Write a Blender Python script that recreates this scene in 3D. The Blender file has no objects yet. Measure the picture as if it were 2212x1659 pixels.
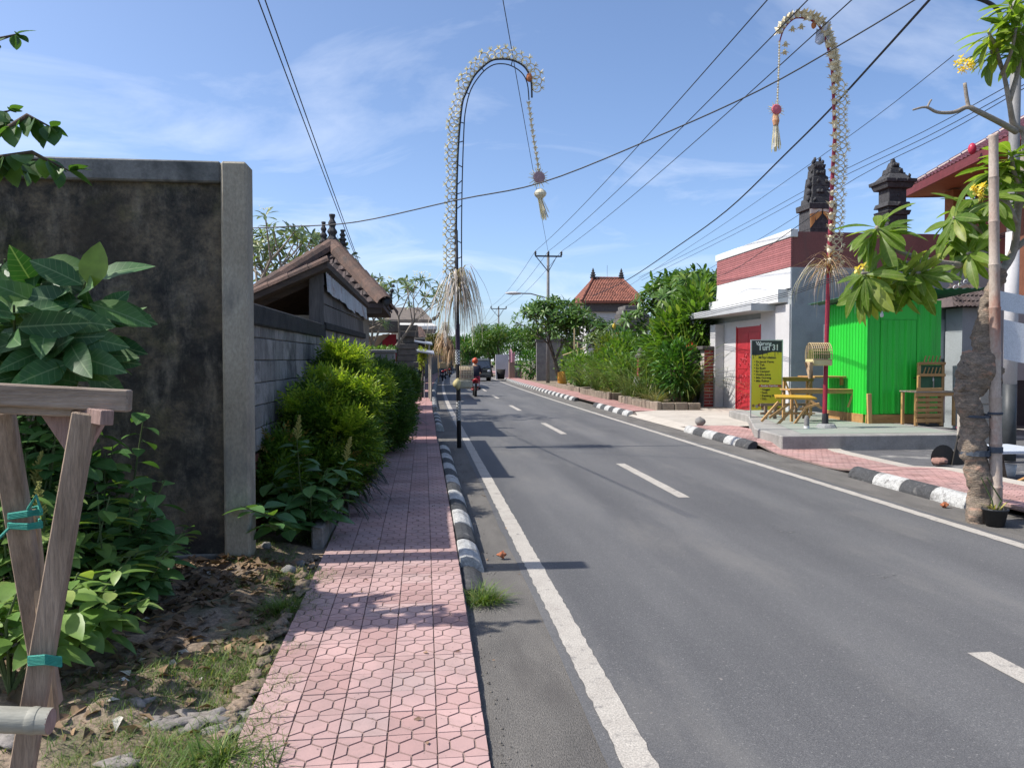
import bpy, bmesh, math, random
import numpy as np
from mathutils import Vector, Matrix, Euler
SC = bpy.context.scene
COL = SC.collection
R = math.radians
# ---------------------------------------------------------------- camera
EYE = Vector((0, 0, 1.65)); YAW = math.atan(315/2800); PIT = math.atan(85/2800); FD = 1695.0
cam = bpy.data.cameras.new('camera'); cam.sensor_width = 36; cam.sensor_fit = 'HORIZONTAL'
cam.lens = 36*FD/2212; cam.clip_start = .05; cam.clip_end = 3000
co = bpy.data.objects.new('camera', cam); COL.objects.link(co)
co.location = EYE; co.rotation_euler = (R(90)-PIT, 0, -YAW); SC.camera = co
# ---------------------------------------------------------------- sky, sun, exposure
SUN_EL, SUN_AHEAD = R(50), R(1.5)
sd = Vector((-math.cos(SUN_EL)*math.cos(SUN_AHEAD), math.cos(SUN_EL)*math.sin(SUN_AHEAD), math.sin(SUN_EL)))
W = bpy.data.worlds.new('World'); SC.world = W; W.use_nodes = True
nt = W.node_tree; N = nt.nodes; LK = nt.links; N.clear()
wo = N.new('ShaderNodeOutputWorld'); bg = N.new('ShaderNodeBackground'); LK.new(bg.outputs[0], wo.inputs[0])
sky = N.new('ShaderNodeTexSky'); sky.sky_type = 'NISHITA'; sky.sun_disc = False
sky.sun_elevation = SUN_EL; sky.sun_rotation = R(-90)+SUN_AHEAD
sky.air_density = 0.72; sky.dust_density = 1.6; sky.ozone_density = 4.0; sky.altitude = 20
tc = N.new('ShaderNodeTexCoord'); sep = N.new('ShaderNodeSeparateXYZ'); LK.new(tc.outputs['Generated'], sep.inputs[0])
# thin high cloud: the view direction projected onto a flat layer
addz = N.new('ShaderNodeMath'); addz.operation = 'ADD'; addz.inputs[1].default_value = .12; LK.new(sep.outputs[2], addz.inputs[0])
dv = N.new('ShaderNodeVectorMath'); dv.operation = 'DIVIDE'; LK.new(tc.outputs['Generated'], dv.inputs[0]); LK.new(addz.outputs[0], dv.inputs[1])
mp = N.new('ShaderNodeMapping'); mp.inputs['Scale'].default_value = (.8, 1.0, 1); mp.inputs['Location'].default_value = (8, 7, 0); mp.inputs['Rotation'].default_value = (0, 0, R(35)); LK.new(dv.outputs[0], mp.inputs[0])
n1 = N.new('ShaderNodeTexNoise'); n1.inputs['Scale'].default_value = 1.1; n1.inputs['Detail'].default_value = 7; n1.inputs['Roughness'].default_value = .6; n1.inputs['Distortion'].default_value = .9; LK.new(mp.outputs[0], n1.inputs['Vector'])
r1 = N.new('ShaderNodeValToRGB'); r1.color_ramp.elements[0].position = .50; r1.color_ramp.elements[1].position = .80; LK.new(n1.outputs[0], r1.inputs[0])
# low cumulus near the horizon
n2 = N.new('ShaderNodeTexNoise'); n2.inputs['Scale'].default_value = 6; n2.inputs['Detail'].default_value = 6; n2.inputs['Roughness'].default_value = .55
mp2 = N.new('ShaderNodeMapping'); mp2.inputs['Scale'].default_value = (1, 1, 2.2); LK.new(tc.outputs['Generated'], mp2.inputs[0]); LK.new(mp2.outputs[0], n2.inputs['Vector'])
lowr = N.new('ShaderNodeMapRange'); lowr.inputs[1].default_value = 0; lowr.inputs[2].default_value = .15; lowr.inputs[3].default_value = .10; lowr.inputs[4].default_value = -.28; LK.new(sep.outputs[2], lowr.inputs[0])
ad = N.new('ShaderNodeMath'); LK.new(n2.outputs[0], ad.inputs[0]); LK.new(lowr.outputs[0], ad.inputs[1])
r2 = N.new('ShaderNodeValToRGB'); r2.color_ramp.elements[0].position = .53; r2.color_ramp.elements[1].position = .68; LK.new(ad.outputs[0], r2.inputs[0])
mx = N.new('ShaderNodeMath'); mx.operation = 'MULTIPLY'; mx.inputs[1].default_value = .45; LK.new(r1.outputs[0], mx.inputs[0])
mm = N.new('ShaderNodeMath'); mm.operation = 'MAXIMUM'; LK.new(mx.outputs[0], mm.inputs[0]); LK.new(r2.outputs[0], mm.inputs[1])
mc = N.new('ShaderNodeMix'); mc.data_type = 'RGBA'; LK.new(mm.outputs[0], mc.inputs[0]); LK.new(sky.outputs[0], mc.inputs[6]); mc.inputs[7].default_value = (5.2, 5.5, 6.1, 1)
LK.new(mc.outputs[2], bg.inputs[0]); bg.inputs[1].default_value = 0.135
sl = bpy.data.lights.new('sun', 'SUN'); sl.energy = 3.7; sl.angle = R(.53); sl.color = (1, .95, .87)
so = bpy.data.objects.new('sun', sl); COL.objects.link(so); so.rotation_euler = sd.to_track_quat('Z', 'Y').to_euler(); so.location = (-20, 0, 30)
vs = SC.view_settings; vs.view_transform = 'Standard'; vs.look = 'None'; vs.gamma = 1; vs.exposure = 0.76; vs.use_curve_mapping = False
SC.cycles.use_denoising = True; SC.cycles.max_bounces = 8; SC.cycles.diffuse_bounces = 6; SC.cycles.transparent_max_bounces = 6
# ---------------------------------------------------------------- helpers
Fv = Vector((math.sin(YAW)*math.cos(PIT), math.cos(YAW)*math.cos(PIT), -math.sin(PIT)))
Rv = Vector((math.cos(YAW), -math.sin(YAW), 0)); Uv = Rv.cross(Fv)
def ray(u, v): return Fv + Rv*((u-1106)/FD) + Uv*((829.5-v)/FD)
def at(u, v, Y): d = ray(u, v); return EYE + d*(Y/d.y)
def gnd(u, v, z=0): d = ray(u, v); return EYE + d*((z-EYE.z)/d.z)
def onx(u, v, X): d = ray(u, v); return EYE + d*(X/d.x)
def wid(px, Y): return px*Y/FD
def cx(Y):
    d = max(0, Y-20); k = 3.8e-4
    return k*min(d, 110)**2 + 2*k*110*max(0, d-110)
def lerp(a, b, t): return a+(b-a)*t
def prof(Y, pts):
    if Y <= pts[0][0]: return pts[0][1]
    for (a, b), (c, d) in zip(pts, pts[1:]):
        if Y <= c: return b+(d-b)*(Y-a)/(c-a)
    return pts[-1][1]
def V(*a): return Vector(a)

from mathutils import noise as mnoise
def rough(mb, amp, sc=6.0, sc2=None):
    for i, p in enumerate(mb.v):
        d = mnoise.noise_vector(p*sc)*amp
        if sc2: d += mnoise.noise_vector(p*sc2)*amp*.5
        mb.v[i] = p+d
    return mb
class MB:
    def __init__(s): s.v = []; s.f = []
    def add(s, vs, fs):
        o = len(s.v); s.v += [Vector(p) for p in vs]; s.f += [[i+o for i in f] for f in fs]; return s
    def box(s, lo, hi):
        x0, y0, z0 = lo; x1, y1, z1 = hi
        return s.add([(x0,y0,z0),(x1,y0,z0),(x1,y1,z0),(x0,y1,z0),(x0,y0,z1),(x1,y0,z1),(x1,y1,z1),(x0,y1,z1)],
                     [(0,3,2,1),(4,5,6,7),(0,1,5,4),(1,2,6,5),(2,3,7,6),(3,0,4,7)])
    def cbox(s, c, d, rz=0, M=None):
        M = M or Matrix.Rotation(rz, 3, 'Z'); c = Vector(c); h = [x/2 for x in d]
        P = [c+M@Vector((sx*h[0], sy*h[1], sz*h[2])) for sz in (-1,1) for sx, sy in ((-1,-1),(1,-1),(1,1),(-1,1))]
        return s.add(P, [(0,3,2,1),(4,5,6,7),(0,1,5,4),(1,2,6,5),(2,3,7,6),(3,0,4,7)])
    def beam(s, a, b, w, h, up=(0,0,1)):
        a, b = Vector(a), Vector(b); y = (b-a); L = y.length; y.normalize()
        x = y.cross(Vector(up)); x = x.normalized() if x.length > 1e-4 else V(1,0,0); z = x.cross(y)
        return s.cbox((a+b)/2, (w, L, h), M=Matrix((x, y, z)).transposed())
    def tube(s, pts, r, n=8, cap=True):
        pts = [Vector(p) for p in pts]; m = len(pts)
        rr = r if isinstance(r, (list, tuple)) else [r]*m
        o = len(s.v); px = None
        for i, p in enumerate(pts):
            t = (pts[min(i+1, m-1)]-pts[max(i-1, 0)]).normalized()
            if px is None: px = t.cross(V(0,0,1)) if abs(t.z) < .95 else t.cross(V(0,1,0))
            px = (px - t*px.dot(t)).normalized(); py = t.cross(px)
            for k in range(n):
                a = 2*math.pi*k/n; s.v.append(p+(px*math.cos(a)+py*math.sin(a))*rr[i])
        for i in range(m-1):
            for k in range(n):
                s.f.append([o+i*n+k, o+i*n+(k+1)%n, o+(i+1)*n+(k+1)%n, o+(i+1)*n+k])
        if cap: s.f.append([o+k for k in range(n)][::-1]); s.f.append([o+(m-1)*n+k for k in range(n)])
        return s
    def lathe(s, c, prof, n=16, axis='Z', sq=None):
        c = Vector(c); o = len(s.v)
        for r, z in prof:
            for k in range(n):
                a = 2*math.pi*(k+.5)/n
                p = V(r*math.cos(a), r*math.sin(a), z)
                if axis == 'X': p = V(p.z, p.x, p.y)
                if axis == 'Y': p = V(p.x, p.z, p.y)
                s.v.append(c+p)
        m = len(prof)
        for i in range(m-1):
            for k in range(n): s.f.append([o+i*n+k, o+i*n+(k+1)%n, o+(i+1)*n+(k+1)%n, o+(i+1)*n+k])
        s.f.append([o+k for k in range(n)][::-1]); s.f.append([o+(m-1)*n+k for k in range(n)])
        return s
    def prism(s, poly, z0, z1):
        n = len(poly); P = [(x, y, z0) for x, y in poly]+[(x, y, z1) for x, y in poly]
        return s.add(P, [list(range(n))[::-1], list(range(n, 2*n))]+[[i, (i+1)%n, n+(i+1)%n, n+i] for i in range(n)])
    def extr(s, poly, d):
        d = Vector(d); n = len(poly); P = [Vector(p) for p in poly]; P += [p+d for p in P]
        return s.add(P, [list(range(n))[::-1], list(range(n, 2*n))]+[[i, (i+1)%n, n+(i+1)%n, n+i] for i in range(n)])
    def grid(s, fn, nu, nv):
        o = len(s.v)
        for j in range(nv+1):
            for i in range(nu+1): s.v.append(Vector(fn(i/nu, j/nv)))
        for j in range(nv):
            for i in range(nu):
                a = o+j*(nu+1)+i; s.f.append([a, a+1, a+nu+2, a+nu+1])
        return s
    def blob(s, c, r, seed=0, amp=.15, nu=12, nv=8):
        rg = random.Random(seed); c = Vector(c); o = len(s.v)
        ph = [(rg.uniform(0,6), rg.uniform(0,6), rg.uniform(1.5,3.5), rg.uniform(1.5,3.5)) for _ in range(4)]
        for j in range(nv+1):
            t = math.pi*j/nv
            for i in range(nu):
                a = 2*math.pi*i/nu
                k = 1+amp*sum(math.sin(p[0]+p[2]*math.cos(a)*math.sin(t)*2+p[1])*math.cos(p[3]*math.cos(t)+p[1]*math.sin(a)) for p in ph)/2
                s.v.append(c+V(r[0]*k*math.sin(t)*math.cos(a), r[1]*k*math.sin(t)*math.sin(a), r[2]*k*math.cos(t)))
        for j in range(nv):
            for i in range(nu):
                s.f.append([o+j*nu+i, o+(j+1)*nu+i, o+(j+1)*nu+(i+1)%nu, o+j*nu+(i+1)%nu])
        return s
    def mesh(s, name, mat=None, smooth=False, bevel=0, org=(0,0,0)):
        me = bpy.data.meshes.new(name); org = Vector(org)
        me.from_pydata([p-org for p in s.v], [], s.f)
        bm = bmesh.new(); bm.from_mesh(me)
        bmesh.ops.recalc_face_normals(bm, faces=bm.faces)
        if bevel: bmesh.ops.bevel(bm, geom=bm.edges[:], offset=bevel, segments=1, affect='EDGES', clamp_overlap=True)
        bm.to_mesh(me); bm.free()
        if smooth: me.polygons.foreach_set('use_smooth', [True]*len(me.polygons))
        if mat: me.materials.append(mat)
        return me
    def build(s, name, mat, parent=None, smooth=False, bevel=0):
        return link(name, s.mesh(name, mat, smooth, bevel, ORG.get(parent.name, (0,0,0)) if parent else (0,0,0)), parent)
ORG = {}
def link(name, me, parent=None, loc=None, rot=None, scale=None):
    o = bpy.data.objects.new(name, me); COL.objects.link(o)
    if parent:
        o.parent = parent; ORG[o.name] = ORG.get(parent.name, Vector((0,0,0)))
        if loc is not None: loc = Vector(loc)-ORG[o.name]
    if loc is not None: o.location = loc
    if rot is not None:
        if isinstance(rot, Matrix): o.rotation_euler = rot.to_euler()
        else: o.rotation_euler = rot
    if scale is not None: o.scale = scale if not isinstance(scale, (int, float)) else (scale,)*3
    return o
def tag(o, label, cat, group=None):
    o['label'] = label; o['category'] = cat
    if group: o['group'] = group
    return o
def thing(name, label, cat, loc=(0,0,0), group=None):
    o = bpy.data.objects.new(name, None); COL.objects.link(o); o.location = loc; ORG[o.name] = Vector(loc); o.empty_display_size = .2
    return tag(o, label, cat, group)
def struct(o): o['kind'] = 'structure'; return o
def stuff(o): o['kind'] = 'stuff'; return o
def copy_tree(o, parent=None):
    c = o.copy(); COL.objects.link(c); c.parent = parent
    for ch in list(o.children): copy_tree(ch, c)
    return c
# ---- numpy foliage
def np_mesh(name, Vt, Fc, mat, smooth=False):
    me = bpy.data.meshes.new(name); nf, k = Fc.shape
    me.vertices.add(len(Vt)); me.vertices.foreach_set('co', np.ascontiguousarray(Vt, dtype=np.float32).ravel())
    me.loops.add(nf*k); me.loops.foreach_set('vertex_index', np.ascontiguousarray(Fc, dtype=np.int32).ravel())
    me.polygons.add(nf); me.polygons.foreach_set('loop_start', np.arange(nf, dtype=np.int32)*k)
    if smooth: me.polygons.foreach_set('use_smooth', np.ones(nf, dtype=bool))
    me.update(calc_edges=True); me.validate()
    if mat: me.materials.append(mat)
    return me
def scatter(tp, pos, dirs, scale, up=None, rg=None):
    tv, tf = tp; tv = np.asarray(tv, float); tf = np.asarray(tf, int)
    pos = np.asarray(pos, float); n = len(pos)
    y = np.asarray(dirs, float); y = y/np.maximum(np.linalg.norm(y, axis=1, keepdims=True), 1e-6)
    up = np.tile([0, 0, 1.], (n, 1)) if up is None else np.asarray(up, float)
    if rg is not None: up = up + rg.normal(0, .45, (n, 3))
    x = np.cross(y, up); x /= np.maximum(np.linalg.norm(x, axis=1, keepdims=True), 1e-6); z = np.cross(x, y)
    s = np.broadcast_to(np.asarray(scale, float), (n,))[:, None, None]
    out = pos[:, None, :] + s*(tv[None, :, 0:1]*x[:, None, :]+tv[None, :, 1:2]*y[:, None, :]+tv[None, :, 2:3]*z[:, None, :])
    F = (tf[None]+(np.arange(n)*len(tv))[:, None, None]).reshape(-1, tf.shape[1])
    return out.reshape(-1, 3), F
class Fol:
    def __init__(s): s.V = []; s.F = []; s.n = 0
    def add(s, VF):
        v, f = VF; s.V.append(v); s.F.append(f+s.n); s.n += len(v); return s
    def build(s, name, mat, parent=None, smooth=False):
        org = np.array(ORG.get(parent.name, (0,0,0))) if parent else np.zeros(3)
        return link(name, np_mesh(name, np.concatenate(s.V)-org, np.concatenate(s.F), mat, smooth), parent)
def leaf_tp(w=.3, st=((0,.06),(.25,.75),(.5,1),(.78,.7),(1,.04)), fold=.25, droop=.2, flat=False):
    v = []; f = []
    for t, k in st:
        h = k*w/2; z = -droop*t*t
        v += [(-h, t, z+fold*h), (0, t, z), (h, t, z+fold*h)]
    for i in range(len(st)-1):
        a = i*3; f += [(a, a+1, a+4, a+3), (a+1, a+2, a+5, a+4)]
    return v, f
def quad_tp(w=.4, z=0): return [(0,0,0), (w/2,.45,z), (0,1,-z), (-w/2,.45,z)], [(0,1,2,3)]
def blade_tp(w=.03, droop=.5, n=4):
    v = []; f = []
    for i in range(n+1):
        t = i/n; h = w/2*(1-t*.93); v += [(-h, t-droop*.25*t*t, -droop*t*t), (h, t-droop*.25*t*t, -droop*t*t)]
    for i in range(n): f.append((2*i, 2*i+1, 2*i+3, 2*i+2))
    return v, f
def sprig_tp(pairs=5, ll=.31, lw=.115, seed=1):
    rg = random.Random(seed); v = []; f = []
    def lf(b, ang, l, tz):
        d = V(math.sin(ang), math.cos(ang), tz).normalized(); s = V(d.y, -d.x, 0)*lw/2; b = Vector(b)
        o = len(v); v.extend([b, b+d*l*.45+s, b+d*l, b+d*l*.45-s]); f.append((o, o+1, o+2, o+3))
    for i in range(pairs):
        t = .12+.8*i/pairs
        for sg in (-1, 1): lf((0, t, -.18*t*t), sg*R(rg.uniform(45, 75)), ll*rg.uniform(.8,1.2)*(1.15-.4*t), rg.uniform(-.5,.35))
    lf((0, .9, -.15), 0, ll, -.3)
    return v, f
LEAF = leaf_tp(); LEAF_FAR = leaf_tp(.34, ((0,.08),(.4,1),(1,.05)), .3, .15)
SPRIG = sprig_tp(); BLADE = blade_tp(); QLEAF = quad_tp(.45, .08)
# ---- materials
MATS = {}
def ramp(nt, fac, stops):
    r = nt.nodes.new('ShaderNodeValToRGB'); e = r.color_ramp.elements
    while len(e) < len(stops): e.new(.5)
    for el, (p, c) in zip(e, stops): el.position = p; el.color = (*c, 1) if len(c) == 3 else c
    if fac is not None: nt.links.new(fac, r.inputs[0])
    return r.outputs[0]
def noise(nt, vec, scale, det=5, rough=.55, dist=0):
    n = nt.nodes.new('ShaderNodeTexNoise'); n.inputs['Scale'].default_value = scale; n.inputs['Detail'].default_value = det
    n.inputs['Roughness'].default_value = rough; n.inputs['Distortion'].default_value = dist
    nt.links.new(vec, n.inputs['Vector']); return n.outputs[0]
def mapping(nt, sc=(1,1,1), rot=(0,0,0), geo=False):
    m = nt.nodes.new('ShaderNodeMapping'); m.inputs['Scale'].default_value = sc; m.inputs['Rotation'].default_value = rot
    if geo: g = nt.nodes.new('ShaderNodeNewGeometry').outputs['Position']
    else: g = nt.nodes.new('ShaderNodeTexCoord').outputs['Object']
    nt.links.new(g, m.inputs[0]); return m.outputs[0]
def mixc(nt, f, a, b, mode='MIX'):
    m = nt.nodes.new('ShaderNodeMix'); m.data_type = 'RGBA'; m.blend_type = mode
    for i, x in ((0, f), (6, a), (7, b)):
        if hasattr(x, 'links'): nt.links.new(x, m.inputs[i])
        elif i == 0: m.inputs[0].default_value = x
        else: m.inputs[i].default_value = (*x, 1)
    return m.outputs[2]
def newmat(name):
    m = bpy.data.materials.new(name); m.use_nodes = True; nt = m.node_tree
    b = nt.nodes['Principled BSDF']; MATS[name] = m
    return m, nt, b
def M(name, c, c2=None, rough=.8, scale=6, bump=0, bscale=None, spec=.35, metal=0, sc=(1,1,1), lo=.3, hi=.7, grain=.12, gscale=60, geo=True, per=0, rot=(0,0,0), dirt=None, dscale=2.5, dlo=.55, dhi=.75, alpha=None):
    if name in MATS: return MATS[name]
    m, nt, b = newmat(name)
    vec = mapping(nt, sc, rot, geo)
    c2 = c2 or tuple(x*.72 for x in c)
    nz = noise(nt, vec, scale, 6, .6)
    colr = ramp(nt, nz, [(lo, c2), (hi, c)])
    if grain:
        g = noise(nt, vec, gscale, 3, .7)
        colr = mixc(nt, 1, colr, ramp(nt, g, [(.25, (1-grain*2.2,)*3), (.75, (1+grain,)*3)]), 'MULTIPLY')
    if per:
        oi = nt.nodes.new('ShaderNodeObjectInfo').outputs['Random']
        colr = mixc(nt, 1, colr, ramp(nt, oi, [(0, (1-per,)*3), (1, (1+per*.6,)*3)]), 'MULTIPLY')
    if dirt:
        dz = noise(nt, vec, dscale, 7, .65, .3)
        colr = mixc(nt, ramp(nt, dz, [(dlo, (0,0,0)), (dhi, (1,1,1))]), colr, dirt)
    nt.links.new(colr, b.inputs['Base Color'])
    b.inputs['Roughness'].default_value = rough; b.inputs['Specular IOR Level'].default_value = spec; b.inputs['Metallic'].default_value = metal
    if bump:
        bp = nt.nodes.new('ShaderNodeBump'); bp.inputs['Strength'].default_value = bump; bp.inputs['Distance'].default_value = .02
        nt.links.new(noise(nt, vec, bscale or scale*6, 6, .65), bp.inputs['Height']); nt.links.new(bp.outputs[0], b.inputs['Normal'])
    return m
def ML(name, c1, c2, c3=None, tr=.35, rough=.45, vein=None, obj=False):
    if name in MATS: return MATS[name]
    m, nt, b = newmat(name)
    if obj: rnd = nt.nodes.new('ShaderNodeObjectInfo').outputs['Random']
    else: rnd = nt.nodes.new('ShaderNodeNewGeometry').outputs['Random Per Island']
    st = [(0, c1), (.85, c2), (1, c3)] if c3 else [(0, c1), (1, c2)]
    col = ramp(nt, rnd, st)
    g = noise(nt, mapping(nt, geo=True), 9, 4)
    col = mixc(nt, 1, col, ramp(nt, g, [(.3, (.72,)*3), (.7, (1.2,)*3)]), 'MULTIPLY')
    if vein:     # pale midrib and side veins, from the leaf's own axes
        sx = nt.nodes.new('ShaderNodeSeparateXYZ'); nt.links.new(nt.nodes.new('ShaderNodeTexCoord').outputs['Object'], sx.inputs[0])
        ab = nt.nodes.new('ShaderNodeMath'); ab.operation = 'ABSOLUTE'; nt.links.new(sx.outputs[0], ab.inputs[0])
        col = mixc(nt, ramp(nt, ab.outputs[0], [(.004, (.75,.75,.75)), (.016, (0,0,0))]), col, vein)
        sv_ = nt.nodes.new('ShaderNodeMath'); sv_.operation = 'MULTIPLY_ADD'; sv_.inputs[1].default_value = -.7; nt.links.new(ab.outputs[0], sv_.inputs[0]); nt.links.new(sx.outputs[1], sv_.inputs[2])
        m2_ = nt.nodes.new('ShaderNodeMath'); m2_.operation = 'MULTIPLY'; m2_.inputs[1].default_value = 55; nt.links.new(sv_.outputs[0], m2_.inputs[0]); sn = nt.nodes.new('ShaderNodeMath'); sn.operation = 'SINE'; nt.links.new(m2_.outputs[0], sn.inputs[0])
        col = mixc(nt, ramp(nt, sn.outputs[0], [(.90, (0,0,0)), (1, (.35,.35,.35))]), col, vein)
    nt.links.new(col, b.inputs['Base Color']); b.inputs['Roughness'].default_value = rough; b.inputs['Specular IOR Level'].default_value = .4
    t = nt.nodes.new('ShaderNodeBsdfTranslucent'); tcol = mixc(nt, 1, col, (1.25, 1.3, .5), 'MULTIPLY'); nt.links.new(tcol, t.inputs[0])
    mxs = nt.nodes.new('ShaderNodeMixShader'); mxs.inputs[0].default_value = tr
    nt.links.new(b.outputs[0], mxs.inputs[1]); nt.links.new(t.outputs[0], mxs.inputs[2])
    nt.links.new(mxs.outputs[0], nt.nodes['Material Output'].inputs[0])
    return m
def wood(name, c, c2, axis='z', rough=.75, sc=14, per=.2, bump=.35):
    s = {'x': (.12,1,1), 'y': (1,.12,1), 'z': (1,1,.12)}[axis]
    return M(name, c, c2, rough, sc, bump, sc*3, sc=s, grain=.15, gscale=sc*7, per=per)
# ================================================================= GROUND, ROAD, PAVEMENTS
rnd = random.Random(7); nr = np.random.default_rng(7)
m_soil = M('soil', (.34,.255,.185), (.19,.145,.105), .95, 1.6, .6, 30, grain=.3, gscale=45, dirt=(.10,.12,.05), dscale=1.2, dlo=.5, dhi=.7)
m_land = M('land', (.12,.14,.06), (.20,.16,.11), .95, .2, .3, 5)
struct(MB().grid(lambda a, b: (lerp(-900,900,a), lerp(-60,1500,b), -.06), 40, 40).build('ground', m_land))
def strip(x0, x1, y0, y1, z, dy=2.0, jit=0, zf=None, seed=3):
    mb = MB(); rg = random.Random(seed); n = max(1, int((y1-y0)/dy)); o = 0
    for i in range(n+1):
        Y = y0+(y1-y0)*i/n; c = cx(Y); zz = zf(Y) if zf else z
        mb.v += [V(x0+c+rg.uniform(-jit,jit), Y, zz), V(x1+c+rg.uniform(-jit,jit), Y, zz)]
    for i in range(n): mb.f.append([2*i, 2*i+1, 2*i+3, 2*i+2])
    return mb
def m_asphalt():
    m, nt, b = newmat('asphalt'); v = mapping(nt, geo=True)
    c = ramp(nt, noise(nt, v, 170, 2, .8), [(.3, (.068,.068,.07)), (.55, (.115,.115,.117)), (.75, (.20,.195,.19))])
    big = ramp(nt, noise(nt, mapping(nt, (1,.12,1), geo=True), 1.3, 4), [(.3, (.74,.74,.75)), (.7, (1.16,1.15,1.13))])
    c = mixc(nt, 1, c, big, 'MULTIPLY')
    sp = ramp(nt, noise(nt, v, 26, 2, .5), [(.735, (0,0,0)), (.77, (.8,.8,.8))]); c = mixc(nt, sp, c, (.24,.22,.20))
    ds = ramp(nt, noise(nt, v, 3.1, 3, .5), [(.70, (0,0,0)), (.78, (.5,.5,.5))]); c = mixc(nt, ds, c, (.05,.05,.052))
    sx = nt.nodes.new('ShaderNodeSeparateXYZ'); nt.links.new(mapping(nt, geo=True), sx.inputs[0])
    wv = nt.nodes.new('ShaderNodeMath'); wv.operation = 'SINE'; ml = nt.nodes.new('ShaderNodeMath'); ml.operation = 'MULTIPLY_ADD'; ml.inputs[1].default_value = 5.6; ml.inputs[2].default_value = 2.0; nt.links.new(sx.outputs[0], ml.inputs[0]); nt.links.new(ml.outputs[0], wv.inputs[0])
    tr_ = nt.nodes.new('ShaderNodeMath'); tr_.operation = 'MULTIPLY'; nt.links.new(wv.outputs[0], tr_.inputs[0]); nt.links.new(noise(nt, mapping(nt, (1,.05,1), geo=True), 1.1, 3), tr_.inputs[1])
    c = mixc(nt, 1, c, ramp(nt, tr_.outputs[0], [(0, (1.0,1.0,1.0)), (.6, (.86,.86,.87))]), 'MULTIPLY')   # tyre-polished tracks
    st_ = ramp(nt, noise(nt, mapping(nt, (1,.25,1), geo=True), .9, 6, .7), [(.52, (0,0,0)), (.70, (.55,.55,.55))]); c = mixc(nt, st_, c, (.17,.162,.15))   # dusty patches
    c = mixc(nt, ramp(nt, noise(nt, v, 75, 2, .6), [(.64, (0,0,0)), (.70, (.7,.7,.7))]), c, (.23,.225,.215))   # coarse stones
    nt.links.new(c, b.inputs['Base Color']); b.inputs['Roughness'].default_value = .78; b.inputs['Specular IOR Level'].default_value = .4
    bp = nt.nodes.new('ShaderNodeBump'); bp.inputs['Strength'].default_value = .55; bp.inputs['Distance'].default_value = .006
    nt.links.new(noise(nt, v, 150, 3, .7), bp.inputs['Height']); nt.links.new(bp.outputs[0], b.inputs['Normal'])
    return m
MA = m_asphalt()
m_sh = M('shoulder', (.215,.20,.18), (.135,.127,.117), .92, 2.2, .7, 110, grain=.35, gscale=130, dirt=(.10,.092,.085), dscale=1.6, dlo=.54, dhi=.70, sc=(1.6,.5,1))
struct(strip(.27, 6.3, -6, 260, 0, 2).build('road_shoulder', m_sh))
struct(strip(.74, 5.42, -6, 260, .004, .4, .012).build('road', MA))
m_paint = M('road_paint', (.50,.465,.41), (.41,.375,.33), .75, 5, .3, 90, grain=.25, gscale=110, dirt=(.18,.17,.16), dscale=11, dlo=.57, dhi=.70)
ln = strip(.80, .94, -6, 200, .008, .06, .006, seed=9).build('edge_line', m_paint); struct(ln)
struct(strip(5.20, 5.33, -6, 200, .008, .1, .006, seed=10).build('edge_line', m_paint))
# centre dashes: 3 m long, every 8 m
for i in range(14):
    y = .95+8.12*i
    struct(strip(3.03, 3.17, y, y+3.1, .008, .25, .003, seed=30+i).build('centre_dash', m_paint))
# worn patches of old paint on the asphalt
m_scuff = M('paint_scuff', (.26,.25,.24), (.16,.16,.16), .9, 60, grain=.4, gscale=200)
for (u, v, w) in ((1700,1147,34), (1905,1243,44), (1562,1086,26)):
    p = gnd(u, v, .0075); mb = MB(); rg = random.Random(u)
    for k in range(16):
        q = p+V(rg.gauss(0,.06), rg.gauss(0,.05), 0); r_ = rg.uniform(.006,.022)
        mb.add([q+V(r_*math.cos(j*1.05)*rg.uniform(.5,1), r_*.7*math.sin(j*1.05)*rg.uniform(.5,1), k*.0001) for j in range(6)], [tuple(range(6))])
    struct(mb.build('paint_scuff', m_scuff))
# ---- pavement tile with its moulded hexagons (0.213 m square)
TW = .213
def tile_mesh(name, mat):
    mb = MB(); s = TW; g = .0035
    mb.box((-s/2+.001, -s/2+.001, -.05), (s/2-.001, s/2-.001, -.006))
    def clip(poly):
        lim = s/2-.0022
        for ax, sg in ((0,1),(0,-1),(1,1),(1,-1)):
            out = []
            for i, p in enumerate(poly):
                q = poly[(i+1) % len(poly)]; a = lim-sg*p[ax]; b = lim-sg*q[ax]
                if a >= 0: out.append(p)
                if a*b < 0: t = a/(a-b); out.append((p[0]+(q[0]-p[0])*t, p[1]+(q[1]-p[1])*t))
            poly = out
            if not poly: return []
        return poly
    w = s/4; rp = s/2
    hexs = [(0,0), (-s/2,0), (s/2,0), (-s/4,s/2), (s/4,s/2), (-s/4,-s/2), (s/4,-s/2)]
    for hx, hy in hexs:
        k = rp*.667; P = [(0,k), (w,k/2), (w,-k/2), (0,-k), (-w,-k/2), (-w,k/2)]
        P = [(hx+x*(1-g/w*1.0), hy+y*(1-g/w*1.0)) for x, y in P]
        P = clip(P)
        if len(P) < 3: continue
        cxx = sum(p[0] for p in P)/len(P); cy = sum(p[1] for p in P)/len(P)
        n = len(P); top = [(cxx+(x-cxx)*.965, cy+(y-cy)*.965, 0) for x, y in P]; bot = [(x, y, -.0055) for x, y in P]
        mb.add(bot+top, [list(range(n, 2*n))]+[[i, (i+1) % n, n+(i+1) % n, n+i] for i in range(n)])
    return mb.mesh(name, mat)
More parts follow.
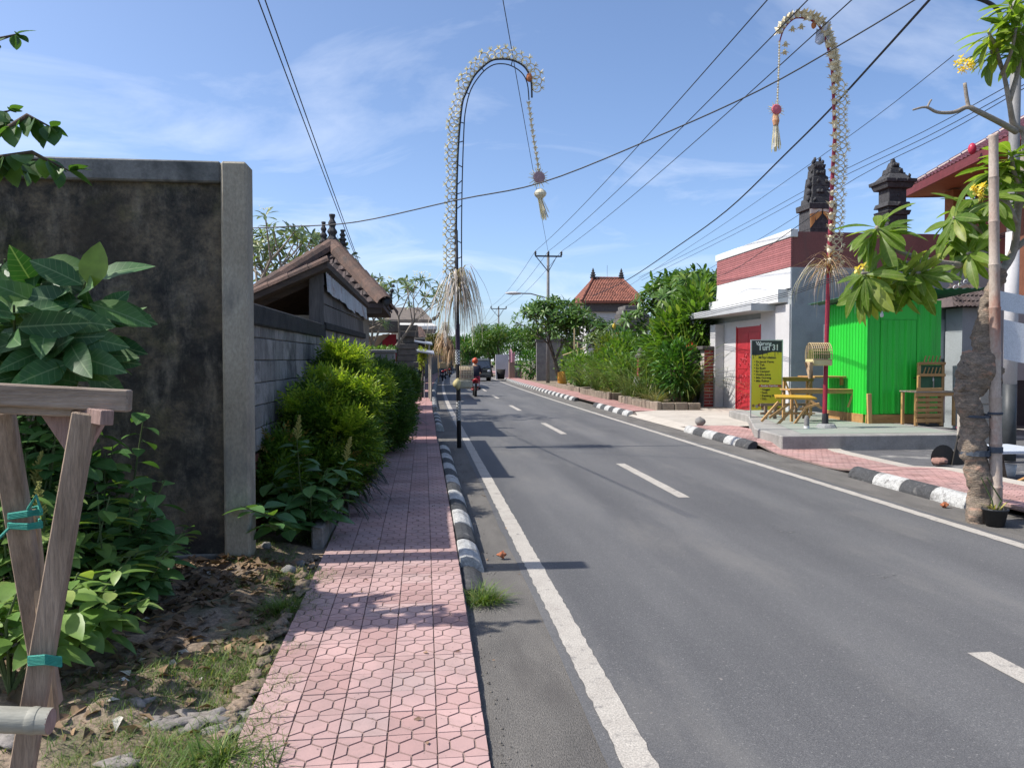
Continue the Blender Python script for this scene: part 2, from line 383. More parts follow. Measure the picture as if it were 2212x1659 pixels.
def m_tile(name, c, c2):
    m, nt, b = newmat(name); v = mapping(nt, geo=True)
    oi = nt.nodes.new('ShaderNodeObjectInfo').outputs['Random']
    col = ramp(nt, oi, [(0, tuple(x*.82 for x in c2)), (.12, c2), (.5, c), (.85, tuple(x*1.06 for x in c)), (1, (c[0]*.97, c[1]*1.05, c[2]*1.04))])
    col = mixc(nt, 1, col, ramp(nt, noise(nt, v, 2.2, 6, .6), [(.3, (.78,.80,.80)), (.7, (1.08,1.05,1.02))]), 'MULTIPLY')
    col = mixc(nt, ramp(nt, noise(nt, v, 1.1, 7, .7, .4), [(.50, (0,0,0)), (.70, (.7,.7,.7))]), col, (.22,.165,.15))
    col = mixc(nt, ramp(nt, noise(nt, v, 55, 2), [(.70, (0,0,0)), (.75, (1,1,1))]), col, (.12,.09,.08))
    # the grooves of the mould hold dirt
    z = nt.nodes.new('ShaderNodeSeparateXYZ'); tcx = nt.nodes.new('ShaderNodeTexCoord'); nt.links.new(tcx.outputs['Object'], z.inputs[0])
    gr = nt.nodes.new('ShaderNodeMapRange'); gr.inputs[1].default_value = -.0052; gr.inputs[2].default_value = -.001; nt.links.new(z.outputs[2], gr.inputs[0])
    col = mixc(nt, gr.outputs[0], (.25,.175,.155), col)
    nt.links.new(col, b.inputs['Base Color']); b.inputs['Roughness'].default_value = .85
    bp = nt.nodes.new('ShaderNodeBump'); bp.inputs['Strength'].default_value = .25; bp.inputs['Distance'].default_value = .004
    nt.links.new(noise(nt, v, 90, 4), bp.inputs['Height']); nt.links.new(bp.outputs[0], b.inputs['Normal'])
    return m
m_pink = m_tile('pink_tile', (.445,.295,.28), (.385,.24,.225))
tme = tile_mesh('paving_tile', m_pink)
ZL = [(0,-.01), (2.5,.004), (7.4,.135), (14.3,.135), (15.3,.045), (17.6,.045), (18.3,.135), (22.6,.135), (23.3,.05), (25,.05), (25.6,.135), (400,.135)]
zl = lambda Y: prof(Y, ZL)
m_base = M('mortar_bed', (.20,.17,.15), (.12,.10,.09), .95, 8)
sw = strip(-.815, .275, -3, 250, 0, .5, zf=lambda Y: zl(Y)-.03).build('sidewalk', m_base); struct(sw)
X0 = -.80
n_t = 0
for j in range(60):
    Y = 1.9+TW*(j+.5)
    for i in range(5):
        if n_t >= 300: break
        z = zl(Y); sl_ = (zl(Y+.1)-zl(Y-.1))/.2
        link('paving_tile', tme, sw, (X0+TW*(i+.5), Y, z+rnd.uniform(-.0015,.0015)), (math.atan(sl_)+rnd.uniform(-.004,.004), rnd.uniform(-.004,.004), rnd.uniform(-.004,.004)))
        n_t += 1
# farther tiles joined in one piece
def far_tiles(name, xs, y0, y1, zf, mat, parent):
    mb = MB(); Y = y0
    while Y < y1:
        for x in xs:
            c = cx(Y); z = zf(Y); z2 = zf(Y+TW); g = .004
            mb.add([(x+g+c, Y+g, z), (x+TW-g+c, Y+g, z), (x+TW-g+c, Y+TW-g, z2), (x+g+c, Y+TW-g, z2)], [(0,1,2,3)])
        Y += TW
    return stuff(mb.build(name, mat, parent))
m_pinkfar = M('pink_tile_far', (.48,.27,.25), (.36,.20,.18), .85, 3, .2, 60, dirt=(.17,.13,.12), dscale=1.4, dlo=.55, dhi=.72)
far_tiles('paving', [X0+TW*i for i in range(5)], 1.9+TW*60, 110, zl, m_pinkfar, sw)
# ---- kerb stones
def kerb_mesh(name, mat, L=.60, h=.15, w=.19, left=True):
    mb = MB(); P = [(0,-.06), (0,h), (.05,h+.012), (w*.55,h), (w*.85,h*.72), (w,h*.3), (w*1.02,-.06)]
    if not left: P = [(-x, z) for x, z in P]
    mb.extr([(x, -L/2+.004, z) for x, z in P], (0, L-.008, 0))
    return mb.mesh(name, mat, bevel=.008)
m_kw = M('kerb_white', (.56,.56,.54), (.38,.38,.37), .85, 9, .5, 70, grain=.25, gscale=50, dirt=(.16,.155,.15), dscale=7, dlo=.54, dhi=.66)
m_kb = M('kerb_black', (.085,.088,.092), (.05,.05,.052), .85, 9, .5, 70, grain=.3, gscale=50, dirt=(.20,.19,.18), dscale=6, dlo=.58, dhi=.72)
def kerb(name, x, segs, zf, left):
    root = link(name, MB().box((0,0,-.5), (.01,.01,-.49)).mesh(name, m_kb)); struct(root)
    kw, kb = kerb_mesh('kerb_stone', m_kw, left=left), kerb_mesh('kerb_stone', m_kb, left=left); k = 0
    for a, b, start in segs:
        Y = a+.3; i = start
        while Y < b:
            ang = -(cx(Y+.3)-cx(Y-.3))/.6
            e = link('kerb_stone', (kw, kb)[i % 2], root, (x+cx(Y), Y, zf(Y)), (rnd.uniform(-.006,.006), rnd.uniform(-.02,.02), ang+rnd.uniform(-.006,.006)))
            Y += .60; i += 1
        # ends ramp down to the carriageway
    return root
kerb('kerb_along_left', .275, [(5.45,14.4,1), (18.3,22.5,0), (25.7,70,0)], lambda Y: zl(Y)-.135-(.06 if Y < 6 else 0), True)
kerb('kerb_along_right', 6.14, [(8.05,10.6,0), (13.9,17.6,1), (22.6,27.3,0), (31,75,1)], lambda Y: -.01, False)
# ---- right pavement
m_pink2 = m_tile('pink_tile_right', (.44,.26,.24), (.34,.20,.18))
tme2 = tile_mesh('paving_tile', m_pink2)
ZR = [(6.5,.13), (10.3,.13), (11.2,.03), (13.2,.03), (13.9,.13), (17.4,.13), (18.6,.07), (22,.07), (22.8,.13), (400,.13)]
zr = lambda Y: prof(Y, ZR)
swr = strip(6.13, 7.25, 5, 200, 0, .5, zf=lambda Y: zr(Y)-.03).build('sidewalk', m_base); struct(swr); n_t = 0
for j in range(60):
    Y = 7.2+TW*(j+.5)
    if Y > 17.9: break
    for i in range(5):
        if n_t >= 300: break
        n_t += 1
        link('paving_tile', tme2, swr, (6.15+TW*(i+.5), Y, zr(Y)+rnd.uniform(-.002,.002)), (math.atan((zr(Y+.1)-zr(Y-.1))/.2), rnd.uniform(-.006,.006), rnd.uniform(-.006,.006)))
far_tiles('paving', [6.15+TW*i for i in range(5)], 22.9, 110, zr, m_pinkfar, swr)
m_conc = M('concrete', (.36,.345,.32), (.24,.23,.215), .88, 2.5, .35, 50, grain=.14, dirt=(.15,.145,.135), dscale=1.6, dlo=.52, dhi=.75)
m_concl = M('concrete_light', (.50,.46,.40), (.40,.36,.31), .88, 2, .3, 40, grain=.12, dirt=(.25,.22,.19), dscale=1.2, dlo=.55, dhi=.8)
struct(MB().add([(6.0,17.5,.012), (6.3,17.6,.10), (9.6,17.6,.13), (9.9,26,.13), (6.9,22.9,.14), (6.3,22.9,.10), (6.0,22.8,.012)], [(0,1,5,6), (1,2,3,4,5)]).build('driveway', m_concl))
struct(MB().add([(7.25,4,.02), (30,4,.03), (30,19,.03), (7.25,19,.02)], [(0,1,2,3)]).build('forecourt', M('forecourt_asphalt', (.15,.15,.155), (.10,.10,.105), .9, 3, .5, 90, grain=.3, gscale=120, dirt=(.30,.29,.27), dscale=.9, dlo=.52, dhi=.62)))
struct(MB().grid(lambda a, b: ((7.215, 7.225, 7.46, 7.47)[round(a*3)], lerp(4,14.3,b), zr(lerp(4,14.3,b))+(-.1, .004, .004, -.15)[round(a*3)]), 3, 40).build('sidewalk_edge', m_concl))
struct(MB().grid(lambda a, b: (lerp(7.2,60,a), lerp(26,140,b), .09), 4, 4).build('verge', m_soil))
# ================================================================= LEFT: DIRT PLOT
def dirt_z(x, y):
    e = min(1, max(0, (-.8-x)/.5)); k = min(1, max(0, (y-3)/3))
    h = .02*math.sin(x*3.1+y*1.7)+.018*math.sin(x*7.3-y*5.1)+.012*math.sin(x*15+y*13)+.008*math.sin(x*31-y*23)
    return zl(y)-.035+e*(.045+h)+k*e*.02
struct(MB().grid(lambda a, b: (lerp(-9,-.79,a), lerp(.3,6.6,b), dirt_z(lerp(-9,-.79,a), lerp(.3,6.6,b))), 130, 100).build('dirt_ground', m_soil, smooth=True))
struct(MB().grid(lambda a, b: (lerp(-30,-.8,a), lerp(6.4,70,b), zl(lerp(6.4,70,b))-.02+cx(lerp(6.4,70,b))*0), 2, 60).build('garden_soil', m_soil))
# ---- tall stained wall
m_mould = None
def mk_mould():
    m, nt, b = newmat('mouldy_render'); v = mapping(nt, geo=True); vs_ = mapping(nt, (1,1,.35), geo=True)
    c = ramp(nt, noise(nt, v, 2.3, 8, .68, .2), [(.34, (.016,.018,.019)), (.48, (.045,.043,.038)), (.62, (.15,.125,.09))])
    c = mixc(nt, ramp(nt, noise(nt, vs_, 5, 7, .7), [(.50, (0,0,0)), (.66, (.75,.75,.75))]), c, (.21,.19,.155))
    c = mixc(nt, ramp(nt, noise(nt, v, 30, 6, .75), [(.56, (0,0,0)), (.72, (.45,.45,.45))]), c, (.15,.135,.105))
    c = mixc(nt, ramp(nt, noise(nt, v, 1.7, 5, .6), [(.54, (0,0,0)), (.68, (.6,.6,.6))]), c, (.10,.10,.04))
    c = mixc(nt, 1, c, ramp(nt, noise(nt, v, 11, 8, .8), [(.36, (.45,.47,.5)), (.5, (1,1,1)), (.66, (1.75,1.65,1.45))]), 'MULTIPLY')
    c = mixc(nt, ramp(nt, noise(nt, v, 1.3, 4, .6), [(.45, (0,0,0)), (.7, (.5,.5,.5))]), c, (.095,.07,.042))
    nt.links.new(c, b.inputs['Base Color']); b.inputs['Roughness'].default_value = .95
    bp = nt.nodes.new('ShaderNodeBump'); bp.inputs['Strength'].default_value = .8; bp.inputs['Distance'].default_value = .03
    nt.links.new(noise(nt, v, 22, 8, .75), bp.inputs['Height']); nt.links.new(bp.outputs[0], b.inputs['Normal'])
    return m
mk_mould()
m_pill = M('weathered_concrete', (.41,.375,.30), (.27,.24,.185), .88, 2.2, .5, 35, grain=.14, sc=(1,1,.5), dirt=(.15,.145,.13), dscale=3.0, dlo=.54, dhi=.74)
m_beam = M('stained_concrete', (.25,.25,.24), (.15,.155,.15), .9, 3, .35, 35, dirt=(.05,.055,.055), dscale=1.8, dlo=.45, dhi=.65)
wy = 6.13
pl = at(480, 800, wy).x; pr = at(536, 700, wy).x; zt = at(500, 348, wy).z
w1 = thing('stained_wall', 'tall black-stained rendered wall with concrete frame behind the weeds', 'wall', (pl, wy, .1))
MB().box((-9, wy+.07, -.1), (pl+.01, wy+.19, zt-.14)).build('wall_panel', MATS['mouldy_render'], w1)
MB().box((pl, wy, .07), (pr, wy+.22, zt)).build('pillar', m_pill, w1, bevel=.018)
MB().box((-9, wy+.01, zt-.16), (pl-.002, wy+.21, zt)).build('cap_beam', m_beam, w1, bevel=.012)
MB().box((-9, wy+.03, -.1), (pl-.01, wy+.068, .17)).build('footing', m_beam, w1, bevel=.01)
# ---- block wall behind the hedge
m_block = M('concrete_block', (.37,.35,.33), (.22,.205,.195), .92, 5, .5, 45, per=.28, dirt=(.05,.05,.048), dscale=2.2, dlo=.48, dhi=.66, sc=(1,1,.6))
m_dark = M('dark_mould_and_shade', (.05,.048,.045), (.02,.02,.02), .95, 5, .6, 40)
m_brick = M('old_brick', (.33,.12,.075), (.20,.07,.05), .92, 8, .5, 60, per=.3, dirt=(.05,.045,.04), dscale=4, dlo=.52, dhi=.66)
A, B = V(-1.52, 6.45, 0), V(-1.40, 11.25, 0)
bw = thing('block_wall', 'grey concrete block wall with black coping behind the shrubs', 'wall', (A.x, A.y, 0))
dv_ = (B-A); Lw = dv_.length; dv_.normalize(); yawb = math.atan2(-dv_.x, dv_.y); nb = V(dv_.y, -dv_.x, 0)
def along(s, off, z): p = A+dv_*s; return V(p.x+nb.x*off, p.y+nb.y*off, z)
MB().extr([along(0,-.02,-.05), along(0,-.16,-.05), along(0,-.16,2.02), along(0,-.02,2.02)], dv_*Lw).build('core', m_dark, bw)
bme = MB().cbox((0,0,0), (.12,.394,.199)).mesh('block', m_block, bevel=.008)
br = MB().cbox((0,0,0), (.12,.205,.062)).mesh('brick', m_brick, bevel=.005)
for c in range(6):
    for i in range(13):
        s = .2+.4*i+(.2 if c % 2 else 0)
        if s > Lw-.1: continue
        link('block', bme, bw, along(s, -.055+rnd.uniform(-.006,.006), .93+.205*c), (rnd.uniform(-.01,.01), 0, yawb+rnd.uniform(-.012,.012)))
for c in range(11):
    for i in range(22):
        s = .11+.22*i+(.11 if c % 2 else 0)
        if s > Lw-.1: continue
        link('brick', br, bw, along(s, -.055+rnd.uniform(-.008,.008), .05+.072*c), (0, 0, yawb+rnd.uniform(-.02,.02)))
MB().extr([along(0,.04,1.96), along(0,-.22,1.96), along(0,-.22,2.15), along(0,.04,2.15)], dv_*Lw).build('coping', m_dark, bw, bevel=.015)
# ---- lean-to shed standing on the wall line
m_board = wood('grey_board', (.17,.155,.145), (.085,.078,.075), 'z', .9, 10, .35)
m_zinc = M('zinc_sheet', (.46,.49,.53), (.32,.33,.35), .55, 3, .25, 30, metal=.35, dirt=(.20,.11,.07), dscale=3.2, dlo=.55, dhi=.7)
m_terra = M('terracotta', (.19,.115,.085), (.10,.07,.06), .88, 7, .4, 60, per=.35, dirt=(.06,.05,.045), dscale=3.5, dlo=.5, dhi=.7)
m_darkwood = wood('dark_timber', (.09,.065,.05), (.035,.028,.024), 'x', .9)
S0, S1 = V(-1.38, 11.2, 0), V(-1.18, 16.0, 0)
sh = thing('lean_to_shed', 'weathered board lean-to shed with sloping tiled roof and zinc flashing', 'shed', (S0.x, S0.y, 0))
du = (S1-S0).normalized(); Ls = (S1-S0).length; nn = V(du.y, -du.x, 0); ys = math.atan2(-du.x, du.y)
zt0, zt1, zb = 2.95, 2.76, 2.08
def sp(s, off, z): p = S0+du*s; return V(p.x+nn.x*off, p.y+nn.y*off, z)
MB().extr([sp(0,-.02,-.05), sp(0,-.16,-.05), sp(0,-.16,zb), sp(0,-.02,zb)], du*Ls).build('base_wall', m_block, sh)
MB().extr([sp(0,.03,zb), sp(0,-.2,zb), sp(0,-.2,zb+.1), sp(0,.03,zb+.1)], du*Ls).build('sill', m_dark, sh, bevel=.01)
for c in range(3):
    for i in range(6):
        s0 = Ls*i/6; s1 = Ls*(i+1)/6-.01; a = zb+.1+.26*c; 
        zt_ = lerp(zt0, zt1, (s0+s1)/2/Ls)
        b = min(a+.25, zt_-.02)
        if b-a < .05: continue
        o = rnd.uniform(-.012,.012)
        MB().add([sp(s0,o,a), sp(s1,o,a), sp(s1,o-.02,b), sp(s0,o-.02,b), sp(s0,o-.03,a), sp(s1,o-.03,a), sp(s1,o-.05,b), sp(s0,o-.05,b)],
                 [(0,1,2,3),(7,6,5,4),(0,4,5,1),(1,5,6,2),(2,6,7,3),(3,7,4,0)]).build('board', m_board, sh)
# corner post and end boards facing the camera
MB().box((S0.x-.20, S0.y-.04, zb), (S0.x+.0, S0.y, zt0-.1)).build('corner_board', m_board, sh, bevel=.006)
xl = at(540, 640, S0.y).x; zlft = at(540, 645, S0.y).z
mb = MB()
zr_ = MB(); nseg = 5
for i in range(nseg):           # crumpled zinc flashing over the top of the boards
    a, b = Ls*i/nseg, Ls*(i+1)/nseg+.05
    za, zb2 = lerp(zt0, zt1, a/Ls), lerp(zt0, zt1, min(1, b/Ls)); dr = rnd.uniform(.30,.48)
    MB().grid(lambda p, q: sp(lerp(a,b,p), .02+.03*q+.006*math.sin(p*40), lerp(za,zb2,p)+.05-dr*q+.008*math.sin(p*9+i)*q), 22, 2).build('flashing_sheet', m_zinc, sh)
# roof: high on the road side, falling to the left
rf_ = MB(); e0 = V(S0.x+.08, S0.y-.22, zt0+.05); e1 = V(S1.x+.08, S1.y+.1, zt1+.05); f0 = V(xl-1.6, S0.y-.22, lerp(zt0, zlft, (S0.x-xl+1.6)/(S0.x-xl))); f1 = V(xl-1.6, S1.y, f0.z)
rf = MB().add([e0, e1, f1, f0, e0-V(0,0,.09), e1-V(0,0,.09), f1-V(0,0,.09), f0-V(0,0,.09)], [(0,1,2,3),(7,6,5,4),(0,4,5,1),(1,5,6,2),(2,6,7,3),(3,7,4,0)]).build('roof', m_darkwood, sh)
def ridge_tile_mesh(name, mat, L=.3, r=.09, n=7, t=.018):
    mb = MB()
    for r_ in (r, r-t):
        for y, k in ((-L/2, 1), (L/2, .88)):
            for i in range(n): a = math.pi*i/(n-1); mb.v.append(V(r_*k*math.cos(a), y, r_*k*math.sin(a)))
    for i in range(n-1):
        mb.f += [[i, i+1, n+i+1, n+i], [2*n+i, 3*n+i, 3*n+i+1, 2*n+i+1], [i, 2*n+i, 2*n+i+1, i+1], [n+i, n+i+1, 3*n+i+1, 3*n+i]]
    mb.f += [[0, n, 3*n, 2*n], [n-1, 3*n-1, 4*n-1, 2*n-1]]
    return mb.mesh(name, mat)
def axes(y, z):
    y = Vector(y).normalized(); x = y.cross(Vector(z)).normalized(); z = x.cross(y); return Matrix((x, y, z)).transposed()
rt = ridge_tile_mesh('roof_tile', m_terra, .34, .085)
d = (f0-e0); nl = int(d.length/.28)
for i in range(nl):
    p = e0+d*((i+.5)/nl)+V(0,.06,.0); link('roof_tile', rt, rf, p, axes(d, (0,0,1)))
for i in range(3):
    y = S0.y+.1+i*1.2; MB().beam(V(S0.x-.05,y,zt0-.12), V(xl-1.4,y,lerp(zt0,zlft,(S0.x-xl+1.4)/(S0.x-xl))-.12), .07, .12).build('rafter', m_darkwood, sh)
MB().box((-4.4, 13.6, .1), (-1.6, 13.75, 2.72)).build('back_wall', m_dark, sh); MB().box((-4.5, S0.y-.1, .1), (-4.41, 13.75, 2.3)).build('sun_blocking_wall', m_dark, sh)  # back wall coloured dark as interior shade; left wall added to block the sun
MB().box((-5, S0.y+.15, 1.7), (S0.x-.25, S0.y+.24, 1.98)).build('low_wall', m_board, sh)
MB().box((-2.4, S0.y+.1, 2.2), (S0.x-.2, S0.y+.16, 2.28)).build('rail', wood('pale_board', (.30,.27,.2), (.2,.18,.14), 'x'), sh)
# ---- hip-roofed house behind
pk = at(718, 535, 19); cr = at(828, 655, 17); cr2 = V(cr.x, 21, cr.z); cl = V(pk.x-(cr.x-pk.x)*1.25, 17, cr.z); cl2 = V(cl.x, 21, cr.z)
hs = thing('hip_roof_house', 'old house with brown hip roof, thick ridge tiles and carved crest', 'house', (pk.x, 19, 0))
m_oldtile = M('old_roof_tile', (.12,.085,.075), (.07,.055,.055), .9, 6, .4, 50, per=.4, dirt=(.055,.05,.05), dscale=3, dlo=.5, dhi=.7)
hr = MB().add([cl, cr, cr2, cl2, pk, cl-V(0,0,.1), cr-V(0,0,.1), cr2-V(0,0,.1), cl2-V(0,0,.1)], [(0,1,4),(1,2,4),(2,3,4),(3,0,4),(8,7,6,5),(0,5,6,1),(1,6,7,2),(2,7,8,3),(3,8,5,0)]).build('roof', m_oldtile, hs)
def tile_mesh2(name, mat, w=.2, h=.3, n=4):
    mb = MB()
    for y, z0 in ((-h/2, .028), (h/2, .006)):
        for i in range(n+1):
            t = i/n; mb.v.append(V((t-.5)*w*1.03, y, z0+.022*math.sin(t*math.pi*2)))
    for i in range(n+1): mb.v.append(V((i/n-.5)*w*1.03, -h/2, .0))
    for i in range(n): mb.f += [[i, i+1, n+2+i, n+1+i], [2*n+2+i, 2*n+3+i, i+1, i]]
    return mb.mesh(name, mat)
def tile_face(parent, e0, e1, r0, r1, pw, ph, mesh, budget, joined, nm='roof_tile', rng=rnd):
    e0, e1, r0, r1 = map(Vector, (e0, e1, r0, r1)); up = ((r0+r1)/2-(e0+e1)/2); H = up.length; xd = (e1-e0).normalized(); up = (up-xd*up.dot(xd)).normalized(); nrm = xd.cross(up)
    Mx = Matrix((xd, up, nrm)).transposed(); rows = max(1, int(H/ph))
    for j in range(rows):
        t = (j+.5)/rows; a = e0.lerp(r0, t); b = e1.lerp(r1, t); L = (b-a).length; n = int(L/pw)
        for i in range(n):
            p = a+(b-a)*((i+.5)/n)+nrm*.012; rr = Mx @ Matrix.Rotation(rng.uniform(-.03,.03), 3, 'Z')
            if budget[0] > 0: budget[0] -= 1; link(nm, mesh, parent, p, rr)
            else: joined.append((p, rr))
def join_tiles(parent, joined, mesh, mat, nm='tiles'):
    if not joined: return
    vs0 = np.array([v.co for v in mesh.vertices]); V_ = []; 
    for p, rr in joined: V_.append(vs0@np.array(rr).T+np.array(p))
    nv = len(vs0); F0 = [list(q.vertices) for q in mesh.polygons]
    F = np.array([[i+k*nv for i in f] for k in range(len(joined)) for f in F0])
    stuff(link(nm, np_mesh(nm, np.concatenate(V_)-np.array(ORG[parent.name]), F, mat), parent))
tmo = tile_mesh2('roof_tile', m_oldtile, .22, .3); bud = [230]; jn = []
tile_face(hr, cl, cr, pk, pk, .22, .25, tmo, bud, jn)
tile_face(hr, cr, cr2, pk, pk, .22, .25, tmo, bud, jn); join_tiles(hr, jn, tmo, m_oldtile)
rt2 = ridge_tile_mesh('ridge_tile', m_terra, .46, .21)
for c in (cl, cr, cr2):
    d = c-pk; k = int(d.length/.36)
    for i in range(k): link('ridge_tile', rt2, hr, pk+d*((i+.6)/k)+V(0,0,.02), axes(d, (0,0,1)))
m_blk = M('black_stone', (.075,.075,.08), (.035,.035,.037), .9, 12, .8, 40, dirt=(.16,.155,.15), dscale=9, dlo=.6, dhi=.75)
cst = MB()
for k, (dx, h, r) in enumerate(((0,.78,.085), (-.2,.6,.06), (.24,.42,.065))):
    P = [(r*1.9,0)]; n = 8
    for i in range(n): z = h*(i+1)/n; P += [(r*(1.5-i*.11)*(1.25 if i % 2 else .8), z-.03), (r*(1.45-i*.11)*(1.25 if i % 2 else .8), z)]
    cst.lathe(pk+V(dx, 0, 0), P, 8)
cst.blob(pk+V(0,0,.02), (.3,.16,.14), 5); cst.build('crest', m_blk, hs)
for c, sgn in ((cr, 1), (cl, -1)):
    q = MB(); p = c.copy()
    for i in range(7): a = i/6; q.blob(p+V(sgn*(.05+.16*a), 0, .02+.35*a*a), (.085-.05*a,)*3, i, .3, 8, 6)
    q.build('corner_ornament', m_blk, hs, smooth=True)
MB().box((cl.x+.5, 17.6, 0), (cr.x-.55, 20.6, cr.z-.12)).build('wall', M('dull_plaster', (.32,.29,.25), (.22,.2,.18), .9, 3), hs)  # dull beige plaster, evenly mottled
MB().box((cl.x+.05, 17.03, cr.z-.22), (cr.x-.04, 17.1, cr.z-.1)).build('eave_board', m_darkwood, hs)
# ================================================================= LEFT: PLANTS AND FOREGROUND
def rdir(n, rg, zb=.3):
    d = rg.normal(0, 1, (n, 3)); d[:, 2] = d[:, 2]+zb; return d/np.linalg.norm(d, axis=1, keepdims=True)
m_fern = ML('feathery_leaf', (.045,.11,.018), (.12,.21,.025), (.22,.30,.035), .42, .5)
m_fernd = ML('feathery_leaf_dark', (.03,.08,.015), (.08,.16,.03), (.15,.24,.04), .4, .5)
m_stem = M('green_stem', (.10,.14,.05), (.06,.09,.03), .8)
m_bark = M('brown_bark', (.16,.12,.09), (.08,.06,.045), .95, 10, .8, 40)
def lobes(fol, rg, lobs, tp, dens, s0, s1, upb=.55, shell=.62):
    for (c, r) in lobs:
        c = np.array(c); r = np.array(r); n = int(dens*r[0]*r[2]*4)
        d = rdir(n, rg, .25); k = rg.uniform(shell, 1.03, (n, 1)); pos = c+d*r*k
        out = d*np.array([1,1,.7])+np.array([0,0,upb])+rg.normal(0,.35,(n,3))
        fol.add(scatter(tp, pos-out*.05, out, rg.uniform(s0, s1, n), None, rg))
def shrub(name, label, loc, lobs, mat, dens=900, seed=1, tp=None, s0=.12, s1=.2, cat='shrub', group='feathery shrubs along the block wall', bright=None, nb=0, **k):
    rg = np.random.default_rng(seed); t = thing(name, label, cat, loc, group); loc = Vector(loc)
    f = Fol(); L = [((loc.x+c[0], loc.y+c[1], loc.z+c[2]), r) for c, r in lobs]
    lobes(f, rg, L, tp or SPRIG, dens, s0, s1, **k); stuff(f.build('foliage', mat, t))
    if bright:      # sunlit tops put into colour as yellow shoots on upper lobes; dead sprays lower down
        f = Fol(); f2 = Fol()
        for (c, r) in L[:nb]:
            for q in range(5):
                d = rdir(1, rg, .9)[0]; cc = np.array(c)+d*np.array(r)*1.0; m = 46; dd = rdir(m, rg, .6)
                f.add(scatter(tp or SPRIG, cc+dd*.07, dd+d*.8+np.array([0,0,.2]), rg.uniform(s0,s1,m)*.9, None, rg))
        for (c, r) in L[nb:]:
            m = 26; dd = rdir(m, rg, -.2); f2.add(scatter(tp or SPRIG, np.array(c)+dd*np.array(r)*.98, dd, rg.uniform(s0,s1,m)*.8, None, rg))
        stuff(f.build('sunlit_shoots', bright, t)); stuff(f2.build('dead_sprays', ML('dead_spray', (.16,.11,.03), (.34,.24,.05), None, .3, .7), t))
    mb = MB()
    for c, r in L:
        b = loc+V(rg.uniform(-.06,.06), rg.uniform(-.06,.06), -.05)
        mb.tube([b, lerp(b, Vector(c), .5)+V(rg.uniform(-.08,.08), 0, 0), Vector(c)+V(0,0,r[2]*.3)], [.016,.012,.006], 5)
    mb.build('stems', m_bark, t); return t
# low stone edging of the planting bed
m_edge = M('bed_edging_stone', (.24,.22,.20), (.13,.12,.11), .92, 6, .6, 40, per=.25, dirt=(.06,.07,.04), dscale=3, dlo=.5, dhi=.7)
bed = link('planting_bed_edge', MB().box((-.9,6.5,-.1), (-.82,17,.0)).mesh('planting_bed_edge', m_edge)); struct(bed)
for i in range(26):
    y = 6.75+i*.4; link('edging_stone', MB().cbox((0,0,0), (.1,.38,.2)).mesh('edging_stone', m_edge, bevel=.012), bed, (-.865+rnd.uniform(-.01,.01), y, zl(y)+.06+rnd.uniform(-.015,.015)), (0, 0, rnd.uniform(-.04,.04)))
m_sunlit = ML('sunlit_feathery_leaf', (.17,.28,.025), (.30,.40,.04), (.44,.48,.07), .45, .5)
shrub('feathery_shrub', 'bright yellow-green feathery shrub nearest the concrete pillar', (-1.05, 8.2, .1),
      [((.20,.3,1.04),(.26,.36,.22)), ((-.10,.6,1.08),(.24,.32,.18)), ((-.06,.0,.86),(.26,.34,.24)), ((.28,-.05,.72),(.22,.28,.22)), ((-.30,-.62,.58),(.22,.26,.24)), ((.08,-.25,.45),(.30,.36,.28)), ((.26,.5,.55),(.24,.34,.32)), ((-.30,-.88,.36),(.2,.22,.18)), ((.05,.3,.28),(.30,.42,.2))], m_fern, 3000, 11, s0=.12, s1=.25, shell=.6, bright=m_sunlit, nb=4)
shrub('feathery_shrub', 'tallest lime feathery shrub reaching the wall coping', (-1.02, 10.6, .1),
      [((-.06,-.6,1.40),(.22,.32,.22)), ((.10,.2,1.28),(.24,.36,.22)), ((.28,.5,1.05),(.22,.36,.22)), ((.2,-.3,1.1),(.22,.3,.2)), ((.14,0,.72),(.30,.5,.34)), ((.16,.9,1.0),(.26,.36,.3)), ((.06,-.6,.7),(.28,.36,.38)), ((.1,.4,.32),(.32,.7,.25))], m_fern, 3000, 12, s0=.12, s1=.25, shell=.6, bright=m_sunlit, nb=4)
shrub('feathery_shrub', 'dark green feathery shrub beside the grey planter', (-.85, 13.3, .1),
      [((0,-.3,.95),(.44,.6,.45)), ((.12,.5,1.0),(.46,.65,.45)), ((.2,0,.5),(.46,1.0,.42)), ((0,1.3,1.05),(.42,.5,.42)), ((.25,1.2,.6),(.4,.7,.45))], m_fernd, 2000, 13, s0=.16, s1=.26)
shrub('feathery_shrub', 'low dark green bush overhanging the far pavement', (-.78, 20.4, .1),
      [((0,-.4,.75),(.42,.7,.5)), ((.15,.5,.85),(.50,.8,.5)), ((.2,1.4,.75),(.45,.7,.45))], m_fernd, 1800, 14, s0=.14, s1=.24)
shrub('feathery_shrub', 'pale green leafy bush between the planter and the stone gate', (-.75, 17.6, .1),
      [((0,0,1.0),(.3,.5,.4)), ((.1,.5,.7),(.36,.5,.4)), ((-.1,-.1,1.5),(.22,.3,.28))], ML('pale_leaf', (.08,.17,.03), (.2,.33,.06)), 1600, 15, tp=QLEAF, s0=.05, s1=.09)
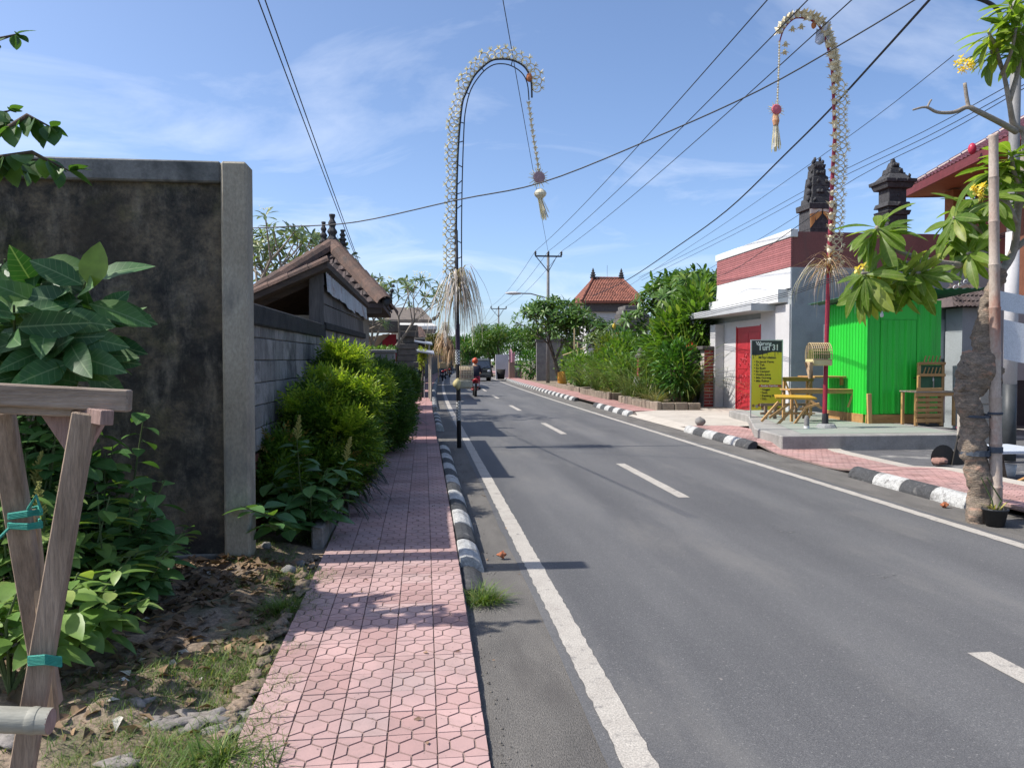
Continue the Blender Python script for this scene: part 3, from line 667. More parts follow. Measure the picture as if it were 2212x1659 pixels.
# broad-leaved amaranth in front of the hedge
m_broad = ML('broad_leaf', (.06,.155,.045), (.11,.23,.065), (.19,.32,.08), .3, .42, obj=True, vein=(.20,.30,.12))
m_broadl = ML('broad_leaf_light', (.14,.26,.06), (.23,.35,.09), (.34,.42,.13), .35, .42, obj=True)
m_seed = M('seed_spike', (.42,.40,.12), (.28,.28,.07), .9, 40, .5)
def leaf_mesh(name, mat, w=.55, fold=.22, droop=.25, wave=.0):
    tv, tf = leaf_tp(w, ((0,.05),(.12,.45),(.3,.92),(.48,1),(.68,.82),(.86,.45),(1,.03)), fold, droop)
    return np_mesh(name, np.array(tv)+np.array([[0,0,wave*math.sin(p[1]*14)*abs(p[0])*2] for p in tv]), np.array(tf), mat, True)
def dirm(d, up=(0,0,1), roll=0):
    y = Vector(d).normalized(); x = y.cross(Vector(up)); x = x.normalized() if x.length > .01 else V(1,0,0); z = x.cross(y)
    return Matrix((x, y, z)).transposed() @ Matrix.Rotation(roll, 3, 'Y')
def leafy_plant(name, label, cat, base, stems, lm, rg, L0, L1, group=None, spike=None, seedm=None):
    nsp = 0
    t = thing(name, label, cat, base, group); st = MB(); base = Vector(base)
    for (top, n) in stems:
        top = Vector(top); mid = lerp(base, top, .55)+V(rg.uniform(-.04,.04), rg.uniform(-.04,.04), .03)
        pts = [base, mid, top]; st.tube(pts, [.009,.007,.004], 5)
        for i in range(n):
            k = lerp(.3, 1, (i+.5)/n); p = lerp(base, mid, k/.55) if k < .55 else lerp(mid, top, (k-.55)/.45)
            a = i*2.4+rg.uniform(-.4,.4); d = V(math.cos(a), math.sin(a), rg.uniform(-.1,.5)); L = rg.uniform(L0, L1)*(1.1-.35*k)
            q = p+d.normalized()*L*.25; st.tube([p, q], .0025, 4)
            link('leaf', lm, t, q, dirm(d+V(0,0,-.2), roll=rg.uniform(-.35,.35)), L)
        nsp += 1
        if spike and nsp <= 2:
            sp_ = MB(); ln_ = V(rg.uniform(-.25,.25), rg.uniform(-.2,.2), 1)
            for i in range(40):
                k = i/40; a = i*2.4; c = top+ln_*spike*k; w = .05*(1-k)**.7+.008; d = V(math.cos(a), math.sin(a), .9).normalized()
                sp_.tube([c, c+d*w*rg.uniform(.6,1.2)], [.0075, .004], 4)
            sp_.build('flower_spike', seedm or m_seed, t)
    st.build('stem', m_stem, t); return t
lm_b = leaf_mesh('leaf', m_broad, .66); lm_l = leaf_mesh('leaf', m_broadl, .5)
rg = random.Random(21)
b0 = V(-.98, 6.9, .12)
leafy_plant('amaranth_plant', 'broad-leaved amaranth in seed in front of the feathery shrub', 'plant', b0,
            [(b0+V(-.1,-.05,.86), 20), (b0+V(.30,.05,.66), 17), (b0+V(-.3,-.1,.5), 16), (b0+V(.05,-.25,.5), 16), (b0+V(.3,-.2,.42), 14), (b0+V(-.42,-.35,.34), 13), (b0+V(-.15,-.3,.3), 14), (b0+V(.15,.0,.6), 14), (b0+V(-.36,-.98,.46), 12), (b0+V(-.2,-.9,.3), 12)], lm_b, rg, .15, .26, None, .2)
# dark strap-leaved cordylines at the bed edge
m_cord = ML('cordyline_leaf', (.025,.035,.018), (.05,.05,.03), (.09,.05,.035), .2, .4)
m_crot = ML('croton_leaf', (.06,.11,.02), (.22,.22,.03), (.45,.30,.04), .3, .4)
def rosette_plant(name, label, loc, n, L, mat, seed, w=.10, lean=(0,0), droop=.75, stem=.25, group=None, cat='plant', up=.5):
    rg = np.random.default_rng(seed); t = thing(name, label, cat, loc, group); loc = Vector(loc)
    a = rg.uniform(0, 6.28, n); el = rg.uniform(-.1, 1.3, n); d = np.stack([np.cos(a)*np.cos(el)+lean[0], np.sin(a)*np.cos(el)+lean[1], np.sin(el)*up*2], 1)
    pos = np.array(loc)+np.array([0,0,stem])*rg.uniform(.5,1.1,(n,1))
    f = Fol(); f.add(scatter(blade_tp(w, droop, 6), pos, d, rg.uniform(.6,1.1,n)*L)); f.build('leaves', mat, t)
    MB().tube([loc-V(0,0,.05), loc+V(0,0,stem)], [.02,.015], 6).build('stem', m_bark, t); return t
for i, (x, y, L, lab) in enumerate(((-.76,7.7,.46,'dark cordyline clump at the bed edge below the bright shrub'), (-.72,8.7,.46,'dark strap-leaved cordyline second along the bed edge'), (-.66,9.9,.42,'small dark cordyline by the edging near the tallest shrub'), (-.55,18.7,.75,'dark spiky cordyline drooping over the far pavement'))):
    rosette_plant('cordyline', lab, (x, y, zl(y)+.02), 34, L, m_cord, 40+i, .11, (.35,-.15), .7, .2, 'cordylines along the planting bed')
rosette_plant('croton', 'yellow-tinged croton with long leaves behind the lime shrub', (-.95, 12.2, .1), 40, .5, m_crot, 50, .18, (.1,-.2), .6, 1.15)
# ---- big-leaved noni bush against the stained wall
m_noni = ML('noni_leaf', (.03,.10,.03), (.06,.155,.04), (.13,.24,.06), .25, .5, obj=True, vein=(.20,.30,.14))
lm_n = leaf_mesh('leaf', m_noni, .46, .2, .22, .05)
rg = random.Random(5)
nb_ = V(-3.15, 5.35, .12)
nt_ = thing('noni_bush', 'glossy big-leaved bush against the black stained wall', 'bush', nb_)
st = MB(); tips = []
for (u, v, Y) in ((215,610,5.0), (235,665,5.2), (150,640,5.1), (60,600,5.3), (110,570,5.4), (20,680,5.0), (180,720,4.9), (235,730,5.2), (90,730,5.0), (40,560,5.5), (240,700,5.25), (130,690,4.9), (60,660,4.8), (0,610,5.1), (120,770,5.0), (200,770,5.2), (40,770,5.0), (-20,730,5.1)):
    u -= 30; p = at(u, v, Y); tips.append(p); st.tube([nb_+V(0,.25,0), lerp(nb_, p, .6)+V(rg.uniform(-.1,.1), .35, .1), p], [.02,.014,.007], 6)
    for i in range(8):
        a = i*2.4+rg.random(); d = V(math.cos(a), math.sin(a)*.7-.35, rg.uniform(-.55,.6)); L = rg.uniform(.24,.38)
        q = p+V(0,0,-.05*i*.5); link('leaf', lm_n, nt_, q+d.normalized()*.02, dirm(d, (rg.uniform(-.6,.6),-1.3,rg.uniform(.2,1)), rg.uniform(-.4,.4)), L)
st.build('stem', m_stem, nt_)
link('leaf', leaf_mesh('leaf', ML('noni_young', (.20,.30,.05), (.22,.32,.06), None, .45, .35), .62), nt_, at(200, 622, 4.85), dirm((.1,-.1,1), (0,-1,.2)), .27)
# ---- climbing weeds, amaranths and pepper vines filling the left edge
rg = random.Random(9)
weeds = []
for i, (u, v, Y, h, lab, lmx, spk) in enumerate((
    (60,1330,4.6,.95,'light green amaranth with pale seed spike behind the plank posts', lm_l, .2),
    (200,1300,4.9,.80,'amaranth with yellow seed spike just right of the leaning post', lm_l, .2),
    (250,1270,5.3,.75,'dark leafy weed at the foot of the stained wall', lm_b, None),
    (10,1420,3.9,.65,'pale broad-leaved weed at the left edge beneath the rail', lm_l, None),
    (190,1280,5.6,1.05,'tall climbing weed against the wall right of the plank frame', lm_b, None),
    (120,1300,5.6,1.45,'tall dark weed rising behind the plank rail', lm_b, None),
    (20,1310,5.5,1.5,'tallest dark weed at the left edge of the plot', lm_b, None),
    (-60,1400,4.6,1.2,'leafy weed half cut off by the left edge', lm_b, None),
    (225,1240,5.8,1.25,'vine-like weed nearest the concrete pillar', lm_b, None),
    (150,1390,4.3,.45,'low pale weed at the foot of the plank posts', lm_l, None),
    (180,1290,5.5,1.2,'dense dark weed between the posts and the wall', lm_b, None),
    (60,1290,5.1,1.25,'dense weed directly behind the plank rail', lm_b, None),
    (280,1250,5.7,.6,'low spreading weed at the wall foot near the pillar', lm_b, None),
    (250,1310,4.9,.55,'leafy weed in shade right of the leaning post foot', lm_b, None),
    (-20,1300,5.3,1.3,'dark weed filling the left margin behind the rail', lm_b, None))):
    b = gnd(u, v, .08); b = V(b.x*Y/b.y, Y, .08) if b.y > 0 else b
    b = at(u, 900, Y); b.z = dirt_z(b.x, b.y)
    ns = 9; stems = []
    for k in range(ns):
        a = rg.uniform(0, 6.28); s = rg.uniform(.1, .42); stems.append((b+V(math.cos(a)*s, math.sin(a)*s*.6, h*rg.uniform(.4,1.05)), int(9+h*6)))
    leafy_plant('leafy_weed', lab, 'weed', b, stems, lmx, rg, .13, .24, 'weeds along the stained wall', spk)
# ---- overhanging branch of a big-leaved tree at the upper left
m_heart = ML('heart_leaf', (.05,.12,.03), (.10,.20,.05), (.15,.28,.06), .4, .45, obj=True)
lm_h = leaf_mesh('leaf', m_heart, .78, .15, .2)
tr = thing('overhanging_tree', 'tree leaning in from the left with drooping heart-shaped leaves', 'tree', (-5.6, 4.6, 0))
tb = MB(); tb.tube([V(-5.6,4.6,0), V(-5.5,4.6,1.6), V(-5.2,4.7,3.0), V(-4.7,4.8,4.2), V(-4.4,4.9,5.0)], [.16,.14,.11,.07,.04], 10)
rg = random.Random(14)
brs = [[(-120,330), (-20,300), (60,250), (110,275)], [(-120,300), (0,340), (70,330), (150,370)], [(-100,260), (-20,250), (20,240)], [(-90,110), (-20,90), (35,75)], [(-100,400), (-10,350), (90,345)]]
for bi, br_ in enumerate(brs):
    Y = 4.8; pts = [V(-5.1,4.72,3.1)]+[at(u, v, Y+.05*bi) for u, v in br_]
    tb.tube(pts, [.035]+[.014]*(len(pts)-2)+[.004], 6)
    for i in range(1, len(pts)-1):
        for k in range(5):
            p = lerp(pts[i], pts[i+1], rg.random()); d = V(rg.uniform(-.5,.6), rg.uniform(-.7,.3), rg.uniform(-1,-.1)); link('leaf', lm_h, tr, p, dirm(d, roll=rg.uniform(-.6,.6)), rg.uniform(.10,.19)*(.6 if bi == 3 else 1))
    for k in range(3): p = pts[-1]; d = V(.7, rg.uniform(-.6,.4), rg.uniform(-.5,.5)); link('leaf', lm_h, tr, p, dirm(d, roll=rg.uniform(-.5,.5)), rg.uniform(.06,.12))
# crown proper, above and left of the frame: it dapples the plot
cf = Fol(); nrr = np.random.default_rng(3)
for c in ((-6.6,5.2,4.6), (-6.2,5.5,4.5), (-7.3,5.5,4.3), (-6.0,5.2,5.2)):
    n = 200; d = rdir(n, nrr, 0); pos = np.array(c)+d*nrr.uniform(.3,1,(n,1))*np.array([.62,.62,.45]); cf.add(scatter(leaf_tp(.75), pos, d+np.array([0,0,-.5]), nrr.uniform(.1,.19,n), None, nrr))
    tb.tube([V(-4.9,4.75,3.8), lerp(V(-4.9,4.75,3.8), Vector(c), .6)+V(0,0,.1), Vector(c)], [.05,.03,.012], 6)
stuff(cf.build('crown', ML('heart_leaf_crown', (.05,.12,.03), (.10,.20,.05)), tr)); tb.build('trunk', m_bark, tr, smooth=True)
# ---- plank frame in the foreground
m_plank = wood('weathered_plank', (.42,.32,.24), (.19,.135,.095), 'z', .85, 22, .2, .6)
m_plankh = wood('weathered_plank_h', (.47,.375,.295), (.23,.175,.13), 'x', .85, 22, .2, .6)
m_plankr = wood('reddish_plank', (.40,.27,.235), (.24,.155,.13), 'z', .85, 22, .2, .5)
m_rope = M('green_raffia', (.05,.36,.27), (.03,.26,.20), .5, 30, .4, 200, sc=(1,1,6))
Yp = 2.15
fr = thing('plank_frame', 'weathered plank tree-guard frame at the left edge in the foreground', 'frame', at(110, 1500, Yp)*1.0)
def pxbeam(nm, pts, w, d, m, Y0=Yp, Y1=Yp, bev=.004, par=None):
    a, b = at(*pts[0], Y0), at(*pts[1], Y1)
    return MB().beam(a, b, wid(w, (Y0+Y1)/2), d, up=(0,-1,0)).build(nm, m, par or fr, bevel=bev)
pxbeam('top_rail', ((-120,846), (281,866)), 45, .04, m_plankh)
pxbeam('under_rail', ((-120,874), (165,886)), 26, .045, m_plankh, 2.17, 2.17)
zf_ = dirt_z(-1.1, Yp)
pxbeam('post', ((184,892), (24,1800)), 46, .03, m_plank, 2.13, 2.10)
pxbeam('post', ((2,890), (108,1520)), 48, .03, m_plank, 2.26, 2.40)
pxbeam('brace', ((150,887), (232,903)), 30, .035, m_plankr, 2.22, 2.10, .002)
for pts in (((88,897), (165,897), (146,982)), ((190,900), (222,912), (188,975))):
    P = [at(u, v, 2.185) for u, v in pts]; MB().extr(P, (0,.03,0)).build('gusset', m_plankr, fr, bevel=.002)
pxbeam('stake', ((70,1100), (115,1560)), 22, .02, wood('split_stake', (.46,.32,.20), (.33,.22,.14), 'z'), 2.36, 2.30)
rp = MB()
for k in range(7): q = k*.0035; rp.tube([at(62,1436,2.075)+V(0,0,q), at(98,1433,2.06)+V(0,0,q), at(132,1438,2.08)+V(0,0,q), at(130,1436,2.16)+V(0,0,q), at(64,1436,2.16)+V(0,0,q), at(62,1436,2.075)+V(0,0,q)], .0035, 5)
rp.build('rope_tie', m_rope, fr)
rp = MB()
for k in range(4):
    for v0, v1 in ((1120,1110), (1140,1138)):
        q = k*.004; rp.tube([at(20,v0,2.26)+V(0,0,q), at(60,v1+4,2.25)+V(0,0,q), at(90,v1,2.27)+V(0,0,q), at(84,v1-8,2.36)+V(0,0,q), at(16,v0,2.36)+V(0,0,q), at(20,v0,2.26)+V(0,0,q)], .004, 5)
rp.tube([at(60,1100,2.26), at(78,1070,2.25), at(90,1105,2.25)], .004, 5); rp.tube([at(20,1140,2.26), at(-30,1190,2.2), at(-60,1230,2.2)], .004, 5)
rp.build('rope_tie', m_rope, fr)
m_pvc = M('aged_bamboo_rail', (.40,.39,.33), (.26,.25,.20), .6, 8, .2, 40, sc=(.2,1,1), dirt=(.12,.12,.10), dscale=9, dlo=.55, dhi=.7)
pp = thing('bamboo_rail', 'grey bamboo rail crossing the foot of the plank frame', 'rail', at(40, 1556, 2.0))
pa, pb_ = at(-260, 1545, 2.0), at(110, 1557, 2.0)
MB().tube([pa, lerp(pa, pb_, .5), lerp(pa, pb_, .86), lerp(pa, pb_, .9), pb_], [wid(26,2.0)]*5, 16, False).build('culm', m_pvc, pp, smooth=True)
MB().tube([lerp(pa,pb_,.9)-V(.012,0,0), lerp(pa,pb_,.9), lerp(pa,pb_,.9)+V(.012,0,0)], [wid(26.3,2.0), wid(28,2.0), wid(26.3,2.0)], 16, False).build('node_ring', m_pvc, pp, smooth=True)
MB().lathe(pb_, [(wid(25.9,2.0), -.002), (wid(25.8,2.0), .0), (wid(4,2.0), .002)], 16, 'X').build('sawn_end', m_plankr, pp)
# ---- soil washed over the pavement edge, grit along the kerb foot
mb = MB(); rg = random.Random(52)
for i in range(60):
    y = 2.2+4.1*(i+rg.random())/60; r_ = rg.uniform(.02,.06)*(1.2-.5*abs(math.sin(y*2.3)))
    mb.blob(V(-.865+rg.uniform(-.03,.03), y, zl(y)-.006), (r_, r_*rg.uniform(.8,1.8), rg.uniform(.010,.017)), i, .6, 12, 6)
struct(mb.build('soil_spill', m_soil, None, True))
mb = MB()
for i in range(260):
    y = 2.6+12*rg.random()**1.3; x = .28+(.19 if y > 5.6 else .0)+abs(rg.gauss(0,.06))+.01; s_ = rg.uniform(.0015,.0055)
    mb.blob(V(x, y, .003), (s_*1.3, s_*1.3, s_), i, .4, 5, 4)
stuff(tag(mb.build('gutter_grit', M('grit', (.22,.2,.17), (.12,.11,.1), .95, 40)), 'loose grit and crumbs along the left gutter', 'grit'))
# ---- grass, litter and stones on the plot
m_grass = ML('grass', (.07,.14,.025), (.16,.24,.05), (.38,.34,.12), .35, .55)
def grass_patch(fol, rg, c, r, n, L):
    a = rg.uniform(0, 6.28, n); d = np.sqrt(rg.uniform(0,1,n))*r; x = c[0]+np.cos(a)*d; y = c[1]+np.sin(a)*d
    z = np.array([dirt_z(p, q) if p < -.79 else zl(q)-.02 for p, q in zip(x, y)])-.005
    out = np.stack([rg.normal(0,.5,n), rg.normal(0,.5,n), rg.uniform(.5,1.2,n)], 1)
    fol.add(scatter(blade_tp(.05, .5, 3), np.stack([x,y,z], 1), out, rg.uniform(.5,1.2,n)*L))
g = Fol(); ng = np.random.default_rng(8)
for (u, v, r, n, L) in ((300,1480,.35,300,.06), (420,1470,.3,320,.07), (500,1440,.22,260,.08), (520,1520,.2,160,.06), (380,1560,.35,200,.05), (620,1330,.25,300,.06), (560,1380,.2,160,.05), (450,1620,.3,300,.08), (150,1620,.4,300,.06), (250,1640,.3,200,.05), (650,1260,.25,260,.07), (560,1220,.3,260,.07), (300,1620,.3,200,.05), (480,1650,.22,260,.10), (560,1540,.12,140,.06), (590,1470,.12,140,.06), (625,1400,.1,120,.05), (660,1300,.1,140,.06), (680,1180,.2,160,.07), (600,1270,.3,300,.06)):
    p = gnd(u, v, .05); grass_patch(g, ng, p, r, int(n*3.2), L*1.2)
stuff(tag(g.build('plot_grass', m_grass), 'thin patchy grass growing on the bare dirt plot', 'grass'))
def tuft(label, p, n, L, seed, r=.1, z=None):
    rg = np.random.default_rng(seed); f = Fol(); a = rg.uniform(0,6.28,n); d = rg.uniform(0,r,n)
    pos = np.stack([p.x+np.cos(a)*d, p.y+np.sin(a)*d*.8, np.full(n, p.z-.005)], 1)
    out = np.stack([np.cos(a)*.7*d/r+rg.normal(0,.35,n), np.sin(a)*.7*d/r+rg.normal(0,.35,n), rg.uniform(.5,1.2,n)], 1)
    f.add(scatter(blade_tp(.045, .55, 4), pos, out, rg.uniform(.5,1.15,n)*L)); t = f.build('grass_tuft', m_grass); tag(t, label, 'grass tuft', 'single grass tufts'); stuff(t)
tuft('dense green grass tuft at the near end of the left kerb', gnd(1046, 1298, .01), 420, .17, 61, .13)
tuft('bright grass clump on the dirt beside the pink pavement', gnd(605, 1318, .06), 300, .15, 62, .11)
tuft('thin spiky grass clump at the pavement edge in the bottom left', gnd(470, 1640, .02), 170, .16, 63, .11)
def litter(name, label, spots, mat, s0, s1, seed, cat):
    rg = np.random.default_rng(seed); f = Fol()
    for (u, v, r, n) in spots:
        p = gnd(u, v, .06); x = p.x+rg.normal(0,r,n); y = np.clip(p.y+rg.normal(0,r*1.4,n), .5, 6.1); k = x < -.83; x, y = x[k], y[k]; n = len(x)
        if n == 0: continue
        z = np.array([dirt_z(a, b) for a, b in zip(x, y)])+rg.uniform(.004,.022,n)
        a = rg.uniform(0,6.28,n); f.add(scatter(leaf_tp(.5, ((0,.1),(.4,1),(1,.06)), .5, .25), np.stack([x,y,z],1), np.stack([np.cos(a), np.sin(a), rg.normal(0,.2,n)],1), rg.uniform(s0,s1,n), None, rg))
    stuff(tag(f.build(name, mat), label, cat))
litter('dry_leaves', 'brown fallen leaves scattered over the dirt plot', ((400,1250,.35,260), (300,1230,.3,160), (480,1270,.3,200), (250,1400,.3,200), (200,1450,.25,160), (560,1250,.25,120), (400,1350,.4,120), (450,1500,.4,60), (200,1600,.4,60), (640,1390,.2,60), (330,1300,.3,160)), ML('dead_leaf', (.10,.06,.035), (.26,.17,.10), (.36,.24,.13), .1, .8), .04, .12, 70, 'leaves')
litter('pale_scraps', 'pale dry scraps and husks lying in the litter', ((400,1260,.4,22), (520,1600,.3,8), (330,1340,.4,12), (250,1480,.3,10)), ML('pale_scrap', (.40,.36,.30), (.55,.52,.46), (.5,.25,.1), .1, .8), .04, .10, 71, 'litter')
rg = random.Random(33); m_rock = M('field_stone', (.27,.26,.25), (.17,.165,.16), .92, 8, .6, 50, dirt=(.12,.12,.07), dscale=4, dlo=.55, dhi=.7)
m_flat = M('flat_stone', (.30,.27,.245), (.19,.17,.155), .9, 6, .5, 40, dirt=(.2,.16,.12), dscale=4, dlo=.55, dhi=.7)
for i, (u, v, a, b, lab) in enumerate(((430,1545,.17,.10,'long flat paving stone in the sunlit dirt'), (500,1556,.13,.08,'smaller flat stone touching the pavement shadow'), (350,1555,.10,.07,'flat grey stone left of the long paving stone'), (560,1530,.16,.10,'flat stone in shadow nearest the pink pavement'), (300,1530,.07,.05,'small flat stone at the edge of the weeds'), (260,1645,.09,.06,'flat stone at the bottom edge below the grass'), (30,1610,.12,.09,'flat stone at the left edge under the bamboo rail'))):
    p = gnd(u, v, .04); tag(MB().blob(V(p.x, p.y, dirt_z(p.x, p.y)), (a, b, .026), i+80, .55, 18, 8).build('flat_stone', m_flat, None, True), lab, 'stone', 'flat stones set in the dirt')
for i, (u, v, s, lab) in enumerate(((625,1240,.055,'round grey stone on the grass below the hedge'), (210,1250,.07,'pale stone among the weeds by the wall foot'), (650,1225,.035,'small grey stone beside the round one'), (575,1205,.04,'small pale stone near the pillar base'))):
    p = gnd(u, v, .08); tag(MB().blob(V(p.x, p.y, dirt_z(p.x, min(p.y,6.4))+s*.4), (s, s*.9, s*.75), i+90, .25, 12, 8).build('loose_stone', m_rock, None, True), lab, 'stone', 'loose stones on the plot')
# dry leaves and specks on the pavement and gutter
f = Fol(); ng = np.random.default_rng(77); n = 46; x = np.concatenate([ng.uniform(-.75,.22,24), ng.uniform(.35,.8,22)]); y = np.concatenate([ng.uniform(2.6,9,24), ng.uniform(4,12,22)])
z = np.array([zl(b)+.006 if a < .27 else .008 for a, b in zip(x, y)]); a = ng.uniform(0,6.28,n)
f.add(scatter(leaf_tp(.45, ((0,.1),(.4,1),(1,.06)), .6, .2), np.stack([x,y,z],1), np.stack([np.cos(a),np.sin(a),np.zeros(n)],1), ng.uniform(.01,.045,n), None, ng))
stuff(tag(f.build('pavement_litter', ML('brown_scrap', (.14,.09,.06), (.30,.19,.12), (.45,.3,.18), .1, .8)), 'tiny dry leaves on the pink pavement and gutter', 'leaves'))
p = gnd(1100, 1205, .01); tag(MB().blob(p+V(-.06,0,.03), (.03,.03,.025), 3, .5).build('orange_scrap', M('orange_scrap', (.45,.16,.07), (.3,.1,.05), .8)), 'crumpled orange-brown scrap in the gutter beside the kerb', 'litter')
# ================================================================= FRANGIPANI GENERATOR
m_fbark = M('frangipani_bark', (.36,.31,.26), (.22,.19,.16), .9, 9, .6, 40)
m_fbarkd = M('dark_bark', (.13,.105,.085), (.07,.055,.045), .95, 9, .8, 40)
m_fl = ML('frangipani_leaf', (.05,.12,.025), (.11,.20,.04), (.20,.28,.06), .3, .38)
m_flp = ML('frangipani_leaf_pale', (.09,.14,.06), (.16,.22,.09), (.25,.30,.13), .3, .38)
m_fw = ML('frangipani_flower', (.75,.72,.60), (.85,.82,.72), (.85,.6,.2), .3, .6)
FLEAF = leaf_tp(.27, ((0,.06),(.3,.6),(.62,1),(.86,.7),(1,.05)), .3, .28)
def skel(rg, base, h, gens, spread, trunk=.35, kids=(2,3), lean=(0,0)):
    br = []; tips = []
    base = Vector(base); top = base+V(lean[0], lean[1], h*trunk)
    r0 = h*.028; br.append(([base, lerp(base, top, .5)+V(rg.uniform(-.05,.05), rg.uniform(-.05,.05), 0)*h*.3, top], [r0, r0*.85, r0*.7]))
    cur = [(top, V(lean[0]*.3, lean[1]*.3, 1).normalized(), r0*.7)]; L = h*(1-trunk)/gens*1.12; side = []
    for gI in range(gens):
        nx = []
        for p, d, r in cur:
            k = rg.randint(*kids) if gI else max(3, kids[1]); a0 = rg.uniform(0, 6.28)
            for i in range(k):
                a = a0+6.283*i/k+rg.uniform(-.4,.4); s = spread*rg.uniform(.7,1.2)
                nd = (d+V(math.cos(a)*s, math.sin(a)*s, .25)).normalized(); l = L*rg.uniform(.75,1.15)*(1-.12*gI)
                q = p+nd*l; br.append(([p, p+nd*l*.5+V(0,0,-.03*l), q], [r*.72, r*.62, r*.52])); nx.append((q, nd, r*.55))
                if gI >= 1 and gI < gens-1 and rg.random() < .55:
                    a2 = rg.uniform(0,6.28); sd_ = (nd*.3+V(math.cos(a2), math.sin(a2), .15)).normalized(); m_ = p+nd*l*.6; q2 = m_+sd_*l*.7; br.append(([m_, lerp(m_,q2,.5), q2], [r*.4, r*.35, r*.3])); side.append((q2, (sd_+V(0,0,.6)).normalized()))
        cur = nx
    return br, [(p, d) for p, d, r in cur]+side
def rosettes(rg, tips, L, n0=8, n1=13, lo=-.25, hi=.9):
    P = []; D = []; S = []; U = []
    for p, d in tips:
        z = Vector(d); x = z.orthogonal().normalized(); y = z.cross(x); n = rg.randint(n0, n1)
        for i in range(n):
            a = 2.4*i+rg.uniform(-.3,.3); e = lerp(lo, hi, rg.random()); w = (x*math.cos(a)+y*math.sin(a))*math.cos(e)+z*math.sin(e)
            P.append(p-z*rg.uniform(0,.06)*L*3); D.append(w); S.append(L*rg.uniform(.7,1.15)); U.append(z+V(0,0,.3))
    return np.array(P), np.array(D), np.array(S), np.array(U)
def frangi(label, base, h, gens, spread, seed, L, bark=m_fbark, leaf=m_fl, flowers=0, kids=(2,3), trunk=.35, lean=(0,0), n0=8, n1=13, group='frangipani trees', name='frangipani_tree'):
    rg = random.Random(seed); t = thing(name, label, 'tree', base, group); br, tips = skel(rg, base, h, gens, spread, trunk, kids, lean)
    mb = MB()
    for p, r in br: mb.tube(p, r, 7, False)
    mb.build('trunk', bark, t, True)
    P, D, S, U = rosettes(rg, tips, L, n0, n1); f = Fol(); f.add(scatter(FLEAF, P, D, S, U)); stuff(f.build('crown', leaf, t))
    if flowers:
        f = Fol(); ps = []; ds = []
        for p, d in tips:
            if rg.random() < flowers:
                for i in range(18): ps.append(p+Vector(d)*.12+V(rg.uniform(-.1,.1), rg.uniform(-.1,.1), rg.uniform(-.03,.1))); ds.append((rg.uniform(-1,1), rg.uniform(-1,1), rg.uniform(0,1)))
        f.add(scatter(leaf_tp(.6, ((0,.2),(.6,1),(1,.2)), .3, .1), np.array(ps), np.array(ds), .055)); f.build('flowers', m_fw, t)
    return t
def broadtree(name, label, base, h, crown_c, crown_r, n, mat, seed, s=.16, group=None, bark=m_fbarkd, trunks=1, tp=None):
    rg = np.random.default_rng(seed); t = thing(name, label, 'tree', base, group); base = Vector(base); c = np.array(crown_c); r = np.array(crown_r); f = Fol()
    ncl = 26; d = rdir(ncl, rg, .15); cc = c+d*r*rg.uniform(.35,.92,(ncl,1))
    for q in cc:
        m = n//ncl; dd = rdir(m, rg, .2); pos = q+dd*r*.34*rg.uniform(.3,1.05,(m,1)); f.add(scatter(tp or LEAF_FAR, pos, dd+np.array([0,0,-.35])+rg.normal(0,.3,(m,3)), rg.uniform(.7,1.2,m)*s, None, rg))
    stuff(f.build('crown', mat, t)); mb = MB()
    for k in range(trunks):
        b = base+V((k-(trunks-1)/2)*.55, rg.uniform(-.2,.2), -.05); top = Vector(c)+V(rg.uniform(-.2,.2)+(k-(trunks-1)/2)*.4, 0, -r[2]*.55)
        mb.tube([b, lerp(b, top, .5)+V(rg.uniform(-.1,.1), 0, 0), top], [h*.022, h*.018, h*.014], 8)
        for q in cc[k::max(2, trunks*3)]: mb.tube([top, lerp(top, Vector(q), .5), Vector(q)], [h*.011, h*.008, .012], 5, False)
    mb.build('trunk', bark, t, True); return t
# ================================================================= LEFT, FARTHER ALONG THE STREET
p = at(825, 775, 22.5); frangi('pale frangipani with white blossom behind the shed roof', (p.x, 22.5, .1), 4.6, 4, .75, 3, .24, leaf=m_flp, flowers=.35, kids=(2,3), trunk=.3)
p = at(600, 700, 24); frangi('frangipani with yellow flowers left of the shed roof', (p.x, 24, .1), 6.1, 4, .75, 4, .36, leaf=m_flp, flowers=.12)
p = at(548, 700, 21); frangi('frangipani crowding the concrete pillar top', (p.x-.1, 21, .1), 5.4, 3, .6, 8, .36, leaf=m_flp, flowers=.3)
# grey planter
m_planter = M('planter_concrete', (.30,.30,.285), (.2,.2,.19), .9, 4, .4, 40, dirt=(.09,.095,.08), dscale=3)
a, b = at(795, 755, 16.6), at(852, 786, 16.6)
pt = thing('concrete_planter', 'grey concrete planter box above the hedge', 'planter', (a.x, 16.6, 0))
MB().box((a.x, 16.6, .1), (b.x, 17.3, a.z-.07)).build('box', m_planter, pt, bevel=.01); MB().box((a.x-.03, 16.57, a.z-.068), (b.x+.03, 17.33, a.z)).build('rim', m_planter, pt, bevel=.012)
f = Fol(); ng = np.random.default_rng(5); n = 300; pos = np.stack([ng.uniform(a.x,b.x,n), ng.uniform(16.6,17.3,n), np.full(n,a.z)],1); f.add(scatter(QLEAF, pos, rdir(n, ng, 1), ng.uniform(.06,.13,n), None, ng)); stuff(f.build('ground_cover', MATS['pale_leaf'], pt))
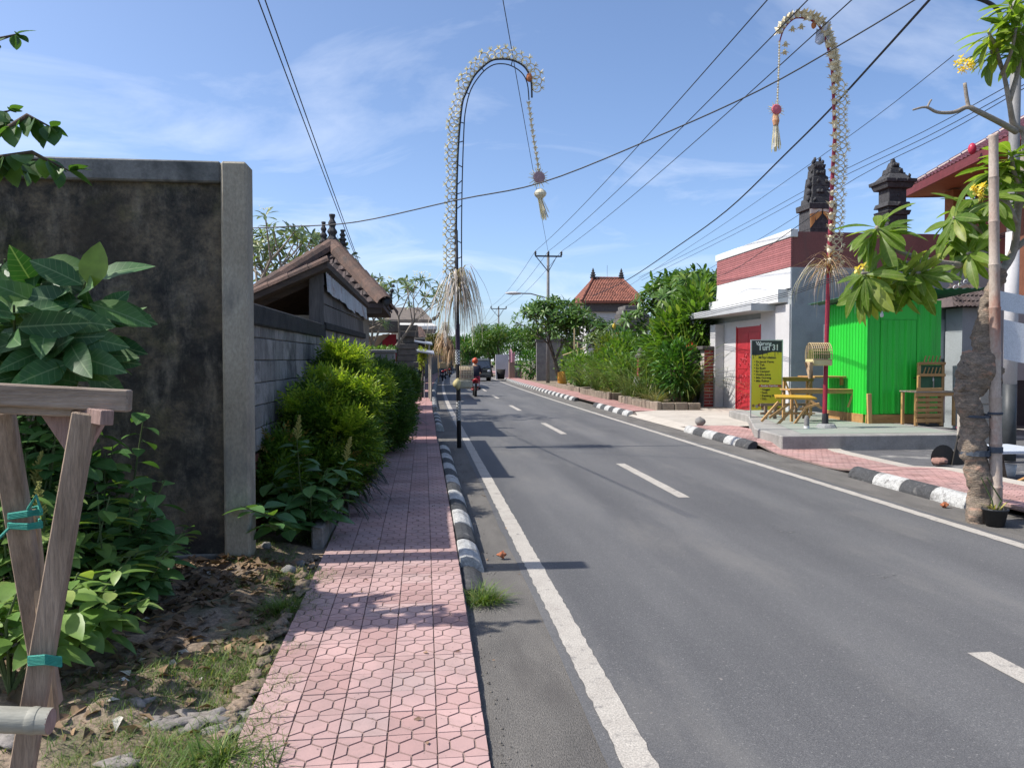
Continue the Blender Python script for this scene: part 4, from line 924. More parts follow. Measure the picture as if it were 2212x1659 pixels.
# stone gate with stacked courses and red door
g0 = at(876, 760, 26)
gt = thing('stone_gate', 'dark stepped stone gateway with red door leaf', 'gate', (g0.x, 26, .1))
m_gs = M('gate_stone', (.15,.14,.13), (.08,.075,.07), .92, 6, .6, 40, per=.25)
for k in range(13):
    z = .2+k*.2; w = .52+.12*math.sin(k*1.1)+(.18 if k in (6,9,11) else 0); MB().cbox((g0.x+.03*k*.3, 26, z+.1), (w, w, .185)).build('stone_course', m_gs, gt, bevel=.015)
MB().box((g0.x-.75, 26.05, .1), (g0.x-.3, 26.12, 2.5)).build('door', M('red_cloth', (.36,.03,.05), (.25,.02,.03), .8, 6), gt)
MB().box((g0.x-1.6, 25.9, 2.55), (g0.x-.2, 26.5, 2.95)).build('lintel', m_gs, gt, bevel=.03)
MB().grid(lambda p, q: (g0.x-1.8+p*1.3, 25.2+q*.9, 2.5-.9*(1-p)*q-.1*math.sin(p*3.1)), 8, 6).build('awning', M('beige_tarp', (.36,.33,.28), (.27,.25,.21), .9), gt)
# white two-tier house
hw = thing('white_house', 'white house with two-tier grey-brown roof beyond the stone gate', 'house', (-.6, 46, 0))
m_white = M('white_wall', (.62,.61,.58), (.50,.49,.47), .85, 2.5, .2, 40, dirt=(.3,.29,.27), dscale=1.5, dlo=.6, dhi=.8)
m_gable = M('grey_roof', (.19,.155,.125), (.11,.095,.085), .9, 6, .4, 40)
Yh = 46
def P_(u, v, Y=Yh): return at(u, v, Y)
def hip(parent, x0, x1, y0, y1, ze, zrg, over, mat, rl=.0, nm='roof'):
    xm = (x0+x1)/2; ym = (y0+y1)/2; e = [V(x0-over,y0-over,ze), V(x1+over,y0-over,ze), V(x1+over,y1+over,ze), V(x0-over,y1+over,ze)]
    ra, rb = V(xm-rl,ym,zrg), V(xm+rl,ym,zrg); lo = [p-V(0,0,.18) for p in e]
    o = MB().add(e+[ra,rb]+lo, [(0,1,5,4),(1,2,5),(2,3,4,5),(3,0,4),(9,8,7,6),(0,6,7,1),(1,7,8,2),(2,8,9,3),(3,9,6,0)]).build(nm, mat, parent)
    return o, e, ra, rb
a, b = P_(845,700), P_(918,700); zt_ = P_(880,690).z
MB().box((a.x, Yh, 0), (b.x, Yh+6, zt_)).build('wall', m_white, hw)
r_, e_, ra, rb = hip(hw, P_(838,0).x, P_(916,0).x, Yh, Yh+6, P_(0,690).z+.1, P_(0,650).z, .4, m_gable, .8)
for q in (e_[1], e_[0]):
    mb = MB(); [mb.blob(q+V((.1+.28*i/4)*(1 if q is e_[1] else -1), 0, .05+.3*(i/4)**2), (.12-.05*i/4,)*3, i, .2, 8, 6) for i in range(5)]; mb.build('corner_ornament', m_blk, hw)
hip(hw, P_(845,0).x, P_(922,0).x, Yh-.9, Yh+5.5, P_(0,702).z, P_(0,672).z, .5, m_white, .6, 'canopy')
tm3 = tile_mesh2('roof_tile', m_terra, .3, .35); lr = MB().add([P_(878,728,40), P_(920,728,40), P_(908,706,42), P_(884,706,42)], [(0,1,2,3)]).build('porch_roof', m_terra, hw)
tile_face(lr, P_(878,728,40), P_(920,728,40), P_(884,706,42), P_(908,706,42), .2, .16, tm3, [120], [])
MB().box((P_(868,0,40.2).x, 40.2, 0), (P_(915,0,40.2).x, 46, P_(0,727,40.2).z)).build('porch_wall', m_white, hw)
for k in range(2):
    MB().box((P_(900+k*8,0).x-.05, Yh-.06, P_(0,725).z), (P_(905+k*8,0).x, Yh-.01, P_(0,706).z)).build('window', m_dark, hw)
for i, (Y, u0, u1, v0, v1, lab) in enumerate(((31,893,934,736,743,'upper thin pale awning sheet over the far left pavement'), (29,897,938,757,763,'lower thin pale awning sheet over the far left pavement'))):
    a, b = at(u0, v0, Y), at(u1, v1, Y); t = thing('awning', lab, 'awning', (a.x, Y, 0), 'thin awnings over the left pavement')
    MB().add([a, b, b+V(0,2.2,.12), a+V(0,2.2,.12), a-V(0,0,.05), b-V(0,0,.05), b+V(0,2.2,.07), a+V(0,2.2,.07)], [(0,1,2,3),(7,6,5,4),(0,4,5,1),(1,5,6,2),(2,6,7,3),(3,7,4,0)]).build('sheet', m_zinc, t)
    for q in (b+V(-.12,.1,-.06), b+V(-.12,2,.03)): MB().tube([q, V(q.x,q.y,.1)], .035, 6).build('post', m_pill, t)
dw = thing('dark_stall', 'stall front painted dark as shade beneath the thin awnings', 'stall', (-.5, 32, .1))
MB().box((-2.6, 32, .1), (.05, 38, 2.5)).build('wall', m_dark, dw); MB().box((-.55, 31.9, .9), (-.2, 31.98, 2.4)).build('blue_tarp', M('navy_tarp', (.03,.05,.09), (.02,.03,.05), .7), dw)  # solid box, the darkness behind the awnings put into its colour
for k in range(4): MB().box((-.9+k*.3, 31.4, .1), (-.86+k*.3, 31.46, 1.0)).build('fence_post', m_white, dw)
broadtree('lime_sapling', 'small lime-green sapling before the dark stall', (.02-.15, 29.5, .1), 2.2, (-.08, 29.5, 1.65), (.22,.22,.5), 900, ML('lime_leaf', (.22,.28,.02), (.36,.42,.03)), 6, .09)
# compound wall closing the left side farther on
cwt = thing('compound_wall', 'long grey compound wall along the far left pavement', 'wall', (.0, 48, 0))
mb = MB()
for i in range(16):
    y0, y1 = 53+i*6, 59+i*6; x0, x1 = -.55+cx(y0), -.55+cx(y1)
    mb.add([(x0,y0,0),(x1,y1,0),(x1,y1,2.3),(x0,y0,2.3),(x0-.2,y0,0),(x1-.2,y1,0),(x1-.2,y1,2.3),(x0-.2,y0,2.3)], [(0,1,2,3),(7,6,5,4),(3,2,6,7),(0,3,7,4),(1,5,6,2)])
mb.build('wall', m_gs, cwt)
# ================================================================= PENJOR POLES
m_straw = ML('palm_straw', (.60,.52,.38), (.76,.69,.54), (.84,.79,.68), .25, .7)
m_strawc = M('cream_palm', (.76,.70,.54), (.62,.55,.38), .8, 20)
m_grey_straw = ML('dry_frond', (.34,.29,.26), (.60,.54,.49), (.76,.70,.65), .2, .7)
m_tan_straw = ML('tan_frond', (.36,.22,.12), (.52,.35,.21), (.62,.45,.3), .2, .7)
m_steel = M('black_paint_steel', (.035,.036,.04), (.02,.02,.022), .5)
m_check = None
def mk_check():
    m, nt, b = newmat('checked_cloth'); v = mapping(nt, geo=True); c = nt.nodes.new('ShaderNodeTexChecker'); c.inputs['Scale'].default_value = 36; c.inputs[1].default_value = (.6,.6,.58,1); c.inputs[2].default_value = (.06,.06,.06,1); nt.links.new(v, c.inputs[0]); nt.links.new(c.outputs[0], b.inputs['Base Color']); b.inputs['Roughness'].default_value = .9; return m
m_check = mk_check()
def loop_mesh(name, mat, r=.085, spiral=True):
    """one palm-leaf curl: two open rings and a pointed blossom, growing along +Y"""
    mb = MB()
    for rr, c, tw in ((r, r*1.0, .012), (r*.5, r*.55, -.012)):
        pts = [V(tw, c+rr*math.cos(a)*-1, rr*math.sin(a)) for a in [math.pi*2*k/14*.97 for k in range(15)]]
        mb.tube(pts, .0095, 4, False)
    for k in range(7):
        a = 6.283*k/7; d = V(math.cos(a)*.6, .6, math.sin(a)*.6); t = V(0, r*2.02, 0); s = d.cross(V(0,1,0)).normalized()*.012
        o = len(mb.v); mb.v += [t-s, t+s, t+d*.085+s*.5, t+d*.085-s*.5]; mb.f.append([o, o+1, o+2, o+3])
    me = bpy.data.meshes.new(name); me.from_pydata(mb.v, [], mb.f); me.materials.append(mat); return me
def bud_mesh(name, mat, r=.06):
    mb = MB()
    for k in range(9):
        a = 6.283*k/9; e = .2+.5*(k % 3)/2; d = V(math.cos(a), math.sin(a), e).normalized(); s = d.cross(V(0,0,1)).normalized()*r*.35
        o = len(mb.v); mb.v += [V(0,0,0)-s*.3, V(0,0,0)+s*.3, d*r*.7+s, d*r*1.4, d*r*.7-s]; mb.f.append([o, o+1, o+2, o+3, o+4])
    mb.blob((0,0,0), (r*.5,r*.5,r*.7), 2, .2, 7, 5)
    me = bpy.data.meshes.new(name); me.from_pydata(mb.v, [], mb.f); me.materials.append(mat); return me
def resample(pts, step):
    out = [pts[0].copy()]; acc = 0
    for a, b in zip(pts, pts[1:]):
        L = (b-a).length; d = (b-a)/max(L, 1e-6); s = step-acc
        while s <= L: out.append(a+d*s); s += step
        acc = (acc+L) % step if L else acc; acc = L-(s-step)
    return out
def smooth_pts(P, n=5):
    out = []
    for i in range(len(P)-1):
        p0, p1, p2, p3 = P[max(i-1,0)], P[i], P[i+1], P[min(i+2,len(P)-1)]
        for k in range(n):
            t = k/n; out.append(.5*((2*p1)+(p2-p0)*t+(2*p0-5*p1+4*p2-p3)*t*t+(-p0+3*p1-3*p2+p3)*t**3))
    return out+[P[-1]]
def hang_tp(w=.024, n=9, out=.36, rise=.10):
    v = []; f = []
    for i in range(n+1):
        t = i/n; h = w/2*(1-.8*t); y = out*(1-math.exp(-3.2*t)); z = rise*math.sin(min(1,t*2.6)*math.pi)*(1 if t < .39 else 0)-.88*max(0,t-.12)**1.35
        v += [(-h, y, z), (h, y, z)]
    for i in range(n): f.append((2*i, 2*i+1, 2*i+3, 2*i+2))
    return v, f
def hangplume(parent, p, n, L, mat, seed, h=.3, w=.024, out=.36, nm='frond_plume'):
    rg = np.random.default_rng(seed); f = Fol()
    for k in range(5):
        m = n//5; a = rg.uniform(0,6.283,m); d = np.stack([np.cos(a), np.sin(a), rg.uniform(-.15,.3,m)], 1); pos = np.array(p)+np.stack([np.cos(a)*.03, np.sin(a)*.03, rg.uniform(-h,h,m)],1)
        f.add(scatter(hang_tp(w, 9, out*(.5+.22*k), .12), pos, d, rg.uniform(.4,1.15,m)*L))
    stuff(f.build(nm, mat, parent))
def plume(parent, p, n, L, mat, seed, h=.5, wdt=.035, droop=1.0, out=.6, nm='frond_plume', z0=0):
    rg = np.random.default_rng(seed); a = rg.uniform(0,6.283,n); e = rg.uniform(-.2,1.1,n)
    d = np.stack([np.cos(a)*out, np.sin(a)*out, e*.8], 1); pos = np.array(p)+np.stack([np.cos(a)*.03, np.sin(a)*.03, rg.uniform(-h,h,n)],1)
    f = Fol(); f.add(scatter(blade_tp(wdt, droop, 7), pos, d, rg.uniform(.55,1.15,n)*L)); stuff(f.build(nm, mat, parent))
def tassel(parent, top, bot, mat, seed, n=26, r=.05, nm='tassel'):
    rg = random.Random(seed); mb = MB(); top = Vector(top); bot = Vector(bot)
    for i in range(n):
        a = rg.uniform(0,6.283); rr = r*rg.random(); q = bot+V(math.cos(a)*rr*1.4, math.sin(a)*rr*1.4, rg.uniform(-.05,.12)); p = top+V(math.cos(a)*rr*.7, math.sin(a)*rr*.7, 0); s = V(math.cos(a+1.57), math.sin(a+1.57), 0)*.012
        mb.add([p-s*.6, p+s*.6, q+s, q-s], [(0,1,2,3)])
    mb.build(nm, mat, parent)
def medallion(parent, c, r, mat, mat2, seed):
    mb = MB(); rg = random.Random(seed)
    for k in range(22):
        a = 6.283*k/22; d = V(math.cos(a), 0, math.sin(a)); s = V(-math.sin(a), 0, math.cos(a))*.012; L = r*rg.uniform(1.2,1.9); y = rg.uniform(-.06,.06)
        mb.add([c+d*r*.6-s, c+d*r*.6+s, c+d*L+V(0,y,0)+s*.3, c+d*L+V(0,y,0)-s*.3], [(0,1,2,3)])
    mb.build('palm_star', mat, parent); MB().lathe(c, [(r*.95,-.03), (r*.8,-.05), (r*.4,-.055), (.01,-.06)], 14, 'Y').build('medallion', mat2, parent)
def cage(parent, x0, x1, y0, y1, zb, h, mat, nb=11, na=9):
    """arched woven bamboo hood, axis along X"""
    mb = MB(); ym = (y0+y1)/2; r = (y1-y0)/2
    arc = lambda a: V(0, ym-r*math.cos(a), zb+h*.35+h*.65*math.sin(a))
    prof_ = [V(0,y0,zb)]+[arc(math.pi*k/12) for k in range(13)]+[V(0,y1,zb)]
    for i in range(nb): x = lerp(x0, x1, i/(nb-1)); mb.tube([p+V(x,0,0) for p in prof_], .008, 4)
    for k in range(0, len(prof_)): p = prof_[k]; mb.tube([p+V(x0,0,0), p+V(x1,0,0)], .007, 4)
    for k in range(6): y = lerp(y0, y1, k/5); zt = zb+h*.35+h*.65*math.sqrt(max(0, 1-((y-ym)/r)**2)); mb.tube([V(x0,y,zb), V(x0,y,zt)], .006, 4)
    return mb.build('woven_hood', mat, parent)
# --- left penjor
YL = 14.75; pb0 = gnd(992, 969, 0); pb0 = V(at(992,969,YL).x, YL, 0)
pj = thing('penjor_pole', 'tall arched penjor pole with black steel rails beside the left kerb', 'penjor', pb0, 'penjor poles')
main_px = [(985.5,497.6), (987,400), (990.6,308.6), (998,229), (1007,201), (1022.6,168), (1040.5,147.7), (1061,132), (1081,128.5), (1107,131), (1130,142.6), (1142.7,160.5), (1147.8,181), (1149,211.5)]
in_px = [(997,497), (998.5,390), (1002,283), (1006,237), (1017.5,193.7), (1040,160), (1061,143), (1081,138.5), (1104,142.6), (1127,158), (1139,181), (1142.7,216.7)]
main = [at(u, v, YL) for u, v in main_px]; inner = [at(u, v, YL) for u, v in in_px]
low = at(986.5, 600, YL)
MB().tube([pb0, lerp(pb0, low, .5), low, main[0]], [.042,.04,.036,.03], 10).build('pole', m_steel, pj, True)
ms = smooth_pts(main, 4); mi = smooth_pts([at(997.5,600,YL)]+inner, 4)
MB().tube(ms, [.017]*len(ms), 6).build('arch_rail', m_steel, pj, True); MB().tube(mi, [.011]*len(mi), 6).build('inner_rail', m_steel, pj, True)
rg_ = [(988,520,998), (985.5,452,997.5)]
for i, (a, b) in enumerate(((1,1.2), (2,2.0), (4,4.6), (6,6.0), (9,9.0))):
    p = main[a]; q = min(mi, key=lambda s: (s-p).length); MB().tube([p, q], .01, 5).build('rung', m_steel, pj)
for v in (560, 520, 452, 420, 355, 262): p = at(987, v, YL); p = min(resample(ms, .05)+[V(low.x,YL,p.z)], key=lambda s: abs(s.z-p.z)+abs(s.x-p.x)*.2); q = min(mi, key=lambda s: (s-p).length); MB().tube([p, q], .01, 5).build('rung', m_steel, pj)
lp = loop_mesh('palm_loop', m_straw, .085); path = resample([low]+ms, .115)
for i, p in enumerate(path[:-1]):
    t = (path[i+1]-p).normalized(); out = V(-t.z, 0, t.x) if True else t
    if out.x > 0 and i < 12: out = -out
    out = V(-t.z, 0, t.x)
    link('palm_loop', lp, pj, p+out*.015, axes(out+V(0,rnd.uniform(-.15,.15),0), t), rnd.uniform(.8,1.15))
bd = bud_mesh('palm_bud', m_strawc, .055)
ch = [at(1142,225,YL), at(1146,250,YL), at(1151,290,YL), at(1156,320,YL), at(1160.6,347,YL), at(1164,372,YL)]
MB().tube(ch, .007, 5).build('hanging_cord', m_strawc, pj)
for i, p in enumerate(resample(ch, .105)): link('palm_bud', bd, pj, p, (0,0,i*.7), (.9,.9,1.2))
medallion(pj, at(1164,384,YL), .12, m_straw, M('mauve_paper', (.40,.28,.30), (.28,.18,.2), .9, 20), 3)
MB().lathe(at(1167,418,YL), [(.05,-.1), (.11,-.04), (.12,.0), (.10,.04), (.05,.08)], 14).build('ruff', m_strawc, pj); tassel(pj, at(1166,425,YL), at(1178,470,YL), m_straw, 4, 34, .07)
MB().blob(at(1143,168,YL), (.06,.05,.08), 6, .2).build('orange_knot', M('orange_cloth', (.55,.2,.08), (.4,.14,.06), .8), pj)
hangplume(pj, at(988,612,YL), 190, 1.25, m_grey_straw, 5, .2, .022, .36); hangplume(pj, at(988,640,YL), 25, .75, m_tan_straw, 6, .12, .036, .3)
for (v0, v1) in ((756,787), (866,908)):
    a, b = at(988 if v0 < 800 else 990.5, v0, YL), at(989 if v0 < 800 else 991, v1, YL); MB().tube([b, a], [.046,.046], 12, True).build('checked_wrap', m_check, pj)
MB().tube([at(988.5,700,YL), at(989,756,YL)], .043, 10).build('purple_wrap', M('purple_cloth', (.06,.045,.07), (.04,.03,.05), .8), pj)
m_bamb = M('split_bamboo', (.52,.40,.22), (.38,.28,.15), .7, 12, .2)
a, b = at(993,819,YL), at(1021,790,YL); cage(pj, a.x, b.x, YL-.13, YL+.13, a.z, b.z-a.z, M('woven_bamboo', (.60,.52,.36), (.45,.36,.24), .75, 14, .2), 9, 9)
MB().grid(lambda p, q: (lerp(a.x+.01,b.x-.01,p), YL+.125*math.cos(q*math.pi)*-1, a.z+.02+(b.z-a.z-.04)*math.sin(q*math.pi)), 2, 8).build('hood_lining', M('rose_lining', (.42,.22,.17), (.3,.15,.12), .85), pj)
c, d = at(982,839,YL), at(1020,820,YL); MB().box((c.x, YL-.15, c.z), (d.x, YL+.15, d.z)).build('offering_tray', M('pale_offering_cloth', (.46,.43,.33), (.36,.33,.24), .9, 12, .4, 60), pj, bevel=.03)
MB().blob(at(987,829,YL)-V(0,.12,0), (.07,.09,.1), 3, .2).build('cloth_bundle', M('yellow_cloth', (.62,.56,.30), (.5,.42,.2), .85), pj, True)
# --- right penjor
YR = 14.9; rb0 = at(1781, 917, YR)
pj2 = thing('penjor_pole', 'red penjor pole with cream palm curls standing before the green kiosk', 'penjor', rb0, 'penjor poles')
m_red = M('red_paint', (.30,.025,.045), (.22,.02,.035), .45, 5, .05)
mp_ = [(1781,917), (1786,720), (1792,528), (1799,365), (1803,300), (1802,263), (1797.5,153), (1785.5,94), (1770,57), (1752.7,45), (1730.8,39.4), (1713,42.7), (1693.6,63.5), (1683.7,92)]
mpp = [at(u, v, YR) for u, v in mp_]; m2 = smooth_pts(mpp, 4)
MB().tube(m2, [lerp(.047,.014,min(1,i/len(m2)*1.25)) for i in range(len(m2))], 10).build('pole', m_red, pj2, True)
lp2 = loop_mesh('palm_loop', m_straw, .105); up_path = [p for p in resample(m2, .112) if p.z > at(0,540,YR).z]
bd2 = bud_mesh('palm_bud', m_strawc, .09)
for i, p in enumerate(up_path[:-1]):
    t = (up_path[i+1]-p).normalized(); out = V(t.z, 0, -t.x)
    if p.z < at(0,110,YR).z and p.x > at(1740,0,YR).x: link('palm_loop', lp2, pj2, p+out*.02, axes(out+V(0,rnd.uniform(-.2,.2),0), t), rnd.uniform(.9,1.15))
    else: link('palm_bud', bd2, pj2, p+out*.07, axes(t, out), 1.25)
    if i % 2 == 0 and p.x > at(1740,0,YR).x: link('palm_bud', bd2, pj2, p+V(-.03,-.07,0), (rnd.uniform(-.5,.5), 0, i), rnd.uniform(.85,1.2))
hc = [m2[-1], at(1683,130,YR), at(1681,180,YR), at(1679,225,YR)]
MB().tube(hc, .012, 6).build('hanging_cord', m_strawc, pj2)
for i, p in enumerate(resample(hc, .055)): link('palm_bead', bud_mesh('palm_bead', m_strawc, .028) if i == 0 else bpy.data.meshes['palm_bead'], pj2, p, (0,0,i*.6))
for u, v in ((1697,95), (1712,62), (1731,57), (1695,112)): link('palm_bud', bd2, pj2, at(u, v, YR), (3.14,0,0), .8)
medallion(pj2, at(1676,238,YR), .11, m_straw, M('pink_paper', (.6,.16,.2), (.5,.1,.14), .8), 5)
MB().lathe(at(1676,258,YR), [(.05,-.12), (.07,-.03), (.06,.02), (.04,.12)], 12).build('ruff', M('orange_paper', (.55,.2,.1), (.5,.35,.2), .8, 30), pj2); tassel(pj2, at(1676,268,YR), at(1677,322,YR), m_straw, 8, 46, .075)
MB().grid(lambda p, q: at(lerp(1764,1795,p)-4*q, lerp(62,92,q)+6*math.sin(p*5)-10*p*(1-q), YR-.05+.05*math.sin(p*6+q*4)), 8, 8).build('plastic_wrap', M('clear_plastic', (.50,.52,.58), (.42,.44,.5), .3), pj2, True)
MB().blob(at(1758,55,YR), (.05,.05,.07), 2, .2).build('orange_knot', MATS['orange_cloth'], pj2)
plume(pj2, at(1790,575,YR), 100, .75, m_tan_straw, 9, .2, .026, .75, .9); hangplume(pj2, at(1790,585,YR), 60, .9, m_grey_straw, 10, .1, .022, .75)
a, b = at(1746,777,YR), at(1787,741,YR); cage(pj2, a.x, b.x, YR-.2, YR+.12, a.z, b.z-a.z, m_bamb, 10, 9)
MB().grid(lambda p, q: (lerp(a.x+.02,b.x-.02,p), YR-.05+.13*math.cos(q*math.pi), a.z+.02+(b.z-a.z)*.55*math.sin(q*math.pi)), 2, 6).build('offering_leaf', m_fl, pj2)
c, d = at(1745,790,YR), at(1788,776,YR); MB().box((c.x, YR-.2, c.z), (d.x, YR+.12, d.z)).build('offering_tray', MATS['yellow_cloth'], pj2, bevel=.02)
MB().grid(lambda p, q: at(lerp(1738,1756,p)+8*q*(1-p), lerp(782,818,q), YR-.22+.05*math.sin(p*7+q*3)), 8, 8).build('paper_bag', M('brown_paper', (.50,.36,.22), (.38,.27,.16), .85, 14, .5), pj2)
a, b = at(1783,893,YR), at(1782,917,YR); MB().tube([a, b], [.06,.065], 10).build('sleeve', m_steel, pj2)
# concrete foot
q = at(1782, 932, YR); ft = tag(MB().lathe(V(q.x, YR-.05, q.z-.0), [(.27,-.06), (.25,.0), (.17,.14), (.15,.16)], 10).build('pole_foot', M('rough_concrete', (.33,.34,.33), (.2,.2,.2), .95, 9, .9, 40)), 'rough concrete block holding the red pole', 'concrete block')
# --- far penjor with tan plume
f0 = at(947, 826, 57); pj3 = thing('penjor_pole', 'distant bamboo penjor with shaggy tan fronds on the left kerb', 'penjor', V(f0.x,57,.1), 'penjor poles')
MB().tube([V(f0.x,57,.05), V(f0.x,57,3), V(f0.x+.1,57,5.2), V(f0.x+.5,57,6)], [.04,.035,.025,.01], 7).build('pole', m_bamb, pj3)
for k in range(3): hangplume(pj3, V(f0.x+.35+.3*k, 57.2, 3.0-.25*k), 130, 1.5, m_tan_straw, 30+k, .5, .04, .45)
hangplume(pj3, V(f0.x+.5, 57.2, 3.9), 160, 1.4, m_grey_straw, 36, .4, .035, .4)
MB().box((f0.x+.05,56.8,1.05), (f0.x+.55,57.2,1.5)).build('offering_box', m_bamb, pj3, bevel=.03); MB().box((f0.x+1.2,56.8,1.25), (f0.x+1.6,57.2,1.6)).build('yellow_cloth', M('gold_cloth', (.6,.42,.05), (.5,.33,.03), .8), pj3)
# ================================================================= RIGHT: PLATFORM, KIOSK, SHOP
fr_l = gnd(1688, 971, .05); fr_r = gnd(2085, 966, .05); zP = .30
Yf = fr_l.y; bk = at(1610, 917, 19.2)
plat = thing('concrete_platform', 'raised concrete platform carrying the green kiosk', 'platform', (fr_l.x, Yf, 0))
MB().prism([(fr_l.x, Yf), (fr_r.x+.3, Yf-.1), (fr_r.x+.3, 20.3), (bk.x, 20.3), (bk.x-.2, 18.6), (fr_l.x+.15, Yf+1.5)], 0, zP).build('slab', m_conc, plat, bevel=.02)
MB().add([(fr_l.x+.5, Yf+.25, zP+.004), (fr_r.x, Yf+.2, zP+.004), (fr_r.x, 20.2, zP+.004), (bk.x+.4, 20.2, zP+.004)], [(0,1,2,3)]).build('green_floor_paint', M('green_floor', (.25,.31,.25), (.30,.30,.27), .8, 2.5, dirt=(.3,.29,.27), dscale=1.5), plat)
# green kiosk of ribbed sheet
m_grn = M('green_sheet', (.03,.60,.05), (.024,.52,.04), .42, 1.5, 0, spec=.45, grain=.03, dirt=(.05,.40,.06), dscale=2.4, dlo=.52, dhi=.74, sc=(1,1,.3))
m_newwood = wood('raw_pine', (.50,.29,.11), (.36,.19,.07), 'x', .7, 12, .2)
m_newwoodz = wood('raw_pine_upright', (.52,.32,.13), (.38,.21,.08), 'z', .7, 12, .2)
kc = at(1872, 930, 15.75); k2 = at(2033, 700, 15.75); Yk = 15.75; kt = at(1872, 648, Yk).z; kb = zP+.02
Ykb = 17.45
ki = thing('green_kiosk', 'bright green ribbed-metal kiosk with wooden skirting', 'kiosk', (kc.x, Yk, zP))
def ribs(a, b, z0, z1, nrm, nm, pitch=.19, dep=.022, split=None):
    L = (b-a).length; d = (b-a)/L; n = int(L/pitch); prof_ = []
    for i in range(n):
        s = L*i/n; w = L/n
        for t, h in ((0,0), (.10,1), (.22,1), (.32,0), (.52,0), (.57,.35), (.63,.35), (.68,0)): prof_.append((s+w*t, h*dep))
    prof_.append((L, 0)); mb = MB()
    for s, h in prof_: p = a+d*s+nrm*h; mb.v += [V(p.x,p.y,z0), V(p.x,p.y,z1)]
    for i in range(len(prof_)-1): mb.f.append([2*i, 2*i+2, 2*i+3, 2*i+1])
    return mb.build(nm, m_grn, ki)
sk = .17
A_, B_ = V(kc.x, Ykb, 0), V(kc.x, Yk, 0); C_ = V(k2.x, Yk, 0)
for i in range(2): a = lerp(A_, B_, i/2); b = lerp(A_, B_, (i+1)/2); ribs(a, b, kb+sk, kt, V(-1,0,0), 'side_sheet', .12, .028)
ribs(B_, lerp(B_, C_, .16), kb+sk, kt, V(0,-1,0), 'front_sheet', .19, .035); ribs(lerp(B_,C_,.17), lerp(B_,C_,.66), kb+sk+.02, kt-.42, V(0,-1,0), 'door', .21, .042)
ribs(lerp(B_,C_,.67), C_, kb+sk, kt, V(0,-1,0), 'front_sheet', .19, .035)
a, b = lerp(B_,C_,.165), lerp(B_,C_,.665); MB().box((a.x, Yk-.012, kt-.41), (b.x, Yk+.02, kt)).build('over_door_panel', m_grn, ki)
MB().box((kc.x+.02, Yk+.02, kb), (k2.x-.01, Ykb-.02, kt-.03)).build('carcass', m_grn, ki)
MB().box((kc.x-.035, Yk+.1, kb-.02), (kc.x+.01, Ykb, kb+sk)).build('skirting', m_newwood, ki, bevel=.004)
MB().box((kc.x-.03, Yk-.035, kb-.02), (k2.x, Yk+.01, kb+sk)).build('skirting', m_newwood, ki, bevel=.004)
MB().beam(V(kc.x+.02, Yk-.08, kb-.02), V(kc.x-.0, Yk-.07, kb+.62), .09, .05, up=(0,-1,0)).build('loose_board', m_newwoodz, ki, bevel=.004)
MB().box((kc.x-.035, Yk-.035, kb+sk), (kc.x+.03, Yk+.02, kt)).build('corner_trim', M('corner_trim', (.02,.45,.04), (.015,.38,.03), .4), ki, bevel=.004)
rp_ = [V(kc.x-.45, Yk-1.0, kt+.12), V(k2.x+.35, Yk-1.0, kt+.18), V(k2.x+.35, Ykb+.1, kt+.02), V(kc.x-.45, Ykb+.1, kt+.02)]
def roofy(p, q):
    a = rp_[0].lerp(rp_[1], p); b = rp_[3].lerp(rp_[2], p); return a.lerp(b, q)+V(0,0,.018*math.sin(p*math.pi*2*14))
MB().grid(roofy, 112, 2).build('roof_sheet', M('dark_green_sheet', (.03,.14,.07), (.02,.09,.05), .6), ki)
MB().tube([lerp(B_,C_,.61)+V(0,-.05,1.27), lerp(B_,C_,.64)+V(0,-.06,1.27)], .012, 6).build('door_handle', m_steel, ki)
# hanging bulb
bu = thing('light_bulb', 'unlit white bulb hanging from the kiosk eave', 'bulb', at(1905, 678, 15.3)); q = at(1905, 676, 15.3)
MB().lathe(q, [(.012,.05), (.016,.02), (.035,-.03), (.038,-.06), (.025,-.085), (.004,-.095)], 12).build('globe', M('frosted_glass', (.7,.7,.68), (.62,.62,.6), .3), bu, True); MB().tube([q+V(0,0,.05), q+V(0,0,.22)], .006, 5).build('cord', m_steel, bu)
# ---- shop building
m_plast = M('grey_plaster', (.33,.36,.38), (.26,.285,.30), .88, 1.6, .5, 14, grain=.08, dirt=(.20,.21,.22), dscale=1.1, dlo=.55, dhi=.75)
m_lplast = M('pale_grey_plaster', (.52,.51,.51), (.44,.43,.43), .88, 1.6, .3, 14, grain=.06)
m_wht = M('fresh_white', (.66,.66,.65), (.58,.58,.57), .75, 1.6, .08, 30, grain=.05, sc=(1,1,.35), dirt=(.46,.45,.43), dscale=2.2, dlo=.56, dhi=.76)
m_clad = M('red_cladding', (.40,.15,.145), (.33,.12,.115), .6, 4, .15, 30, per=.18)
m_maroon = M('maroon_paint', (.27,.105,.095), (.20,.08,.075), .85, 1.6, .2, 20, dirt=(.16,.09,.08), dscale=1.5, dlo=.55, dhi=.75, sc=(1,1,.4))
Yc = 20.0; Xf = at(1710, 600, Yc).x; Yfar = onx(1550, 600, Xf).y; z_ = lambda v: at(1710, v, Yc).z
bd_ = thing('shop_building', 'white-fronted shop building with red brick-clad parapet', 'building', (Xf, Yc, 0))
MB().box((Xf+.02, Yc+.02, z_(577)), (Xf+7, Yfar, z_(500))).build('parapet_wall', m_maroon, bd_)
MB().box((Xf-.06, Yc-.04, z_(512)), (Xf+.15, Yfar+.05, z_(495))).build('parapet_cap', m_wht, bd_, bevel=.008)
nco = 13; zc0, zc1 = z_(577)+.01, z_(513)
